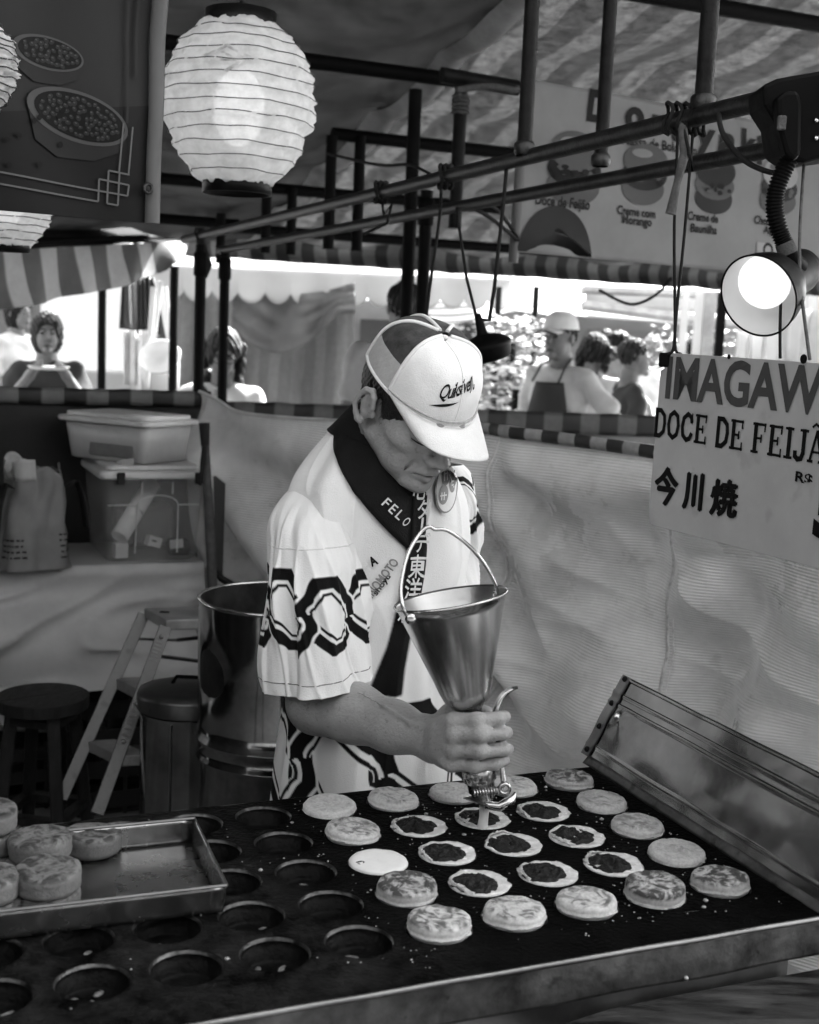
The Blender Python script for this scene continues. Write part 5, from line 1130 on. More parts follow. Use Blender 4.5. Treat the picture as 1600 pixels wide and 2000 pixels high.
# ---- black pendant behind the cap
pc = PY(948, 678, 2.75)
pd = thing('pendant_lamp', pc, 'round black pendant lamp hanging on two cords behind the white cap', 'lamp')
Mp = Vector((-0.28, -0.10, 0.95)).normalized().to_track_quat('Z', 'Y').to_matrix()
MB().lathe([(0.001, -.028), (.046, -.028), (.052, -.022), (.056, -.002), (.058, .002), (.056, .008), (.040, .020), (.018, .026), (.011, .03), (.009, .055), (.006, .072), (0.001, .074)], pc, 36, Mp).build('body', 'lamp_black', pd)
MB().box(pc + Mp @ Vector((-.025, -.025, .022)), (.006, .004, .014), Mp).build('switch', 'rope_grey', pd)
ca, cb = on_rail(RL0, RL1, 893), on_rail(RU0, RU1, 992)
MB().tube([ca, ca.lerp(PY(898, 450, 3.0), .9), PY(912, 545, 2.85), PY(929, 612, 2.78), pc + Mp @ Vector((-.02, 0, .03))], 0.0035, 6).build('cord', 'rope_dark', pd)
MB().tube([cb, PY(984, 390, 2.78), PY(966, 560, 2.75), PY(956, 625, 2.75), pc + Mp @ Vector((0, 0, .06))], 0.0045, 6).build('cord', 'rope_dark', pd)
# ---- loose cords and ties on the rails
rope('power_cord', [PY(640, 300, 4.6), PY(740, 322, 4.2), PY(800, 322, 4.0), PY(850, 345, 3.6), on_rail(RU0, RU1, 868)], 0.005, 'black cable running from the frame to the upper rail', cat='cable')
rope('power_cord', [on_rail(RU0, RU1, 862), PY(858, 430, 3.3), PY(840, 560, 3.2), PY(830, 640, 3.2)], 0.004, 'black cable hanging down beside the twin posts', cat='cable')
rope('lamp_cable', [on_rail(RU0, RU1, 1402), LP(1412, 260, .05), LP(1450, 310, .03), LP(1500, 335, .0), LP(1535, 335, -.01), LP(1548, 318, -.02)], 0.0042, 'black lamp cable looping from the rail to the clip lamp', cat='cable')
rope('tie_cord', [on_rail(RL0, RL1, 905), PY(950, 420, 3.6), PY(1010, 468, 3.74)], 0.006, 'thick dark cord tying the menu banner corner to the lower rail', cat='cord')
rope('tie_cord', [on_rail(RL0, RL1, 925), PY(965, 405, 3.6), PY(995, 440, 3.74), PY(1014, 470, 3.74)], 0.005, 'thinner dark cord crossing to the menu banner eyelet', cat='cord')
rope('tie_cord', [PT(893, 176, 3.92), PT(950, 168, 3.92), PT(1004, 176, 3.92), PT(1010, 172, 3.94)], 0.011, 'braided grey rope lashing the short roof pipe to the banner', 'rope_grey', cat='rope')
lash = thing('rope_lashing', PT(900, 180, 4.3), 'grey rope wound round the upright under the roof', 'rope')
pt = PT(901, 178, 4.36)
for j in range(5): MB().tube([Vector((pt.x + 0.028 * math.cos(a), pt.y + 0.028 * math.sin(a), pt.z - 0.02 - 0.014 * j)) for a in [2 * PI * i / 14 for i in range(15)]], 0.007, 6).build('coil', 'rope_grey', lash)
for u, rr in ((745, 'U'), (870, 'U'), (392, 'U')):
    p = on_rail(RU0, RU1, u); o = thing('string_tie', p, {745: 'loose black string bow tied on the rails beside the twin posts', 870: 'black string wound round the upper rail over the twin posts', 392: 'dark cloth strip tied at the far end of the rails'}[u], 'string')
    for j in range(3): MB().tube([p + Vector((-.012 + .012 * j + .004 * math.sin(2 * a), 0.026 * math.cos(a), 0.027 * math.sin(a))) for a in [2 * PI * i / 14 for i in range(15)]], 0.0045, 6).build('coil', 'rope_dark', o)
    if u == 745: MB().tube([p, p + Vector((.01, -.02, -.06)), p + Vector((.03, -.02, -.03)), p + Vector((.02, -.02, -.08)), p + Vector((-.04, -.02, -.11))], 0.004, 6).build('loose_end', 'rope_dark', o)
    if u == 392: MB().loft([[p + Vector((x - w, -.025, z)), p + Vector((x + w, -.025, z)), p + Vector((x + w, -.02, z)), p + Vector((x - w, -.02, z))] for x, z, w in ((0, 0, .012), (.015, -.06, .02), (.03, -.11, .022), (.02, -.16, .012))], cap=True).build('loose_end', 'cloth_dark', o)
rope('far_cord', [PY(1170, 566, 5.2), PY(1230, 594, 5.2), PY(1278, 578, 5.2), PY(1312, 543, 5.2)], 0.006, 'thin cable swinging below the far roof edge', cat='cable')
# ================================================================== the vendor
from mathutils.bvhtree import BVHTree
vd = thing('person', ST(0.78, 1.98, 0), 'vendor in white cap and white happi coat bending over the griddle pouring batter', 'person')
def skin_mat(name, base):
    m = mat(name, base, 0.5, var=0.16, scale=24, bump=0.38, bscale=210, spec=0.3, speck=0.0)
    n = m.node_tree.nodes; L = m.node_tree.links; b = n['Principled BSDF']
    # freckles and age spots
    tc = n.new('ShaderNodeTexCoord'); v = n.new('ShaderNodeTexNoise'); v.inputs['Scale'].default_value = 130; v.inputs['Detail'].default_value = 2; L.new(tc.outputs['Object'], v.inputs['Vector'])
    r = n.new('ShaderNodeMapRange'); r.inputs[1].default_value = 0.62; r.inputs[2].default_value = 0.70; r.inputs[3].default_value = 1.0; r.inputs[4].default_value = 0.78; L.new(v.outputs['Fac'], r.inputs[0])
    src = b.inputs['Base Color'].links[0].from_socket; mu = n.new('ShaderNodeMath'); mu.operation = 'MULTIPLY'; L.new(src, mu.inputs[0]); L.new(r.outputs[0], mu.inputs[1]); L.new(mu.outputs[0], b.inputs['Base Color'])
    b.inputs['Subsurface Weight'].default_value = 0.12; b.inputs['Subsurface Radius'].default_value = (0.006,) * 3
    return m
skin_mat('skin_tan', 0.28); skin_mat('skin_arm', 0.33)
mat('hair_black', 0.006, 0.45, var=0.5, scale=90, bump=0.9, bscale=320, stretch=(1, 1, 0.25), spec=0.4)
# ---- head (local: face towards -y, up z)
HC = Vector((-0.0016, 2.03, 1.4187)); HS = 0.96
HM = Matrix.Translation(HC) @ Matrix.Rotation(math.radians(35), 4, 'Z') @ Matrix.Rotation(math.radians(31), 4, 'X') @ Matrix.Rotation(math.radians(2.5), 4, 'Y') @ Matrix.Scale(HS, 4)
HI = HM.inverted()
NB = HI @ PY(722, 915, 2.12); NB2 = HI @ PY(700, 990, 2.13)
h = SDF((-0.108, -0.15, -0.20), (0.108, 0.16, 0.14), 0.0019)
h.ell((0, .015, .035), (.076, .098, .09), .01).ell((0, -.03, -.025), (.063, .066, .085), .03)
h.ell((0, -.045, -.06), (.046, .050, .054), .02)
for s in (-1, 1):
    h.cap((s * .056, .0, -.05), (s * .018, -.074, -.098), .019, .016, .022)
    h.ell((s * .046, -.058, -.018), (.024, .026, .022), .016)
    h.ell((s * .040, -.052, -.062), (.022, .028, .03), .018)
    h.ell((s * .034, -.102, .010), (.020, .014, .0115), .010, 'cut')
    h.ell((s * .034, -.083, .007), (.0185, .0135, .0105), .005)
    h.chain([(s * .050, -.083, .002), (s * .036, -.096, -.001), (s * .019, -.098, .001)], [.0018, .0026, .0018], .0022, 'cut')
    h.chain([(s * .051, -.082, -.006), (s * .036, -.092, -.012), (s * .020, -.097, -.010)], [.0016, .0024, .0016], .003, 'cut')
    h.chain([(s * .052, -.080, .014), (s * .036, -.093, .017), (s * .018, -.097, .015)], [.0014, .002, .0014], .003, 'cut')
    h.ell((s * .0145, -.106, -.031), (.0095, .012, .0085), .006)
    h.chain([(s * .024, -.101, -.028), (s * .031, -.091, -.048), (s * .037, -.080, -.070)], [.0018, .0034, .0022], .005, 'cut')
    h.chain([(s * .032, -.080, -.072), (s * .034, -.072, -.09)], [.0012, .001], .006, 'cut')
    h.cap((s * .0065, -.112, -.041), (s * .008, -.104, -.038), .0035, .003, .003, 'cut')
h.chain([(-.046, -.076, .026), (-.02, -.090, .031), (0, -.090, .027), (.02, -.090, .031), (.046, -.076, .026)], [.011, .013, .012, .013, .011], .012)
h.chain([(0, -.090, .022), (0, -.103, -.003), (0, -.117, -.026)], [.008, .0095, .0125], .008)
h.chain([(-.025, -.086, -.067), (-.01, -.099, -.060), (.01, -.099, -.060), (.025, -.086, -.067)], [.005, .0075, .0075, .005], .006)
h.chain([(-.020, -.087, -.076), (0, -.098, -.077), (.020, -.087, -.076)], [.005, .008, .005], .006)
h.chain([(-.031, -.080, -.072), (-.012, -.101, -.0675), (.012, -.101, -.0675), (.031, -.080, -.072)], [.002, .0028, .0028, .002], .003, 'cut')
h.ell((0, -.086, -.102), (.021, .018, .016), .012)
for s in (-1, 1):      # ears
    ax = s * .0855; er = [(ax, .008 + .0175 * math.cos(a) * (1.0 if math.sin(a) > -.2 else .8), -.001 + .030 * math.sin(a)) for a in [math.radians(d) for d in (200, 165, 130, 95, 60, 25, -10, -40, -70, -95)]]
    er = [(x + s * (.004 + .012 * max(0, (y - .008) / .02)), y, z) for x, y, z in er]
    h.ell((s * .0845, .010, .0), (.007, .0155, .027), .006); h.chain(er, [.003, .0042, .005, .0052, .005, .0045, .0042, .0045, .0055, .006], .0025)
    h.ell((s * .0935, .005, -.004), (.0055, .0075, .0105), .003, 'cut'); h.chain([(s * .0895, .014, -.014), (s * .0925, .017, .004), (s * .0915, .012, .018)], [.003, .003, .0025], .003)
    h.ell((s * .0850, -.010, -.006), (.005, .005, .007), .004)
# neck, tendons
h.cap((0, .030, -.035), tuple(NB), .053, .058, .02); h.cap(tuple(NB), tuple(NB2), .06, .07, .02)
h.cap((-.060, .030, -.045), tuple(NB + Vector((-.02, -.045, 0))), .013, .012, .012); h.cap((-.045, .0, -.085), tuple(NB + Vector((-.03, -.035, -.01))), .010, .010, .014)
h.chain([(-.066, .012, -.06), (-.05, .0, -.10)], [.0015, .002], .008, 'cut'); h.chain([(-.068, .03, -.06), (-.058, .02, -.11)], [.0015, .002], .008, 'cut')
def squash(p): return p
HM2 = HM
head_me = h.mesh('head')
_c = verts(head_me); _f = _c[:, 1] < .02
_w = np.clip((.03 - _c[:, 1]) / .06, 0, 1) * np.clip(-_c[:, 2] / .03, 0, 1); _c[:, 2] *= (1 - .14 * _w)
_c = np.c_[_c, np.ones(len(_c))] @ np.array(HM).T[:, :3]; head_me.vertices.foreach_set('co', _c.ravel()); head_me.update()
# ---- right arm and gripping hand (world space)
W_ = lambda u, v, Y: np.array(PY(u, v, Y))
a = SDF((-0.24, 1.63, 0.88), (0.19, 2.06, 1.34), 0.0026)
SHR, ELB = W_(606, 1120, 1.97), W_(622, 1372, 1.915)
a.cap(SHR, ELB, .046, .047, .02); a.chain([ELB, W_(690, 1392, 1.875), W_(770, 1420, 1.825), W_(850, 1446, 1.775)], [.046, .0435, .036, .0265], .02)
a.cap(W_(835, 1428, 1.785), W_(848, 1460, 1.78), .022, .022, .015)
MCP = [W_(887, 1409, 1.712), W_(889, 1436, 1.704), W_(887, 1464, 1.706), W_(882, 1490, 1.714)]
for i, m_ in enumerate(MCP): a.cap(W_(850, 1432 + 9 * i, 1.770), m_, .019, .0125, .012)
a.ell(W_(874, 1450, 1.738), (.024, .018, .030), .02)
FG = [[(932, 1407, 1.697), (972, 1405, 1.706), (986, 1400, 1.738)], [(938, 1434, 1.688), (981, 1432, 1.702), (990, 1431, 1.738)], [(938, 1466, 1.690), (984, 1464, 1.704), (992, 1463, 1.738)], [(928, 1495, 1.700), (966, 1492, 1.706), (985, 1486, 1.730)]]
RF_ = [(.0120, .0108, .0100, .0090), (.0122, .0112, .0102, .0092), (.0120, .0108, .0100, .0090), (.0112, .0098, .0090, .0082)]
for i, f in enumerate(FG):
    P_ = [MCP[i]] + [W_(*q) for q in f]
    for j in range(3): a.cap(P_[j], P_[j + 1], RF_[i][j], RF_[i][j + 1], .0035 if j else .007)
    a.ell(P_[1] + np.array([0, -.002, 0]), (.0105, .009, .0105), .006)
a.chain([W_(858, 1420, 1.775), W_(880, 1398, 1.772), W_(915, 1388, 1.770), W_(950, 1392, 1.762)], [.018, .016, .0125, .010], .01)
for i in range(3):    # clefts between fingers
    p, q = (MCP[i] + MCP[i + 1]) / 2 + np.array([0.006, -.012, 0]), (W_(*FG[i][1]) + W_(*FG[i + 1][1])) / 2 + np.array([.004, -.009, 0]); a.cap(p, q, .0016, .0034, .003, 'cut')
for vp_ in ([(700, 1352, 1.838), (748, 1378, 1.806), (800, 1412, 1.776), (846, 1430, 1.752)], [(720, 1410, 1.824), (775, 1425, 1.792), (826, 1452, 1.762)], [(852, 1440, 1.748), (868, 1428, 1.722), (882, 1424, 1.704)], [(856, 1458, 1.748), (872, 1462, 1.718), (884, 1452, 1.702)]):
    a.chain([W_(*p) for p in vp_], [.0016] * len(vp_), .006)
arm_me = a.mesh('arm')
# far arm, hidden behind the body, hangs at his side
f2 = SDF((0.02, 2.10, 0.70), (0.34, 2.46, 1.34), 0.006)
LS = W_(846, 1010, 2.27); f2.chain([LS, LS + np.array([.0, .02, -.26]), LS + np.array([-.02, .0, -.48])], [.036, .036, .028], .02); f2.ell(LS + np.array([.02, -.04, -.56]), (.03, .03, .05), .02)
far_me = f2.mesh('far_arm')
body = join_meshes('body', [head_me, arm_me, far_me]); link('body', body, 'skin_tan', vd)
# ---- hair
def hair_fn(P):
    x, y, z = P[..., 0], P[..., 1], P[..., 2]
    r = np.array([.0855, .1035, .092]); q = P - np.array([0, .0165, .036]); k0 = np.linalg.norm(q / r, axis=-1); k1 = np.linalg.norm(q / (r * r), axis=-1); d1 = k0 * (k0 - 1) / (k1 + 1e-6)
    r = np.array([.062, .060, .07]); q = P - np.array([0, .052, -.02]); k0 = np.linalg.norm(q / r, axis=-1); k1 = np.linalg.norm(q / (r * r), axis=-1); d2 = k0 * (k0 - 1) / (k1 + 1e-6)
    d = np.minimum(d1, d2)
    zl = np.interp(y, [-.10, -.066, -.054, -.042, -.022, -.012, .026, .034, .06, .09], [.055, .040, -.006, -.038, -.044, .026, .032, -.010, -.055, -.065])
    zl = zl + .007 * np.sin(y * 420 + x * 160) + .006 * np.sin(y * 930) + .003 * np.sin(y * 2100)
    return np.maximum(d + .0012 * np.sin(y * 700 + z * 260) * np.sin(x * 500), (zl - z) * .6)
hh = SDF((-.1, -.11, -.09), (.1, .14, .14), .0025); hh.fn((-.1, -.11, -.09), (.1, .14, .14), hair_fn, .001)
link('hair', hh.mesh('hair', HM), 'hair_black', vd)
# loose strands over the ear and nape
st_ = MB(); R = random.Random(3)
for i in range(520):
    y = R.uniform(-.052, .09); zl = np.interp(y, [-.066, -.054, -.042, -.022, -.012, .026, .034, .06, .09], [.045, .012, -.022, -.030, .032, .036, -.010, -.055, -.065]); z = zl + R.uniform(0, .035)
    ww = max(.05, 1 - ((y - .0165) / .1035) ** 2 - ((z - .036) / .092) ** 2); x = -.081 * math.sqrt(ww) if z > -.03 else -.062 * math.sqrt(max(.05, 1 - ((y - .052) / .06) ** 2 - ((z + .02) / .07) ** 2))
    p = HM @ Vector((x - .0005, y, z)); q = HM @ Vector((x + R.uniform(-.003, .002), y + R.uniform(-.001, .006), z - R.uniform(.008, .016))); st_.tube([p, q], [.0007, .0002], 3, cap=False)
st_.build('hair_strands', 'hair_black', vd, fix=False)['kind'] = 'stuff'
# lash line, crow's feet and eyebrow under the brim
def on_face(p): return HM @ Vector(p)
MB().tube([on_face((-.0515, -.0815, .0015)), on_face((-.044, -.0905, -.0005)), on_face((-.036, -.0955, -.0012)), on_face((-.026, -.0975, -.0002)), on_face((-.019, -.0975, .001))], [.0006, .0011, .0012, .001, .0006], 5).build('lash_line', 'hair_black', vd)
eb = MB()
for i in range(90):
    k = R.random(); p = Vector((-.052 + .036 * k, -.080 - .014 * math.sin(k * 2.2), .027 + .006 * math.sin(k * 2.6) + R.uniform(-.003, .003))); q = p + Vector((-.006, .001, R.uniform(-.001, .002))); eb.tube([on_face(p), on_face(q)], [.0006, .0002], 3, cap=False)
eb.build('eyebrow', 'hair_black', vd, fix=False)['kind'] = 'stuff'
# ---- cap
mat('cap_cotton', 0.70, 0.8, var=0.06, scale=30, bump=0.3, bscale=420, spec=0.2)
mat('cap_mesh', 0.085, 0.8, var=0.5, scale=60, bump=0.6, bscale=300, spec=0.2, wave=(190, 'Z', 0.8)); mat('cap_band', 0.46, 0.8, var=0.12, scale=40, bump=0.4, bscale=300, spec=0.2, wave=(170, 'Z', 0.4))
mat('ink_black', 0.004, 0.7, var=0.2)
cp = None
def rim_z(th): return .048 - .006 * math.cos(th) - .004 * math.cos(2 * th)
def cap_pt(th, k, off=0.0):
    """th = 0 at the front, k 0 rim .. 1 crown button"""
    fr_ = max(0, math.cos(th)); e = .50 + .10 * fr_
    rr = math.cos(k * PI / 2) ** e; zz = math.sin(k * PI / 2) ** 1.0
    a_, b_ = .0895 + off, .113 + off
    w = 1 - .012 * math.exp(-(abs(math.sin(th)) / .1) ** 2) * (1 if k < .95 else 0)
    pk = .0025 * nz((math.sin(th) * 3, math.cos(th) * 3, k * 4)) * math.sin(k * PI)
    return HM @ Vector(((a_ * rr * w + pk) * math.sin(th) * -1, .010 - (b_ * rr * w + pk) * math.cos(th) - .006 * k, rim_z(th) + (.094 + off) * zz * (1 + .06 * fr_)))
# th > 0 : his right side (towards the camera)
FA = math.radians(72)
cap_o = MB().grid(lambda u, v: cap_pt(-FA + 2 * FA * u, v * .995), 60, 30).build('cap', 'cap_cotton', vd)
MB().grid(lambda u, v: cap_pt(FA + (2 * PI - 2 * FA) * u, v * .34, -.0004), 70, 12).build('lower_band', 'cap_band', cap_o)
MB().grid(lambda u, v: cap_pt(FA + (2 * PI - 2 * FA) * u, .34 + v * .655, -.0006), 70, 22).build('mesh_panel', 'cap_mesh', cap_o)
for th in (FA, -FA, PI, math.radians(126), -math.radians(126)): MB().tube([cap_pt(th, k / 30 * .99, .0006) for k in range(31)], .0032 if abs(th) > 1 else .0015, 6).build('seam_tape', 'cap_cotton', cap_o)
MB().tube([cap_pt(0, k / 30 * .99, .0002) for k in range(31)], .0011, 6).build('seam', 'cap_cotton', cap_o)
MB().tube([cap_pt(2 * PI * j / 60, 0.0, 0.0) for j in range(61)], .0028, 6).build('rim_tape', 'cap_cotton', cap_o)
MB().ell(cap_pt(0, 1.0, .003), (.0075, .0075, .004), 12, 6).build('button', 'cap_cotton', cap_o)
BA = math.radians(70)
def brim(u, v, off=0.0):
    th = -BA + 2 * BA * u; q = HI @ cap_pt(th, 0.0, .001)
    o_ = Vector((-.070 * math.sin(th * 1.12) / math.sin(BA * 1.12) + .013, -.095 - .064 * max(0, math.cos(th / BA * PI / 2)) ** .62, 0))
    x = q.x + (o_.x - q.x) * v; y = q.y + (o_.y - q.y) * v
    z = q.z - .017 * v - .006 * v * v - .018 * v * (x / .075) ** 2 + off; return HM @ Vector((x, y, z))
MB().grid(lambda u, v: brim(u, v), 50, 16).build('brim', 'cap_cotton', cap_o, solid=.0028)
def brow(k, side=1): return cap_pt(k, .055 + .02 * math.cos(k * 2), .002)
cord = [brow(-FA + 2 * FA * i / 60) for i in range(61)]
MB().tube(cord, [.0019 + .0005 * math.sin(i * 2.1) for i in range(61)], 6).build('rope_trim', 'cap_band', cap_o)
# brush lettering and bar on the front panel (reads towards his left)
def on_cap(x, y, th0=math.radians(27), k0=.19): return cap_pt(th0 - x / .105, k0 + (y + .30 * x) / .125, .0012)
text_on('Quiksilver', lambda x, y: on_cap(x, y + .006), 'ink_black', cap_o, w=.078, h=.026, shear=.2, spacing=.85, bold=.012)
text_on('几', lambda x, y: on_cap(x + .070, y + .004), 'ink_black', cap_o, w=.016, h=.022, bold=.03)
MB().loft([[on_cap(-.012 + .056 * i / 16, .001 + .002 * math.sin(PI * i / 16)), on_cap(-.012 + .056 * i / 16, .001 - .002 * math.sin(PI * i / 16))] for i in range(17)], closed=False).build('brush_stroke', 'ink_black', cap_o, fix=False)
# ---- happi coat body
YAW = math.radians(50); WV = Vector((math.cos(YAW), math.sin(YAW), 0)); FV = Vector((math.sin(YAW), -math.cos(YAW), 0))
TRS = [  # z, centre px x, Y, half width, half depth
 (1.392, 730, 2.11, .052, .052), (1.375, 730, 2.11, .068, .064), (1.355, 731, 2.11, .092, .076), (1.33, 733, 2.11, .122, .088), (1.30, 735, 2.11, .150, .098), (1.26, 737, 2.11, .168, .106), (1.17, 738, 2.11, .176, .112), (1.05, 735, 2.11, .170, .112), (.95, 730, 2.11, .170, .112), (.86, 726, 2.10, .176, .115), (.76, 724, 2.10, .184, .120), (.62, 724, 2.10, .192, .126)]
_TZ = np.array([r[0] for r in TRS])[::-1]; _TV = np.array([r[1:] for r in TRS])[::-1]
_fz = np.linspace(_TZ[0], _TZ[-1], 400); _fv = np.stack([np.interp(_fz, _TZ, _TV[:, j]) for j in range(4)], 1)
for _ in range(60): _fv[1:-1] = (_fv[:-2] + 2 * _fv[1:-1] + _fv[2:]) / 4
def tr_at(z):
    x = min(398.999, max(0, (z - _fz[0]) / (_fz[-1] - _fz[0]) * 399)); i = int(x); k = x - i; v_ = _fv[i] * (1 - k) + _fv[i + 1] * k; return [z, *v_]
def torso(th, z, off=0.0, fold=1.0):
    _, ux, Y, hw, hd = tr_at(z); X = PY(ux, 1000 + (1.25 - z) * 1180, Y).x; c, s = math.cos(th), math.sin(th); q = 2.5
    r = 1 / ((abs(c) ** q + abs(s) ** q) ** (1 / q))
    dn = max(0, min(1, (1.30 - z) / .5))
    rg_ = max(0, 1 - abs(nz((c * 1.8 + z * 1.5, s * 1.8 - z * 2.5, 11))) * 4.5); rg_ = .005 * rg_ * rg_
    w = fold * (rg_ + .007 * math.sin(th * 7 + z * 9) * dn + .013 * nz((c * 2.2, s * 2.2, z * 5)) + .007 * nz((c * 5, s * 5, z * 7 + th)) * dn + .006 * math.sin(th * 3 - z * 26) * math.exp(-((z - 1.12) / .1) ** 2))
    return Vector((X, Y, z)) + FV * ((hd + off + w) * r * c) + WV * ((hw + off + w) * r * s)
mat('happi_white', 0.74, 0.85, var=0.05, scale=10, bump=0.25, bscale=420, spec=0.15, trans=0.06, attr='ink', dark=0.004)
def chain_mask(u, v, P, hw, hh, band, soft=.0016):
    """chain of bevelled six-sided links along u (metres), interlocked above / below; 1 = ink"""
    out = np.zeros(u.shape, np.float32)
    def link_d(k):
        x = u - k * P; y = v; V_ = [(-.50, 1), (.12, 1), (.92, .22), (1, -.30), (.50, -1), (-.12, -1), (-.92, -.22), (-1, .30)]; d = np.full(u.shape, -9.0)
        for i in range(8):
            xa, ya = V_[i][0] * hw, V_[i][1] * hh; xb, yb = V_[(i + 1) % 8][0] * hw, V_[(i + 1) % 8][1] * hh; L_ = math.hypot(xb - xa, yb - ya)
            d = np.maximum(d, ((x - xa) * -(yb - ya) + (y - ya) * (xb - xa)) / L_)
        return d + .0016 * np.sin(np.arctan2(y, x) * 11) * (np.abs(x) > .5 * hw)
    ks = range(int(np.floor(u.min() / P)) - 1, int(np.ceil(u.max() / P)) + 2)
    def paint(k, sel):
        d = link_d(k); e = soft; st = lambda a, b: np.clip((d - a) / e + .5, 0, 1) * np.clip((b - d) / e + .5, 0, 1)
        cover = st(-band * 1.62, band * .24) * sel; inkv = np.maximum(st(-band, 0), st(-band * 1.55, -band * 1.30))
        out[:] = out * (1 - cover) + cover * inkv
    for k in ks:
        if k % 2 == 0: paint(k, np.ones(u.shape, np.float32))
    for k in ks:
        if k % 2: paint(k, np.ones(u.shape, np.float32))
    for k in ks:
        if k % 2 == 0: paint(k, (v < (u - k * P) * .2).astype(np.float32))
    return out
BLACK = [(-0.1358, 1.3839), (-0.1253, 1.3623), (-0.1143, 1.33), (-0.0901, 1.294), (-0.0489, 1.2461), (-0.0042, 1.2014), (-0.0003, 1.1857), (-0.0069, 1.1476), (-0.0143, 1.105), (-0.0276, 1.0449), (-0.0578, 0.962), (0.001, 0.9586), (0.0041, 1.0035), (0.0111, 1.0552), (0.0214, 1.1066), (0.0274, 1.1575), (0.0268, 1.2078), (0.0226, 1.2659), (0.0237, 1.3155), (0.0447, 1.3574), (-0.0395, 1.419)]
NTH, NZC = 520, 340; zs = [1.392 - (1.392 - .62) * j / (NZC - 1) for j in range(NZC)]
tm = MB().grid(lambda u, v: torso(2 * PI * u - PI, 1.392 - (1.392 - .62) * v), NTH, NZC).mesh('happi_coat')
co = verts(tm); th = np.tile(np.linspace(-PI, PI, NTH), NZC); zz = co[:, 2]
front = (np.cos(th - .15) > -.2)
ink = sum(in_poly(co[:, 0] + dx * .0009, zz + dz * .0009, BLACK).astype(np.float32) for dx in (-2, -1, 0, 1, 2) for dz in (-2, 0, 2)) / 15 * front
u_ = th * .15; hemz = .845
band = (zz < .945) & (ink < .5)
cm_ = chain_mask(u_, (zz - hemz), .150, .105, .098, .027); ink = np.where(band & (zz > .74), cm_, ink)
setattr_mask(tm, 'ink', ink); coat = link('happi_coat', tm, 'happi_white', vd)
bv = BVHTree.FromPolygons([Vector(c) for c in co], [tuple(p.vertices) for p in tm.polygons])
def on_coat(x, z, off=.003):
    hit = bv.ray_cast(Vector((x, 1.0, z)), Vector((0, 1, 0)))
    if hit[0] is None: return Vector((x, 2.0, z))
    n_ = hit[1] if hit[1].y < 0 else -hit[1]; return hit[0] + (n_ * .4 + Vector((0, -.6, 0))) * off
mat('collar_black', 0.004, 0.8, var=0.4, scale=30, bump=0.35, bscale=400, spec=0.2)
def strip_between(A_, B_, n, nm, off, m='collar_black', solid=.004):
    A_ = [Vector((p[0], p[1], 0)) for p in A_]; B_ = [Vector((p[0], p[1], 0)) for p in B_]
    def f(u, v): p = cr(A_, v).lerp(cr(B_, v), u); return on_coat(p.x, p.y, off)
    return MB().grid(f, 10, n).build(nm, m, coat, solid=solid)
strip_between([(-0.1291, 1.3785), (-0.1197, 1.3421), (-0.0918, 1.2956), (-0.049, 1.2478), (-0.0017, 1.1999)], [(-0.0572, 1.353), (-0.0482, 1.3329), (-0.0227, 1.3093), (-0.0013, 1.288), (0.0208, 1.2699)], 40, 'collar_band', .007); strip_between([(0.0029, 1.3046), (0.0016, 1.2594), (0.0005, 1.2099), (-0.0043, 1.1682), (-0.0091, 1.1263), (-0.0136, 1.0968)], [(0.0234, 1.3177), (0.0244, 1.2604), (0.0257, 1.211), (0.0243, 1.1695), (0.0188, 1.1275), (0.0126, 1.0811)], 50, 'collar_band', .011)
# collar round the nape: black band standing behind the neck
def nape(u, v):
    t = math.radians(-160 + 250 * u) if False else (-2.75 + 2.55 * u); 
    base = torso(t, 1.368 - .012 * math.cos(t), .006, 0); up = Vector((0, 0, 1)) * .060 * (1 - v) ; tip = (Vector((HC.x - .055, HC.y + .06, 0)) - Vector((base.x, base.y, 0))) * .62 * (1 - v)
    return base + up * math.sin(min(1, u * 4, (1 - u) * 3.2) * PI / 2) + tip
mat('happi_text', 0.6, 0.7, var=0.05)
MB().grid(nape, 50, 10).build('collar_nape', 'collar_black', coat, solid=.005)
# writing on the collar bands
mat('print_grey', 0.2, 0.7, var=0.1)
def lay(x0, z0, ang=0.0, off=.012):
    ca, sa = math.cos(ang), math.sin(ang); return lambda x, y: on_coat(x0 + x * ca - y * sa, z0 + x * sa + y * ca, off)
KP = [(-0.0008, 1.2774), (0.007, 1.2473), (0.0146, 1.2229), (0.0061, 1.1936), (-0.0021, 1.155), (-0.0072, 1.1197), (-0.0157, 1.0874)]
for ch, (x, z), hgt in zip('心ダーデ東洋水', KP, (.035, .032, .026, .032, .036, .036, .030)): text_on(ch if ch != 'ー' else '丨', lay(x, z, -.06, .016), 'happi_text', coat, h=hgt, w=hgt * (.72 if ch != 'ー' else .15), bold=.012)
for ch, (x, z) in zip('FELO', [(-0.0467, 1.2728), (-0.0364, 1.2633), (-0.0262, 1.2538), (-0.0159, 1.2426)]): text_on(ch, lay(x, z, -.75, .013), 'happi_text', coat, h=.014, w=.009, bold=.01)
text_on('HINOMOTO', lay(*(-0.0587, 1.1166), .95, .006), 'print_grey', coat, w=.078, h=.0155, bold=.03); text_on('shoyu', lay(*(-0.0442, 1.1274), .95, .006), 'ink_black', coat, w=.036, h=.012, bold=.03)
text_on('A', lay(*(-0.056, 1.174), .5, .006), 'ink_black', coat, w=.012, h=.016, bold=.05)
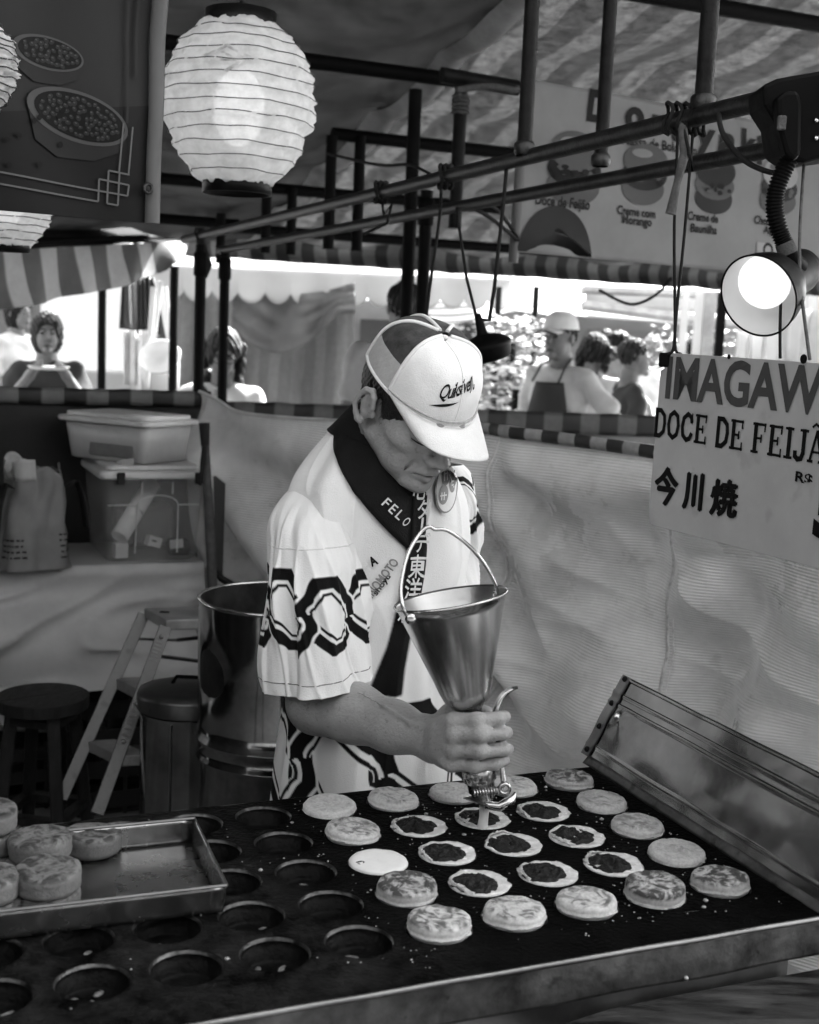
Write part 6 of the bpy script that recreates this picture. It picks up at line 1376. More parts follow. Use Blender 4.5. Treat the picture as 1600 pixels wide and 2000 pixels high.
# round printed badge on his left chest
bxx, bzz = (0.0566, 1.2901)
def disc(rx, rz, m, off, cx=0, cz=0, nm='badge'):
    return MB().loft([[on_coat(bxx + cx + rx * k * math.cos(t), bzz + cz + rz * k * math.sin(t), off + .004) for t in [2 * PI * i / 32 for i in range(32)]] for k in (.02, .2, .4, .6, .8, 1.0)]).build(nm, m, coat, fix=False)
disc(.020, .039, 'print_grey', .006); disc(.0175, .0365, 'happi_text', .0068); disc(.0075, .015, 'print_grey', .0076, -.003, .018); disc(.008, .015, 'print_grey', .0076, -.006, -.010); disc(.006, .014, 'print_grey', .0076, .009, .004)
def bbar(x, z, w, hh_): MB().poly([on_coat(bxx + x, bzz + z, .0135), on_coat(bxx + x + w, bzz + z, .0135), on_coat(bxx + x + w, bzz + z + hh_, .0135), on_coat(bxx + x, bzz + z + hh_, .0135)]).build('badge_mark', 'happi_text', coat, fix=False)
for q in ((-.009, .024, .012, .0022), (-.007, .019, .008, .0018), (-.0065, .010, .0016, .014), (-.0015, .010, .0016, .014), (-.012, -.012, .011, .002), (-.010, -.018, .0015, .012), (-.006, -.018, .0015, .012), (.006, .006, .006, .0018), (.007, .0, .004, .0018)): bbar(*q)
# front edge seam lines of the coat
# ---- sleeves
def sleeve(name, cs, n=420, nv=330, pat=0.0, fold_th=None, hem_drop=0.0, par=coat):
    """cs: list of (centre, radius x, radius y) from shoulder to hem; th=0 faces the camera"""
    def at(v):
        x = v * (len(cs) - 1); return cr([c_[0] for c_ in cs], v), *cr([Vector((c_[1], c_[2], 0)) for c_ in cs], v)[:2]
    def f(u, v):
        t = 2 * PI * u - PI; c, rx, ry = at(v); w = .006 * math.sin(3 * t + 2) * v + .006 * min(1, v * 3) * math.sin(v * 11 + 2.2 * math.sin(t + 1)) * math.cos(t * .5) + .010 * nz((math.cos(t) * 1.6, math.sin(t) * 1.6, v * 3)) * (0.5 + v) + .004 * min(1, v * 2) * nz((math.cos(t) * 5, math.sin(t) * 5, v * 7))
        if fold_th is not None:
            d = t - fold_th; w += v * v * (.016 / (1 + math.exp(-d * 40)) - .008) * math.exp(-(d / .8) ** 2)
        rg_ = max(0, 1 - abs(nz((math.cos(t) * 1.5 + v * 1.2, math.sin(t) * 1.5 - v * 1.5, 4))) * 4.5); w += .007 * rg_ * rg_ * min(1, max(0, v - .22) * 3) * (1 - .4 * v)
        dz = -hem_drop * v * math.sin(t)
        return c + Vector(((rx + w) * math.sin(t), -(ry + w) * math.cos(t), dz))
    me = MB().grid(f, n, nv).mesh(name); co_ = verts(me); t = np.tile(np.linspace(-PI, PI, n), nv); v = np.repeat(np.linspace(0, 1, nv), n)
    ln_ = sum((cs[i + 1][0] - cs[i][0]).length for i in range(len(cs) - 1)); arc = t * (cs[-1][1] + cs[-1][2]) / 2
    if fold_th is not None: arc = arc + np.where(t > fold_th, .012, 0)
    yy = (pat - v) * ln_ + (np.where(t > fold_th, .012, 0) if fold_th is not None else 0)
    k = chain_mask(arc + .035, yy, .084, .058, .060, .0168); k[np.abs(yy) > .085] = 0
    setattr_mask(me, 'ink', k); me.materials.append(MATS['happi_white'])
    s_ = link(name, me, 'happi_white', par, solid=.0025); return s_, f
slv, sf = sleeve('sleeve', [(PY(700, 935, 2.10), .035, .04), (PY(640, 955, 2.05), .056, .054), (PY(609, 1010, 2.0), .064, .062), (PY(609, 1090, 1.975), .070, .066), (PY(612, 1180, 1.95), .075, .069), (PY(616, 1260, 1.93), .079, .072), (PY(619, 1335, 1.915), .082, .076)], pat=.66, fold_th=-.25, hem_drop=-.012)
MB().tube([sf(i / 80, .935) + Vector((math.sin(2 * PI * i / 80 - PI), -math.cos(2 * PI * i / 80 - PI), 0)) * .0012 for i in range(81)], .0010, 4).build('hem_stitch', 'print_grey', coat)
MB().tube([sf(i / 80, .44) + Vector((math.sin(2 * PI * i / 80 - PI), -math.cos(2 * PI * i / 80 - PI), 0)) * .0006 for i in range(81)], .0016, 4).build('sleeve_seam', 'happi_text', coat)
sleeve('sleeve', [(PY(850, 905, 2.22), .045, .05), (PY(872, 950, 2.25), .052, .055), (PY(868, 1040, 2.27), .055, .06), (PY(868, 1150, 2.28), .062, .066)], n=200, nv=150, pat=.42)
# ---- trousers and shoes (below the griddle edge)
mat('trouser_dark', 0.04, 0.8, var=0.3, scale=20, bump=0.3)
lg = SDF((-.35, 1.85, 0.0), (.30, 2.40, .80), .009)
for sgn in (-1, 1):
    b0 = Vector((PY(726, 1500, 2.1).x, 2.1, 0)) + WV * (.09 * sgn); lg.chain([tuple(b0 + Vector((0, 0, .74))), tuple(b0 + FV * .02 + Vector((0, 0, .44))), tuple(b0 + Vector((0, 0, .08)))], [.085, .062, .05], .03)
    lg.chain([tuple(b0 + Vector((0, 0, .05)) - FV * .03), tuple(b0 + FV * .13 + Vector((0, 0, .035)))], [.04, .034], .02)
lg.ell((PY(726, 1500, 2.1).x, 2.1, .74), (.15, .13, .09), .03)
link('trousers', lg.mesh('trousers'), 'trouser_dark', vd)
# ================================================================== batter dispenser
YD = 1.732; NT = PY(945, 1566, YD); NT.z = ZG + 0.002
def DP(u, v, dy=0.0): return PY(u, v, YD + dy)
ds = thing('batter_dispenser', DP(945, 1570), 'polished steel funnel dispenser with wire handle held over the griddle', 'dispenser')
tip, rimc = DP(945, 1566), DP(880, 1167, .012); dax = (rimc - tip).normalized(); LD = (rimc - tip).length; px1 = LD / 404.0
Md = dax.to_track_quat('Z', 'Y').to_matrix()
mat('funnel_steel', 0.55, 0.24, metal=1.0, var=0.18, scale=6, bump=0.05, bscale=20)
mat('funnel_inside', 0.5, 0.35, metal=1.0, var=0.2, scale=8, bump=0.05)
def lat(prof, nm, m, n=48): return MB().lathe([(r * px1, s * px1) for s, r in prof], tip, n, Md).build(nm, m, ds)
lat([(403, 107), (405, 109), (402, 111), (398, 109), (396, 104), (380, 100), (330, 84), (280, 68), (228, 52), (222, 50), (205, 44), (190, 30), (186, 26), (70, 25)], 'funnel', 'funnel_steel', 64)
lat([(402, 105), (380, 98), (230, 50), (226, 1)], 'funnel_inside', 'funnel_inside', 48)
lat([(70, 31), (66, 32), (44, 32), (40, 27), (22, 26), (20, 22), (6, 21), (0, 18), (0, 10)], 'nozzle', 'steel_bright', 32)
# horizontal spring and pivot on the nozzle
sp0, sp1 = DP(925, 1549, -.024), DP(985, 1543, -.016); sd = (sp1 - sp0); ex_ = Vector((0, 0, 1)); ey_ = sd.normalized().cross(ex_)
MB().tube([sp0 + sd * (i / 132) + (ex_ * math.cos(i * 2 * PI / 12) + ey_ * math.sin(i * 2 * PI / 12)) * .0052 for i in range(133)], .0012, 5).build('spring', 'steel_bright', ds)
MB().lathe([(.009, -.004), (.009, .004), (.005, .004), (.005, -.004), (.009, -.004)], DP(986, 1540, -.022), 20, Matrix.Rotation(PI / 2, 3, 'X')).build('pivot_ring', 'steel_bright', ds)
MB().prism([DP(905, 1560, -.03), DP(952, 1576, -.03), DP(958, 1568, .01), DP(925, 1556, .01)], Vector((0, 0, .0016))).build('drip_plate', 'steel_sheet', ds)
MB().tube([DP(948, 1572, -.012), DP(975, 1576, -.014), DP(1000, 1562, -.010), DP(1006, 1550, 0)], [.006, .007, .007, .003], 10).build('outlet_lip', 'steel_bright', ds)
# trigger lever
lv = [DP(1006, 1344, -.005), DP(994, 1349, -.005), DP(980, 1362, -.006), (DP(971, 1382, -.008)), DP(968, 1405, -.008), DP(978, 1480, -.002), DP(984, 1530, -.008)]
fl = [cr(lv, i / 40) for i in range(41)]
MB().loft([[p + Vector((-.004, -.007, 0)), p + Vector((.004, -.007, .001)), p + Vector((.004, .007, .001)), p + Vector((-.004, .007, 0))] for p in fl], cap=True).build('trigger_lever', 'steel_bright', ds)
# wire bail with hooked ends
bl = [DP(797, 1207, -.05), DP(789, 1190, -.062), DP(783, 1150, -.05), DP(796, 1085, -.03), DP(820, 1042, -.015), DP(838, 1029, -.01), DP(850, 1034, -.008), DP(876, 1037, -.004), DP(918, 1068, .01), DP(950, 1108, .03), DP(968, 1142, .04), DP(972, 1160, .042)]
MB().tube([cr(bl, i / 80) for i in range(81)], .0028, 8).build('bail_handle', 'steel_bright', ds)
MB().ell(DP(802, 1209, -.058), (.008, .005, .008), 12, 8).build('bail_ear', 'steel_bright', ds); MB().ell(DP(972, 1160, .045), (.008, .005, .008), 12, 8).build('bail_ear', 'steel_bright', ds)
stt = NT; s0_ = DP(947, 1572)
str_o = MB().tube([s0_, s0_.lerp(stt, .5) + Vector((.0005, 0, 0)), stt, stt + Vector((-.0005, 0, -.006))], [.0075, .0066, .0075, .009], 12).build('batter_stream', 'batter'); tag(str_o, 'thin stream of pale batter running from the nozzle to the griddle', 'batter')
# ================================================================== market behind the stall
skin_mat('skin_far', 0.15)
mat('hair_dark', 0.008, 0.5, var=0.6, scale=40, bump=0.8, bscale=120)
mat('hair_brown', 0.018, 0.5, var=0.8, scale=30, bump=0.8, bscale=90); mat('hair_grey', 0.25, 0.6, var=0.5, scale=40, bump=0.8, bscale=90)
for nm, v in (('shirt_white', .55), ('shirt_grey', .045), ('shirt_mid', .12), ('shirt_dark', .05), ('jeans', .08)): mat(nm, v, .85, var=.10, scale=12, bump=.35, bscale=40, spec=.1)
mat('shirt_floral', .72, .85, var=.1, scale=10, bump=.2, attr=None, spec=.1, speck=0.95, bscale=26)
mat('plate_white', .85, .3, var=.03)
def figure(u, v, Y, yaw, label, shirt='shirt_white', hair='short', hmat='hair_dark', rarm='down', larm='down', H=1.66, group=None, build=1.0, sc=1.0, tilt=0.0):
    c = PY(u, v, Y); o = thing('person', (c.x, c.y, 0), label, 'person', group)
    T = Matrix.Translation(c) @ Matrix.Rotation(yaw, 4, 'Z') @ Matrix.Scale(sc, 4); TH = T @ Matrix.Rotation(tilt, 4, 'X')
    gz = -c.z / sc        # ground in figure units
    T0 = T; T = T @ Matrix.Translation((0, 0, .04))
    q = SDF((-.42, -.42, -.62), (.42, .22, .16), .0075)
    hd = SDF((-.11, -.15, -.19), (.11, .14, .15), .005)
    hd.ell((0, .015, .03), (.074, .092, .088), .01).ell((0, -.03, -.03), (.058, .06, .08), .02).ell((0, -.075, -.095), (.022, .02, .018), .02)
    hd.chain([(0, -.086, .012), (0, -.105, -.022)], [.008, .013], .008)
    for s in (-1, 1):
        hd.ell((s * .031, -.098, .008), (.018, .014, .010), .01, 'cut'); hd.ell((s * .031, -.082, .006), (.015, .010, .008), .005); hd.ell((s * .077, .005, -.005), (.008, .017, .028), .006)
    hd.chain([(-.022, -.088, -.062), (0, -.096, -.060), (.022, -.088, -.062)], [.006, .008, .006], .006); hd.chain([(-.024, -.088, -.066), (0, -.102, -.065), (.024, -.088, -.066)], [.0015, .002, .0015], .003, 'cut')
    hd.cap((0, .025, -.05), (0, .035, -.18), .05, .055, .02)
    b = build; W_s = .165 * b
    arms = []
    for s, kind in ((-1, rarm), (1, larm)):
        sh = (s * W_s, .035, -.255)
        if kind == 'down': ar = [sh, (s * (W_s + .05), .05, -.52), (s * (W_s + .03), .0, -.60)]
        elif kind == 'eat': ar = [sh, (s * (W_s + .05), -.08, -.44), (s * .10, -.24, -.27)]
        elif kind == 'hip': ar = [sh, (s * (W_s + .16), .09, -.46), (s * (W_s + .05), -.06, -.58)]
        else: ar = [sh, (s * (W_s + .05), -.02, -.50), (s * .12, -.28, -.50)]
        arms.append(ar); q.chain(ar, [.042, .038, .026], .02); e = np.array(ar[-1]); d = e - np.array(ar[-2]); d = d / np.linalg.norm(d)
        q.cap(e, e + d * .06, .028, .026, .015)
        for f in range(4): q.cap(e + d * .06 + np.array([0, 0, .018 - .012 * f]), e + d * .11 + np.array([-s * .012, 0, .016 - .011 * f]), .010, .008, .006)
        q.cap(e + d * .02, e + d * .06 + np.array([-s * .02, -.01, .035]), .012, .009, .008)
    q.cap((0, .035, -.14), (0, .04, -.22), .055, .07, .02)
    link('body', join_meshes('body', [hd.mesh('head', TH), q.mesh('arms', T)]), 'skin_far', o)
    s2 = SDF((-.45, -.30, -.80), (.45, .30, -.12), .009)
    s2.chain([(-W_s * .8, .035, -.25), (W_s * .8, .035, -.25)], [.052, .052], .045); s2.ell((0, .03, -.38), (W_s * 1.05, .115 * b, .19), .05).ell((0, .03, -.62), (W_s * .95, .12 * b, .2), .05)
    for ar in arms: k = np.array(ar[0]); m_ = k + (np.array(ar[1]) - k) * .72; s2.cap(k, m_, .054, .062, .02)
    s2.ell((0, -.02, -.155), (.055, .06, .05), .02, 'cut')
    _sl, _P = s2._sub(s2.lo, s2.lo + s2.h * (s2.n - 1), 0); s2.f[_sl] += .011 * np.sin(_P[..., 2] * 34 + _P[..., 0] * 21 + u) * np.sin(_P[..., 0] * 17 - _P[..., 2] * 9 + _P[..., 1] * 14)
    me = s2.mesh('shirt', T); link('shirt', me, shirt, o)
    l2 = SDF((-.26, -.2, gz), (.26, .28, -.66), .014)
    for s in (-1, 1): l2.chain([(s * .085, .03, -.74), (s * .09, .02, (gz - .74) / 2), (s * .095, .03, gz + .06)], [.095, .066, .05], .03).cap((s * .095, .05, gz + .05), (s * .1, -.10, gz + .04), .045, .038, .02)
    link('trousers', l2.mesh('trousers', T0), 'jeans', o)
    ft = MB()
    for s in (-1, 1):
        ft.ell((s * .031, -.093, .006), (.013, .005, .004), 8, 5); ft.tube([(s * .048, -.084, .024), (s * .03, -.096, .028), (s * .014, -.096, .024)], [.003, .0045, .003], 6)
    ft.tube([(-.022, -.092, -.066), (0, -.1035, -.065), (.022, -.092, -.066)], .0025, 6); ft.v = [tuple(TH @ Vector(p)) for p in ft.v]; ft.build('face_marks', 'hair_dark', o)
    if hair:
        hr = SDF((-.16, -.14, -.26), (.16, .17, .17), .006)
        def cutface(P): 
            zl = np.interp(P[..., 1], [-.09, -.07, -.02, .02, .05, .1], [.065, .06, .02, .0, -.06, -.07]) if hair == 'short' else np.interp(P[..., 1], [-.09, -.07, -.04, -.01], [.062, .05, -.1, -.3])
            return (zl - P[..., 2]) * .6
        if hair == 'short': hr.ell((0, .02, .036), (.080, .100, .093), .01)
        if hair == 'bob': hr.ell((0, .018, .03), (.088, .108, .10), .01).ell((0, .03, -.04), (.085, .085, .085), .03)
        if hair in ('curly', 'long'):
            hr.ell((0, .02, .03), (.092, .11, .105), .01); rr = random.Random(int(u))
            for k in range(46 if hair == 'curly' else 22):
                an = rr.uniform(-.35 * PI, 1.35 * PI); y_ = .02 + .075 * math.sin(an); x_ = .09 * math.cos(an); z_ = rr.uniform(-.22, .03); hr.ell((x_ * 1.08, y_ + .01, z_), (.026, .026, .034), .012)
        hr.f = np.maximum(hr.f, 0) if False else hr.f
        sl, P = hr._sub(hr.lo, hr.lo + hr.h * (hr.n - 1), 0); cf = cutface(P); hr.f[sl] = np.maximum(hr.f[sl] + (.009 if hair != 'curly' else .006) * np.sin(P[..., 0] * 130 + P[..., 2] * 60) * np.sin(P[..., 1] * 150), cf)
        link('hair', hr.mesh('hair', TH), hmat, o)
    return o, T, TH
# man in white cap and dark apron
o, T, TH = figure(1093, 660, 7.3, math.radians(-38), 'man in white cap, white shirt and black apron looking left beyond the wall', 'shirt_white', 'short', larm='hip', sc=1.08)
cpb = MB().grid(lambda a, b: TH @ Vector((-.088 * math.cos(b * 1.5) ** .6 * math.sin(2 * PI * a), .012 - .108 * math.cos(b * 1.5) ** .6 * math.cos(2 * PI * a), .045 + .095 * math.sin(b * 1.5))), 40, 14).build('cap', 'cap_cotton', o)
MB().grid(lambda a, b: TH @ Vector((.075 * (2 * a - 1) * (1 - .15 * b), -.085 - .085 * b * math.sqrt(max(0, 1 - (2 * a - 1) ** 2 * .8)), .05 - .012 * b - .02 * (2 * a - 1) ** 2)), 20, 8).build('brim', 'cap_cotton', cpb, solid=.004)
MB().tube([TH @ Vector((.075 * (2 * a - 1) * .85, -.085 - .085 * math.sqrt(max(0, 1 - (2 * a - 1) ** 2 * .8)), .036 - .02 * (2 * a - 1) ** 2)) for a in [i / 20 for i in range(21)]], .004, 6).build('brim_edge', 'shirt_dark', cpb)
apr = MB().grid(lambda a, b: T @ Vector(((.085 + .06 * min(1, b * 2)) * (2 * a - 1), -.118 + .06 * (2 * a - 1) ** 2 - .01 * math.sin(b * 3) - .012, -.27 - .5 * b)), 16, 20).build('apron', 'shirt_dark', o, solid=.006)
for s in (-1, 1): MB().tube([T @ Vector((s * .08, -.115, -.27)), T @ Vector((s * .075, -.05, -.19)), T @ Vector((s * .06, .04, -.145))], .007, 6).build('apron_strap', 'shirt_dark', o)
MB().grid(lambda a, b: T @ Vector((-.05 + .085 * a, -.142 + .02 * (2 * a - 1) ** 2, -.44 - .06 * b)), 6, 6).build('apron_print', 'plate_white', apr, solid=.002)
# curly-haired woman with glasses, floral top, bag strap
o, T, TH = figure(436, 690, 7.2, math.radians(12), 'curly dark haired woman in glasses and floral top beyond the corner post', 'shirt_floral', 'curly', 'hair_brown', tilt=.35, sc=1.08)
for s in (-1, 1): MB().tube([TH @ Vector((s * .032 + .024 * math.cos(a), -.108, .006 + .02 * math.sin(a))) for a in [2 * PI * i / 16 for i in range(17)]], .003, 6).build('glasses', 'latch_black', o)
MB().tube([T @ Vector((-.12, -.06, -.2)), T @ Vector((-.02, -.125, -.34)), T @ Vector((.12, -.12, -.52))], .018, 8).build('bag_strap', 'shirt_dark', o)
# woman eating, far left
o, T, TH = figure(92, 652, 7.4, math.radians(18), 'woman in grey top eating from a white plate at the far left', 'shirt_grey', 'bob', 'hair_brown', rarm='eat', larm='eat')
pb = MB().lathe([(.001, 0), (.09, .002), (.115, .018), (.118, .02), (.09, .008), (.001, .006)], T @ Vector((0, -.30, -.235)), 24).build('food_plate', 'plate_white'); tag(pb, 'white plate held by the woman eating at the far left', 'plate')
figure(38, 612, 9.5, math.radians(60), 'person with dark hair in white top standing behind the eating woman', 'shirt_white', 'bob', 'hair_dark', larm='fwd')
# short-haired man behind the vendor's cap, seen from behind
mat('shirt_light', .34, .85, var=.10, scale=12, bump=.35, bscale=40, spec=.1)
figure(788, 603, 6.6, math.radians(200), 'man in grey T-shirt seen from behind next to the twin posts', 'shirt_light', 'short', 'hair_dark', build=1.35, sc=1.08)
CR = [(1163, 690, 8.6, 150, 'dark haired person in white passing behind the man in the apron', 'shirt_white', 'long', 'hair_dark'), (1197, 712, 9.2, 60, 'person with black hair and pale shirt in the middle of the far crowd', 'shirt_mid', 'short', 'hair_dark'),
      (1242, 700, 8.3, 100, 'person with cropped hair in dark top with pale shoulder strap', 'shirt_grey', 'short', 'hair_brown'), (1204, 676, 11, -80, 'far small person with dark hair at the back of the crowd', 'shirt_white', 'bob', 'hair_dark'),
      (1277, 684, 11.5, 30, 'grey haired person half hidden behind the price sign', 'shirt_white', 'short', 'hair_grey'), (1184, 668, 13, 10, 'most distant dark haired head in the crowd', 'shirt_dark', 'short', 'hair_dark'), (1530, 690, 10.5, 20, 'dark haired person glimpsed under the lamp shade', 'shirt_white', 'bob', 'hair_dark')]
for u, v, Y, yw, lab, sh, hr_, hm in CR:
    o, T, TH = figure(u, v, Y, math.radians(yw), lab, sh, hr_, hm, group='far crowd', larm='fwd')
    if u == 1242: MB().tube([T @ Vector((.13, -.02, -.19)), T @ Vector((.03, -.13, -.35)), T @ Vector((-.14, -.12, -.55))], .02, 8).build('bag_strap', 'plate_white', o)
# ---- far stalls: awnings, valances, sheets
mat('canvas_white', 0.5, 0.8, var=0.05, scale=3, bump=0.15, bscale=20, trans=0.4); mat('canvas_grey', 0.42, 0.8, var=0.10, scale=3, bump=0.2, bscale=20, trans=0.35)
# left awning with broad striped valance
AW0, AW1 = PY(-60, 492, 5.9), PY(372, 470, 7.2)
striped('valance_stripe', 0.08, 0.34, 0.225, tuple((AW1 - AW0).normalized()), 0.52, trans=0.30, wob=0.03, mottle=0.15)
aw = thing('striped_awning', AW0.lerp(AW1, .5), 'broad striped valance of the awning above the eating woman', 'awning')
def vp(u, v): 
    p = AW0.lerp(AW1, u); drop = .30 * (1 - .42 * u); k = max(0, (u - .7) / .3); return p + Vector((.05 * v * nz((u * 6, v, 1)) + .02 * math.sin(u * 30) * v, -.05 * v + .03 * math.sin(u * 24) * v - .1 * k * v, -drop * v + .05 * k * v))
MB().grid(vp, 120, 16).build('valance', 'valance_stripe', aw)
MB().grid(lambda u, v: AW0.lerp(AW1, u) + Vector((.1, 1.6, .42)) * v + Vector((0, 0, .02 * nz((u * 5, v * 3, 2)))), 40, 12).build('top_sheet', 'canopy_dark', aw)
MB().grid(lambda u, v: PY(100, 438, 6.9).lerp(PY(420, 452, 8.0), u) + Vector((0, 0, -.085 * v + .01 * nz((u * 20, v, 1)))), 60, 4).build('edge_trim', 'valance_stripe', aw, solid=.004)
MB().tube([PY(-60, 476, 6.0), PY(380, 462, 7.3)], .02, 8).build('pipe', 'pipe_black', aw)
for u, v, Y in ((200, 540, 8.0), (341, 520, 7.6)):
    p = PY(u, v, Y); q_ = pipe(Vector((p.x, p.y, 0)), Vector((p.x, p.y, p.z)), .026, 'pipe_black', 'post', aw)
# white scalloped valance and its roof
va = thing('scalloped_valance', PY(600, 540, 9.0), 'white scalloped valance of the stall across the passage', 'awning')
VA0, VA1 = PY(250, 515, 8.6), PY(1000, 545, 9.6)
def scal(u, v): 
    p = VA0.lerp(VA1, u); sc_ = abs(math.sin(u * PI * 15)) ** .55; return p + Vector((0, -.03 * math.sin(u * 50) * v, -(.15 + .085 * sc_) * v))
MB().grid(scal, 300, 8).build('valance', 'canvas_white', va, solid=.004)
MB().grid(lambda u, v: VA0.lerp(VA1, u) + Vector((.2, 2.0, .5)) * v, 20, 4).build('top_sheet', 'canvas_white', va)
# big hanging drape, sun behind it
striped('drape_stripe', 0.20, 0.25, 0.16, (1, 0, 0), 0.5, trans=0.5, wob=0.25, mottle=0.2)
DR_ = [(448, 548), (520, 562), (590, 572), (662, 552), (692, 600)]
def drape2(u, v):
    x = 345 + 350 * u; top = 548 + 24 * math.sin(min(1, max(0, (u - .28) / .65)) * PI); p = PY(x, top, 9.3); k = v
    sw_ = .10 * math.sin(u * 22 + 1.5 * v) * (.3 + v) + .16 * math.exp(-((v - .45 - .5 * (u - .6) ** 2 * 4) / .12) ** 2) * math.sin(min(1, max(0, (u - .25) / .7)) * PI)
    return Vector((p.x, p.y - sw_ + .08 * nz((u * 5, v * 3, 1)), p.z * (1 - v) + .02 * v))
dr_ = MB().grid(drape2, 110, 50).build('hanging_drape', 'drape_stripe', solid=.003); tag(dr_, 'large pale striped sheet hanging behind the curly haired woman', 'sheet')
mat('drape_dark', 0.15, 0.8, var=0.12, scale=3, bump=0.2, bscale=20, trans=0.4)
def swag(u, v):
    x = 452 + 242 * u; top = 552 + 22 * math.sin(u * PI); bot = 640 + 62 * math.sin(min(1, u * 1.15) * PI) - 30 * u; p = PY(x, top + (bot - top) * v, 9.05); return p + Vector((0, -.12 * math.sin(u * PI) * v + .05 * math.sin(u * 18 + v * 2) + .05 * nz((u * 5, v * 5, 3)), 0))
tie_ = MB().grid(swag, 60, 24).build('hanging_drape', 'drape_dark', solid=.004); tag(tie_, 'darker swag of cloth looped across the pale striped sheet', 'sheet')
# white van-like canvas wall behind the eating woman
wv = thing('canvas_wall', PY(160, 700, 10.2), 'plain white canvas wall behind the eating woman', 'tarp wall')
q0, q1 = PY(78, 700, 10.2), PY(262, 700, 10.4)
MB().grid(lambda u, v: Vector((q0.x + (q1.x - q0.x) * u, q0.y + .03 * nz((u * 4, v * 4, 1)), 2.4 * v)), 20, 20).build('sheet', 'canvas_white', wv, solid=.004)
bx_ = MB().rbox(PY(205, 745, 9.0) + Vector((0, 0, -.5)), (.62, .4, 1.16), .03, 3).build('grey_cabinet', 'canvas_grey'); tag(bx_, 'low grey cabinet right of the eating woman', 'cabinet')
# clothes rail: dark cloth and rods, basin
hc = thing('hanging_clothes', PY(270, 560, 8.3), 'dark long garments hanging from the far stall left of the posts', 'clothes')
for k in range(6):
    p = PY(246 + 10 * k, 538 + 4 * (k % 2), 8.3 + .05 * k); L_ = .34 + .04 * (k % 3)
    MB().grid(lambda u, v: p + Vector((.035 * (2 * u - 1) * (.6 + .5 * v), .02 * math.sin(u * 7 + k), -L_ * v)), 8, 8).build('garment', ['shirt_dark', 'shirt_grey', 'hair_brown'][k % 3], hc, solid=.008)
for k in range(4):
    p = PY(255 + 14 * k, 645 + 8 * (k % 2), 8.2); MB().grid(lambda u, v: p + Vector((.04 * (2 * u - 1), .03 * math.sin(u * 5 + k), -.35 * v)), 8, 8).build('garment', ['shirt_white', 'shirt_floral', 'shirt_white', 'shirt_mid'][k], hc, solid=.008)
for k, (u0, v0, u1, v1) in enumerate(((300, 560, 286, 760), (314, 550, 296, 690), (322, 560, 334, 680), (308, 548, 330, 660))):
    tag(MB().tube([PY(u0, v0, 8.0 + .1 * k), PY(u1, v1, 8.0 + .1 * k)], .018, 8).build('tent_rod', 'canvas_white'), ['white rod leaning left of the far post, longest', 'white rod leaning beside the hanging garments', 'white rod leaning right towards the far post', 'short white rod crossing behind the far post'][k], 'rod')
bs = MB().lathe([(.06, -.10), (.10, -.06), (.125, 0), (.13, .0), (.12, -.01), (.09, -.07), (.001, -.09)], PY(312, 695, 7.9), 24, Matrix.Rotation(.9, 3, 'X')).build('basin', 'plate_white'); tag(bs, 'white plastic basin hanging at the far stall by the post', 'basin')
pn = MB().box(PY(312, 790, 8.2), (.24, .05, .62)).build('white_cupboard', 'canvas_white'); tag(pn, 'white cupboard under the basin at the far stall', 'cupboard')
umb = thing('market_umbrella', PY(300, 545, 9.0), 'white umbrella canopy glimpsed above the hanging garments', 'umbrella'); uc = PY(312, 536, 9.0)
MB().lathe([(.26, -.08), (.16, -.03), (.03, .02), (.001, .03)], uc, 16, smooth=False).build('canopy', 'canvas_white', umb); MB().tube([uc, Vector((uc.x, uc.y, 0))], .012, 8).build('pole', 'pipe_worn', umb)
# right: striped awning of a far stall, beams, posts
striped('far_awning', 0.14, 0.55, 0.16, (0, .30, 0.95), 0.38, trans=0.35, wob=0.1, mottle=0.1)
fa = thing('striped_awning', PY(1000, 600, 10), 'pale horizontally striped awning behind the man in the white cap', 'awning')
f0, f1, f2_, f3 = PY(838, 640, 9.6), PY(1146, 618, 10.2), PY(1146, 562, 12.0), PY(838, 556, 12.0)
MB().grid(lambda u, v: f0.lerp(f1, u).lerp(f3.lerp(f2_, u), v) + Vector((0, 0, .08 * math.exp(-((u - .5) / .25) ** 2) * (1 - v) + .02 * nz((u * 6, v * 4, 1)))), 50, 40).build('sheet', 'far_awning', fa, solid=.004)
g0, g1 = PY(1020, 608, 10.2), PY(1420, 640, 10.6)
MB().grid(lambda u, v: g0.lerp(g1, u) + Vector((0, .6 * v, .18 * v)), 20, 6).build('side_sheet', 'canvas_white', fa, solid=.004)
for u in (975, 1048):
    p = PY(u, 560, 9.0); pipe(Vector((p.x, p.y, 0)), p, .022, 'pipe_metal', 'post', fa)
mat('pale_wood', .34, .7, var=.3, scale=8, bump=.3, bscale=40)
pg = thing('timber_frame', PY(1270, 600, 9.4), 'timber beam and board frame of the far stall left of the lamp', 'frame')
b0, b1 = PY(1138, 596, 9.4), PY(1480, 640, 9.8)
rail(b0, b1, .05, .06).build('beam', 'pale_wood', pg); rail(PY(1138, 566, 9.5), PY(1480, 580, 9.9), .08, .04).build('beam', 'pale_wood', pg)
MB().grid(lambda u, v: PY(1145, 570, 9.6).lerp(PY(1470, 588, 10), u) + Vector((0, .01 * nz((u * 5, v * 2, 1)), -.11 * v)), 12, 4).build('board', 'canvas_grey', pg, solid=.01)
for u, w, m_ in ((1388, .05, 'pale_wood'), (1368, .035, 'canvas_white'), (1340, .03, 'canvas_white'), (1412, .04, 'pipe_black')):
    p = PY(u, 572, 9.3); MB().box(Vector((p.x, p.y, p.z / 2)), (w * 1.6, w, p.z)).build('post', m_, pg)
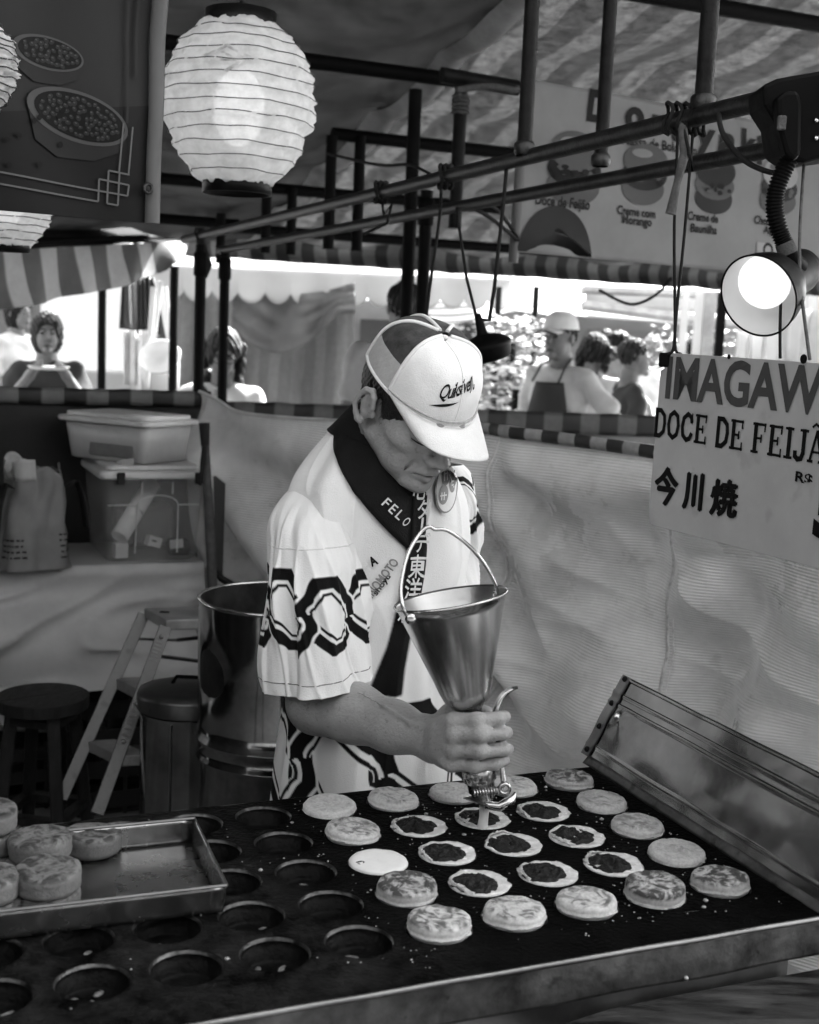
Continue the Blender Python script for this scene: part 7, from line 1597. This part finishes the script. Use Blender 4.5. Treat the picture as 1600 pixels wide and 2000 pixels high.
for k, (u0, u1, v0, Y, m_, lab) in enumerate(((1440, 1520, 640, 10.2, 'canvas_white', 'crumpled white cloth hung under the lamp shade'), (1500, 1620, 600, 9.8, 'canvas_grey', 'grey banner cloth behind the lamp on the right edge'), (1560, 1640, 560, 11, 'canvas_white', 'pale sheet at the right edge behind the lamp'))):
    p, q_ = PY(u0, v0, Y), PY(u1, v0 + 6, Y + .1); tag(MB().grid(lambda u, v: p.lerp(q_, u) + Vector((0, .06 * math.sin(u * 17 + k) + .04 * nz((u * 5, v * 4, k)), -(p.z - .4) * v * .5)), 40, 14).build('hanging_cloth', m_, solid=.004), lab, 'cloth')
# dark passage wall far back so the crowd stands before shops
bk = thing('market_hall', Vector((0, 17, 0)), 'pale row of far market stalls closing the view', 'building')
mat('hall_pale', .16, .8, var=.25, scale=.8, bump=.2, bscale=6)
MB().grid(lambda u, v: Vector((-14 + 28 * u, 17, 2.0 * v)), 20, 6).build('front', 'hall_pale', bk, solid=.05)
for k in range(9): MB().box(Vector((-12 + 3 * k, 16.9, .95)), (1.5, .1, 1.5)).build('opening', ['shirt_dark', 'shirt_grey', 'shirt_mid'][k % 3], bk)
for k in range(10): MB().grid(lambda u, v: Vector((-13.6 + 2.8 * k + 2.7 * u, 16.8 - 1.2 * v, 2.25 - .35 * v + .03 * math.sin(u * 20))), 16, 5).build('awning', ['canvas_white', 'far_awning'][k % 2], bk)
# leafy stand with pale flowers behind the passage
mat('leaf_mid', .10, .6, var=.5, scale=6, bump=.2, trans=.25); mat('petal_pale', .78, .7, var=.1, scale=9, trans=.3)
def plant(u, v, Y, w, hgt, label, n=240, seed=0):
    c = PY(u, v, Y); o = thing('flower_stand', (c.x, c.y, 0), label, 'plant', 'flower plants behind the passage'); R = random.Random(seed); lf, pt_ = MB(), MB()
    for i in range(n):
        a = R.random() * 6.28; rr = w * math.sqrt(R.random()); z = c.z + R.uniform(-.5, .5) * hgt; p = Vector((c.x + rr * math.cos(a), c.y + rr * math.sin(a) * .5, z)); s = R.uniform(.02, .045)
        M = Matrix.Rotation(R.random() * 6, 3, 'Z') @ Matrix.Rotation(R.uniform(-1.2, 1.2), 3, 'X'); q_ = [Vector((-s, 0, 0)), Vector((0, -s * .5, 0.1 * s)), Vector((s, 0, 0)), Vector((0, s * .5, .1 * s))]
        (pt_ if R.random() < .5 else lf).poly([p + M @ x for x in q_])
    lf.build('foliage', 'leaf_mid', o, fix=False)['kind'] = 'stuff'; pt_.build('petals', 'petal_pale', o, fix=False)['kind'] = 'stuff'
    MB().tube([Vector((c.x, c.y, 0)), Vector((c.x, c.y, c.z))], .03, 8).build('stem', 'pipe_metal', o)
plant(1000, 670, 8.6, .26, .36, 'flowering plant stand left of the man in the apron', 420, 1); plant(1010, 760, 8.4, .3, .3, 'lower pale flowers just above the far wall', 420, 2); plant(870, 600, 11, .35, .5, 'tree foliage showing white gaps behind the twin posts', 500, 3)
plant(1350, 670, 11, .4, .5, 'dark shrub behind the timber posts', 360, 4)
# ================================================================== unseen blockers added to shape the light: stall front behind the camera, side sheet
op = thing('light_blocker_front', Vector((0, -2.6, 0)), 'added dark light blocker shaped like a stall front behind the camera', 'stall')
mat('blocker_dark', 0.06, 0.8, var=0.4, scale=2, bump=0.2, bscale=20)
MB().box(Vector((0, -3.0, 1.5)), (14, 0.1, 3.0)).build('blocker_wall', 'blocker_dark', op)
MB().box(Vector((0, -2.2, 0.45)), (14, 0.8, 0.9)).build('blocker_counter', 'blocker_dark', op)
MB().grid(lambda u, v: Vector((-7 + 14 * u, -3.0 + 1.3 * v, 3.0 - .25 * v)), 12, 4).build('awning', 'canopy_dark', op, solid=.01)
ls = thing('light_blocker_side', ST(-1.9, 2.5, 0), 'added dark sheet blocking side light left of the frame', 'stall')  # out of view, added to hold back sky light from the left
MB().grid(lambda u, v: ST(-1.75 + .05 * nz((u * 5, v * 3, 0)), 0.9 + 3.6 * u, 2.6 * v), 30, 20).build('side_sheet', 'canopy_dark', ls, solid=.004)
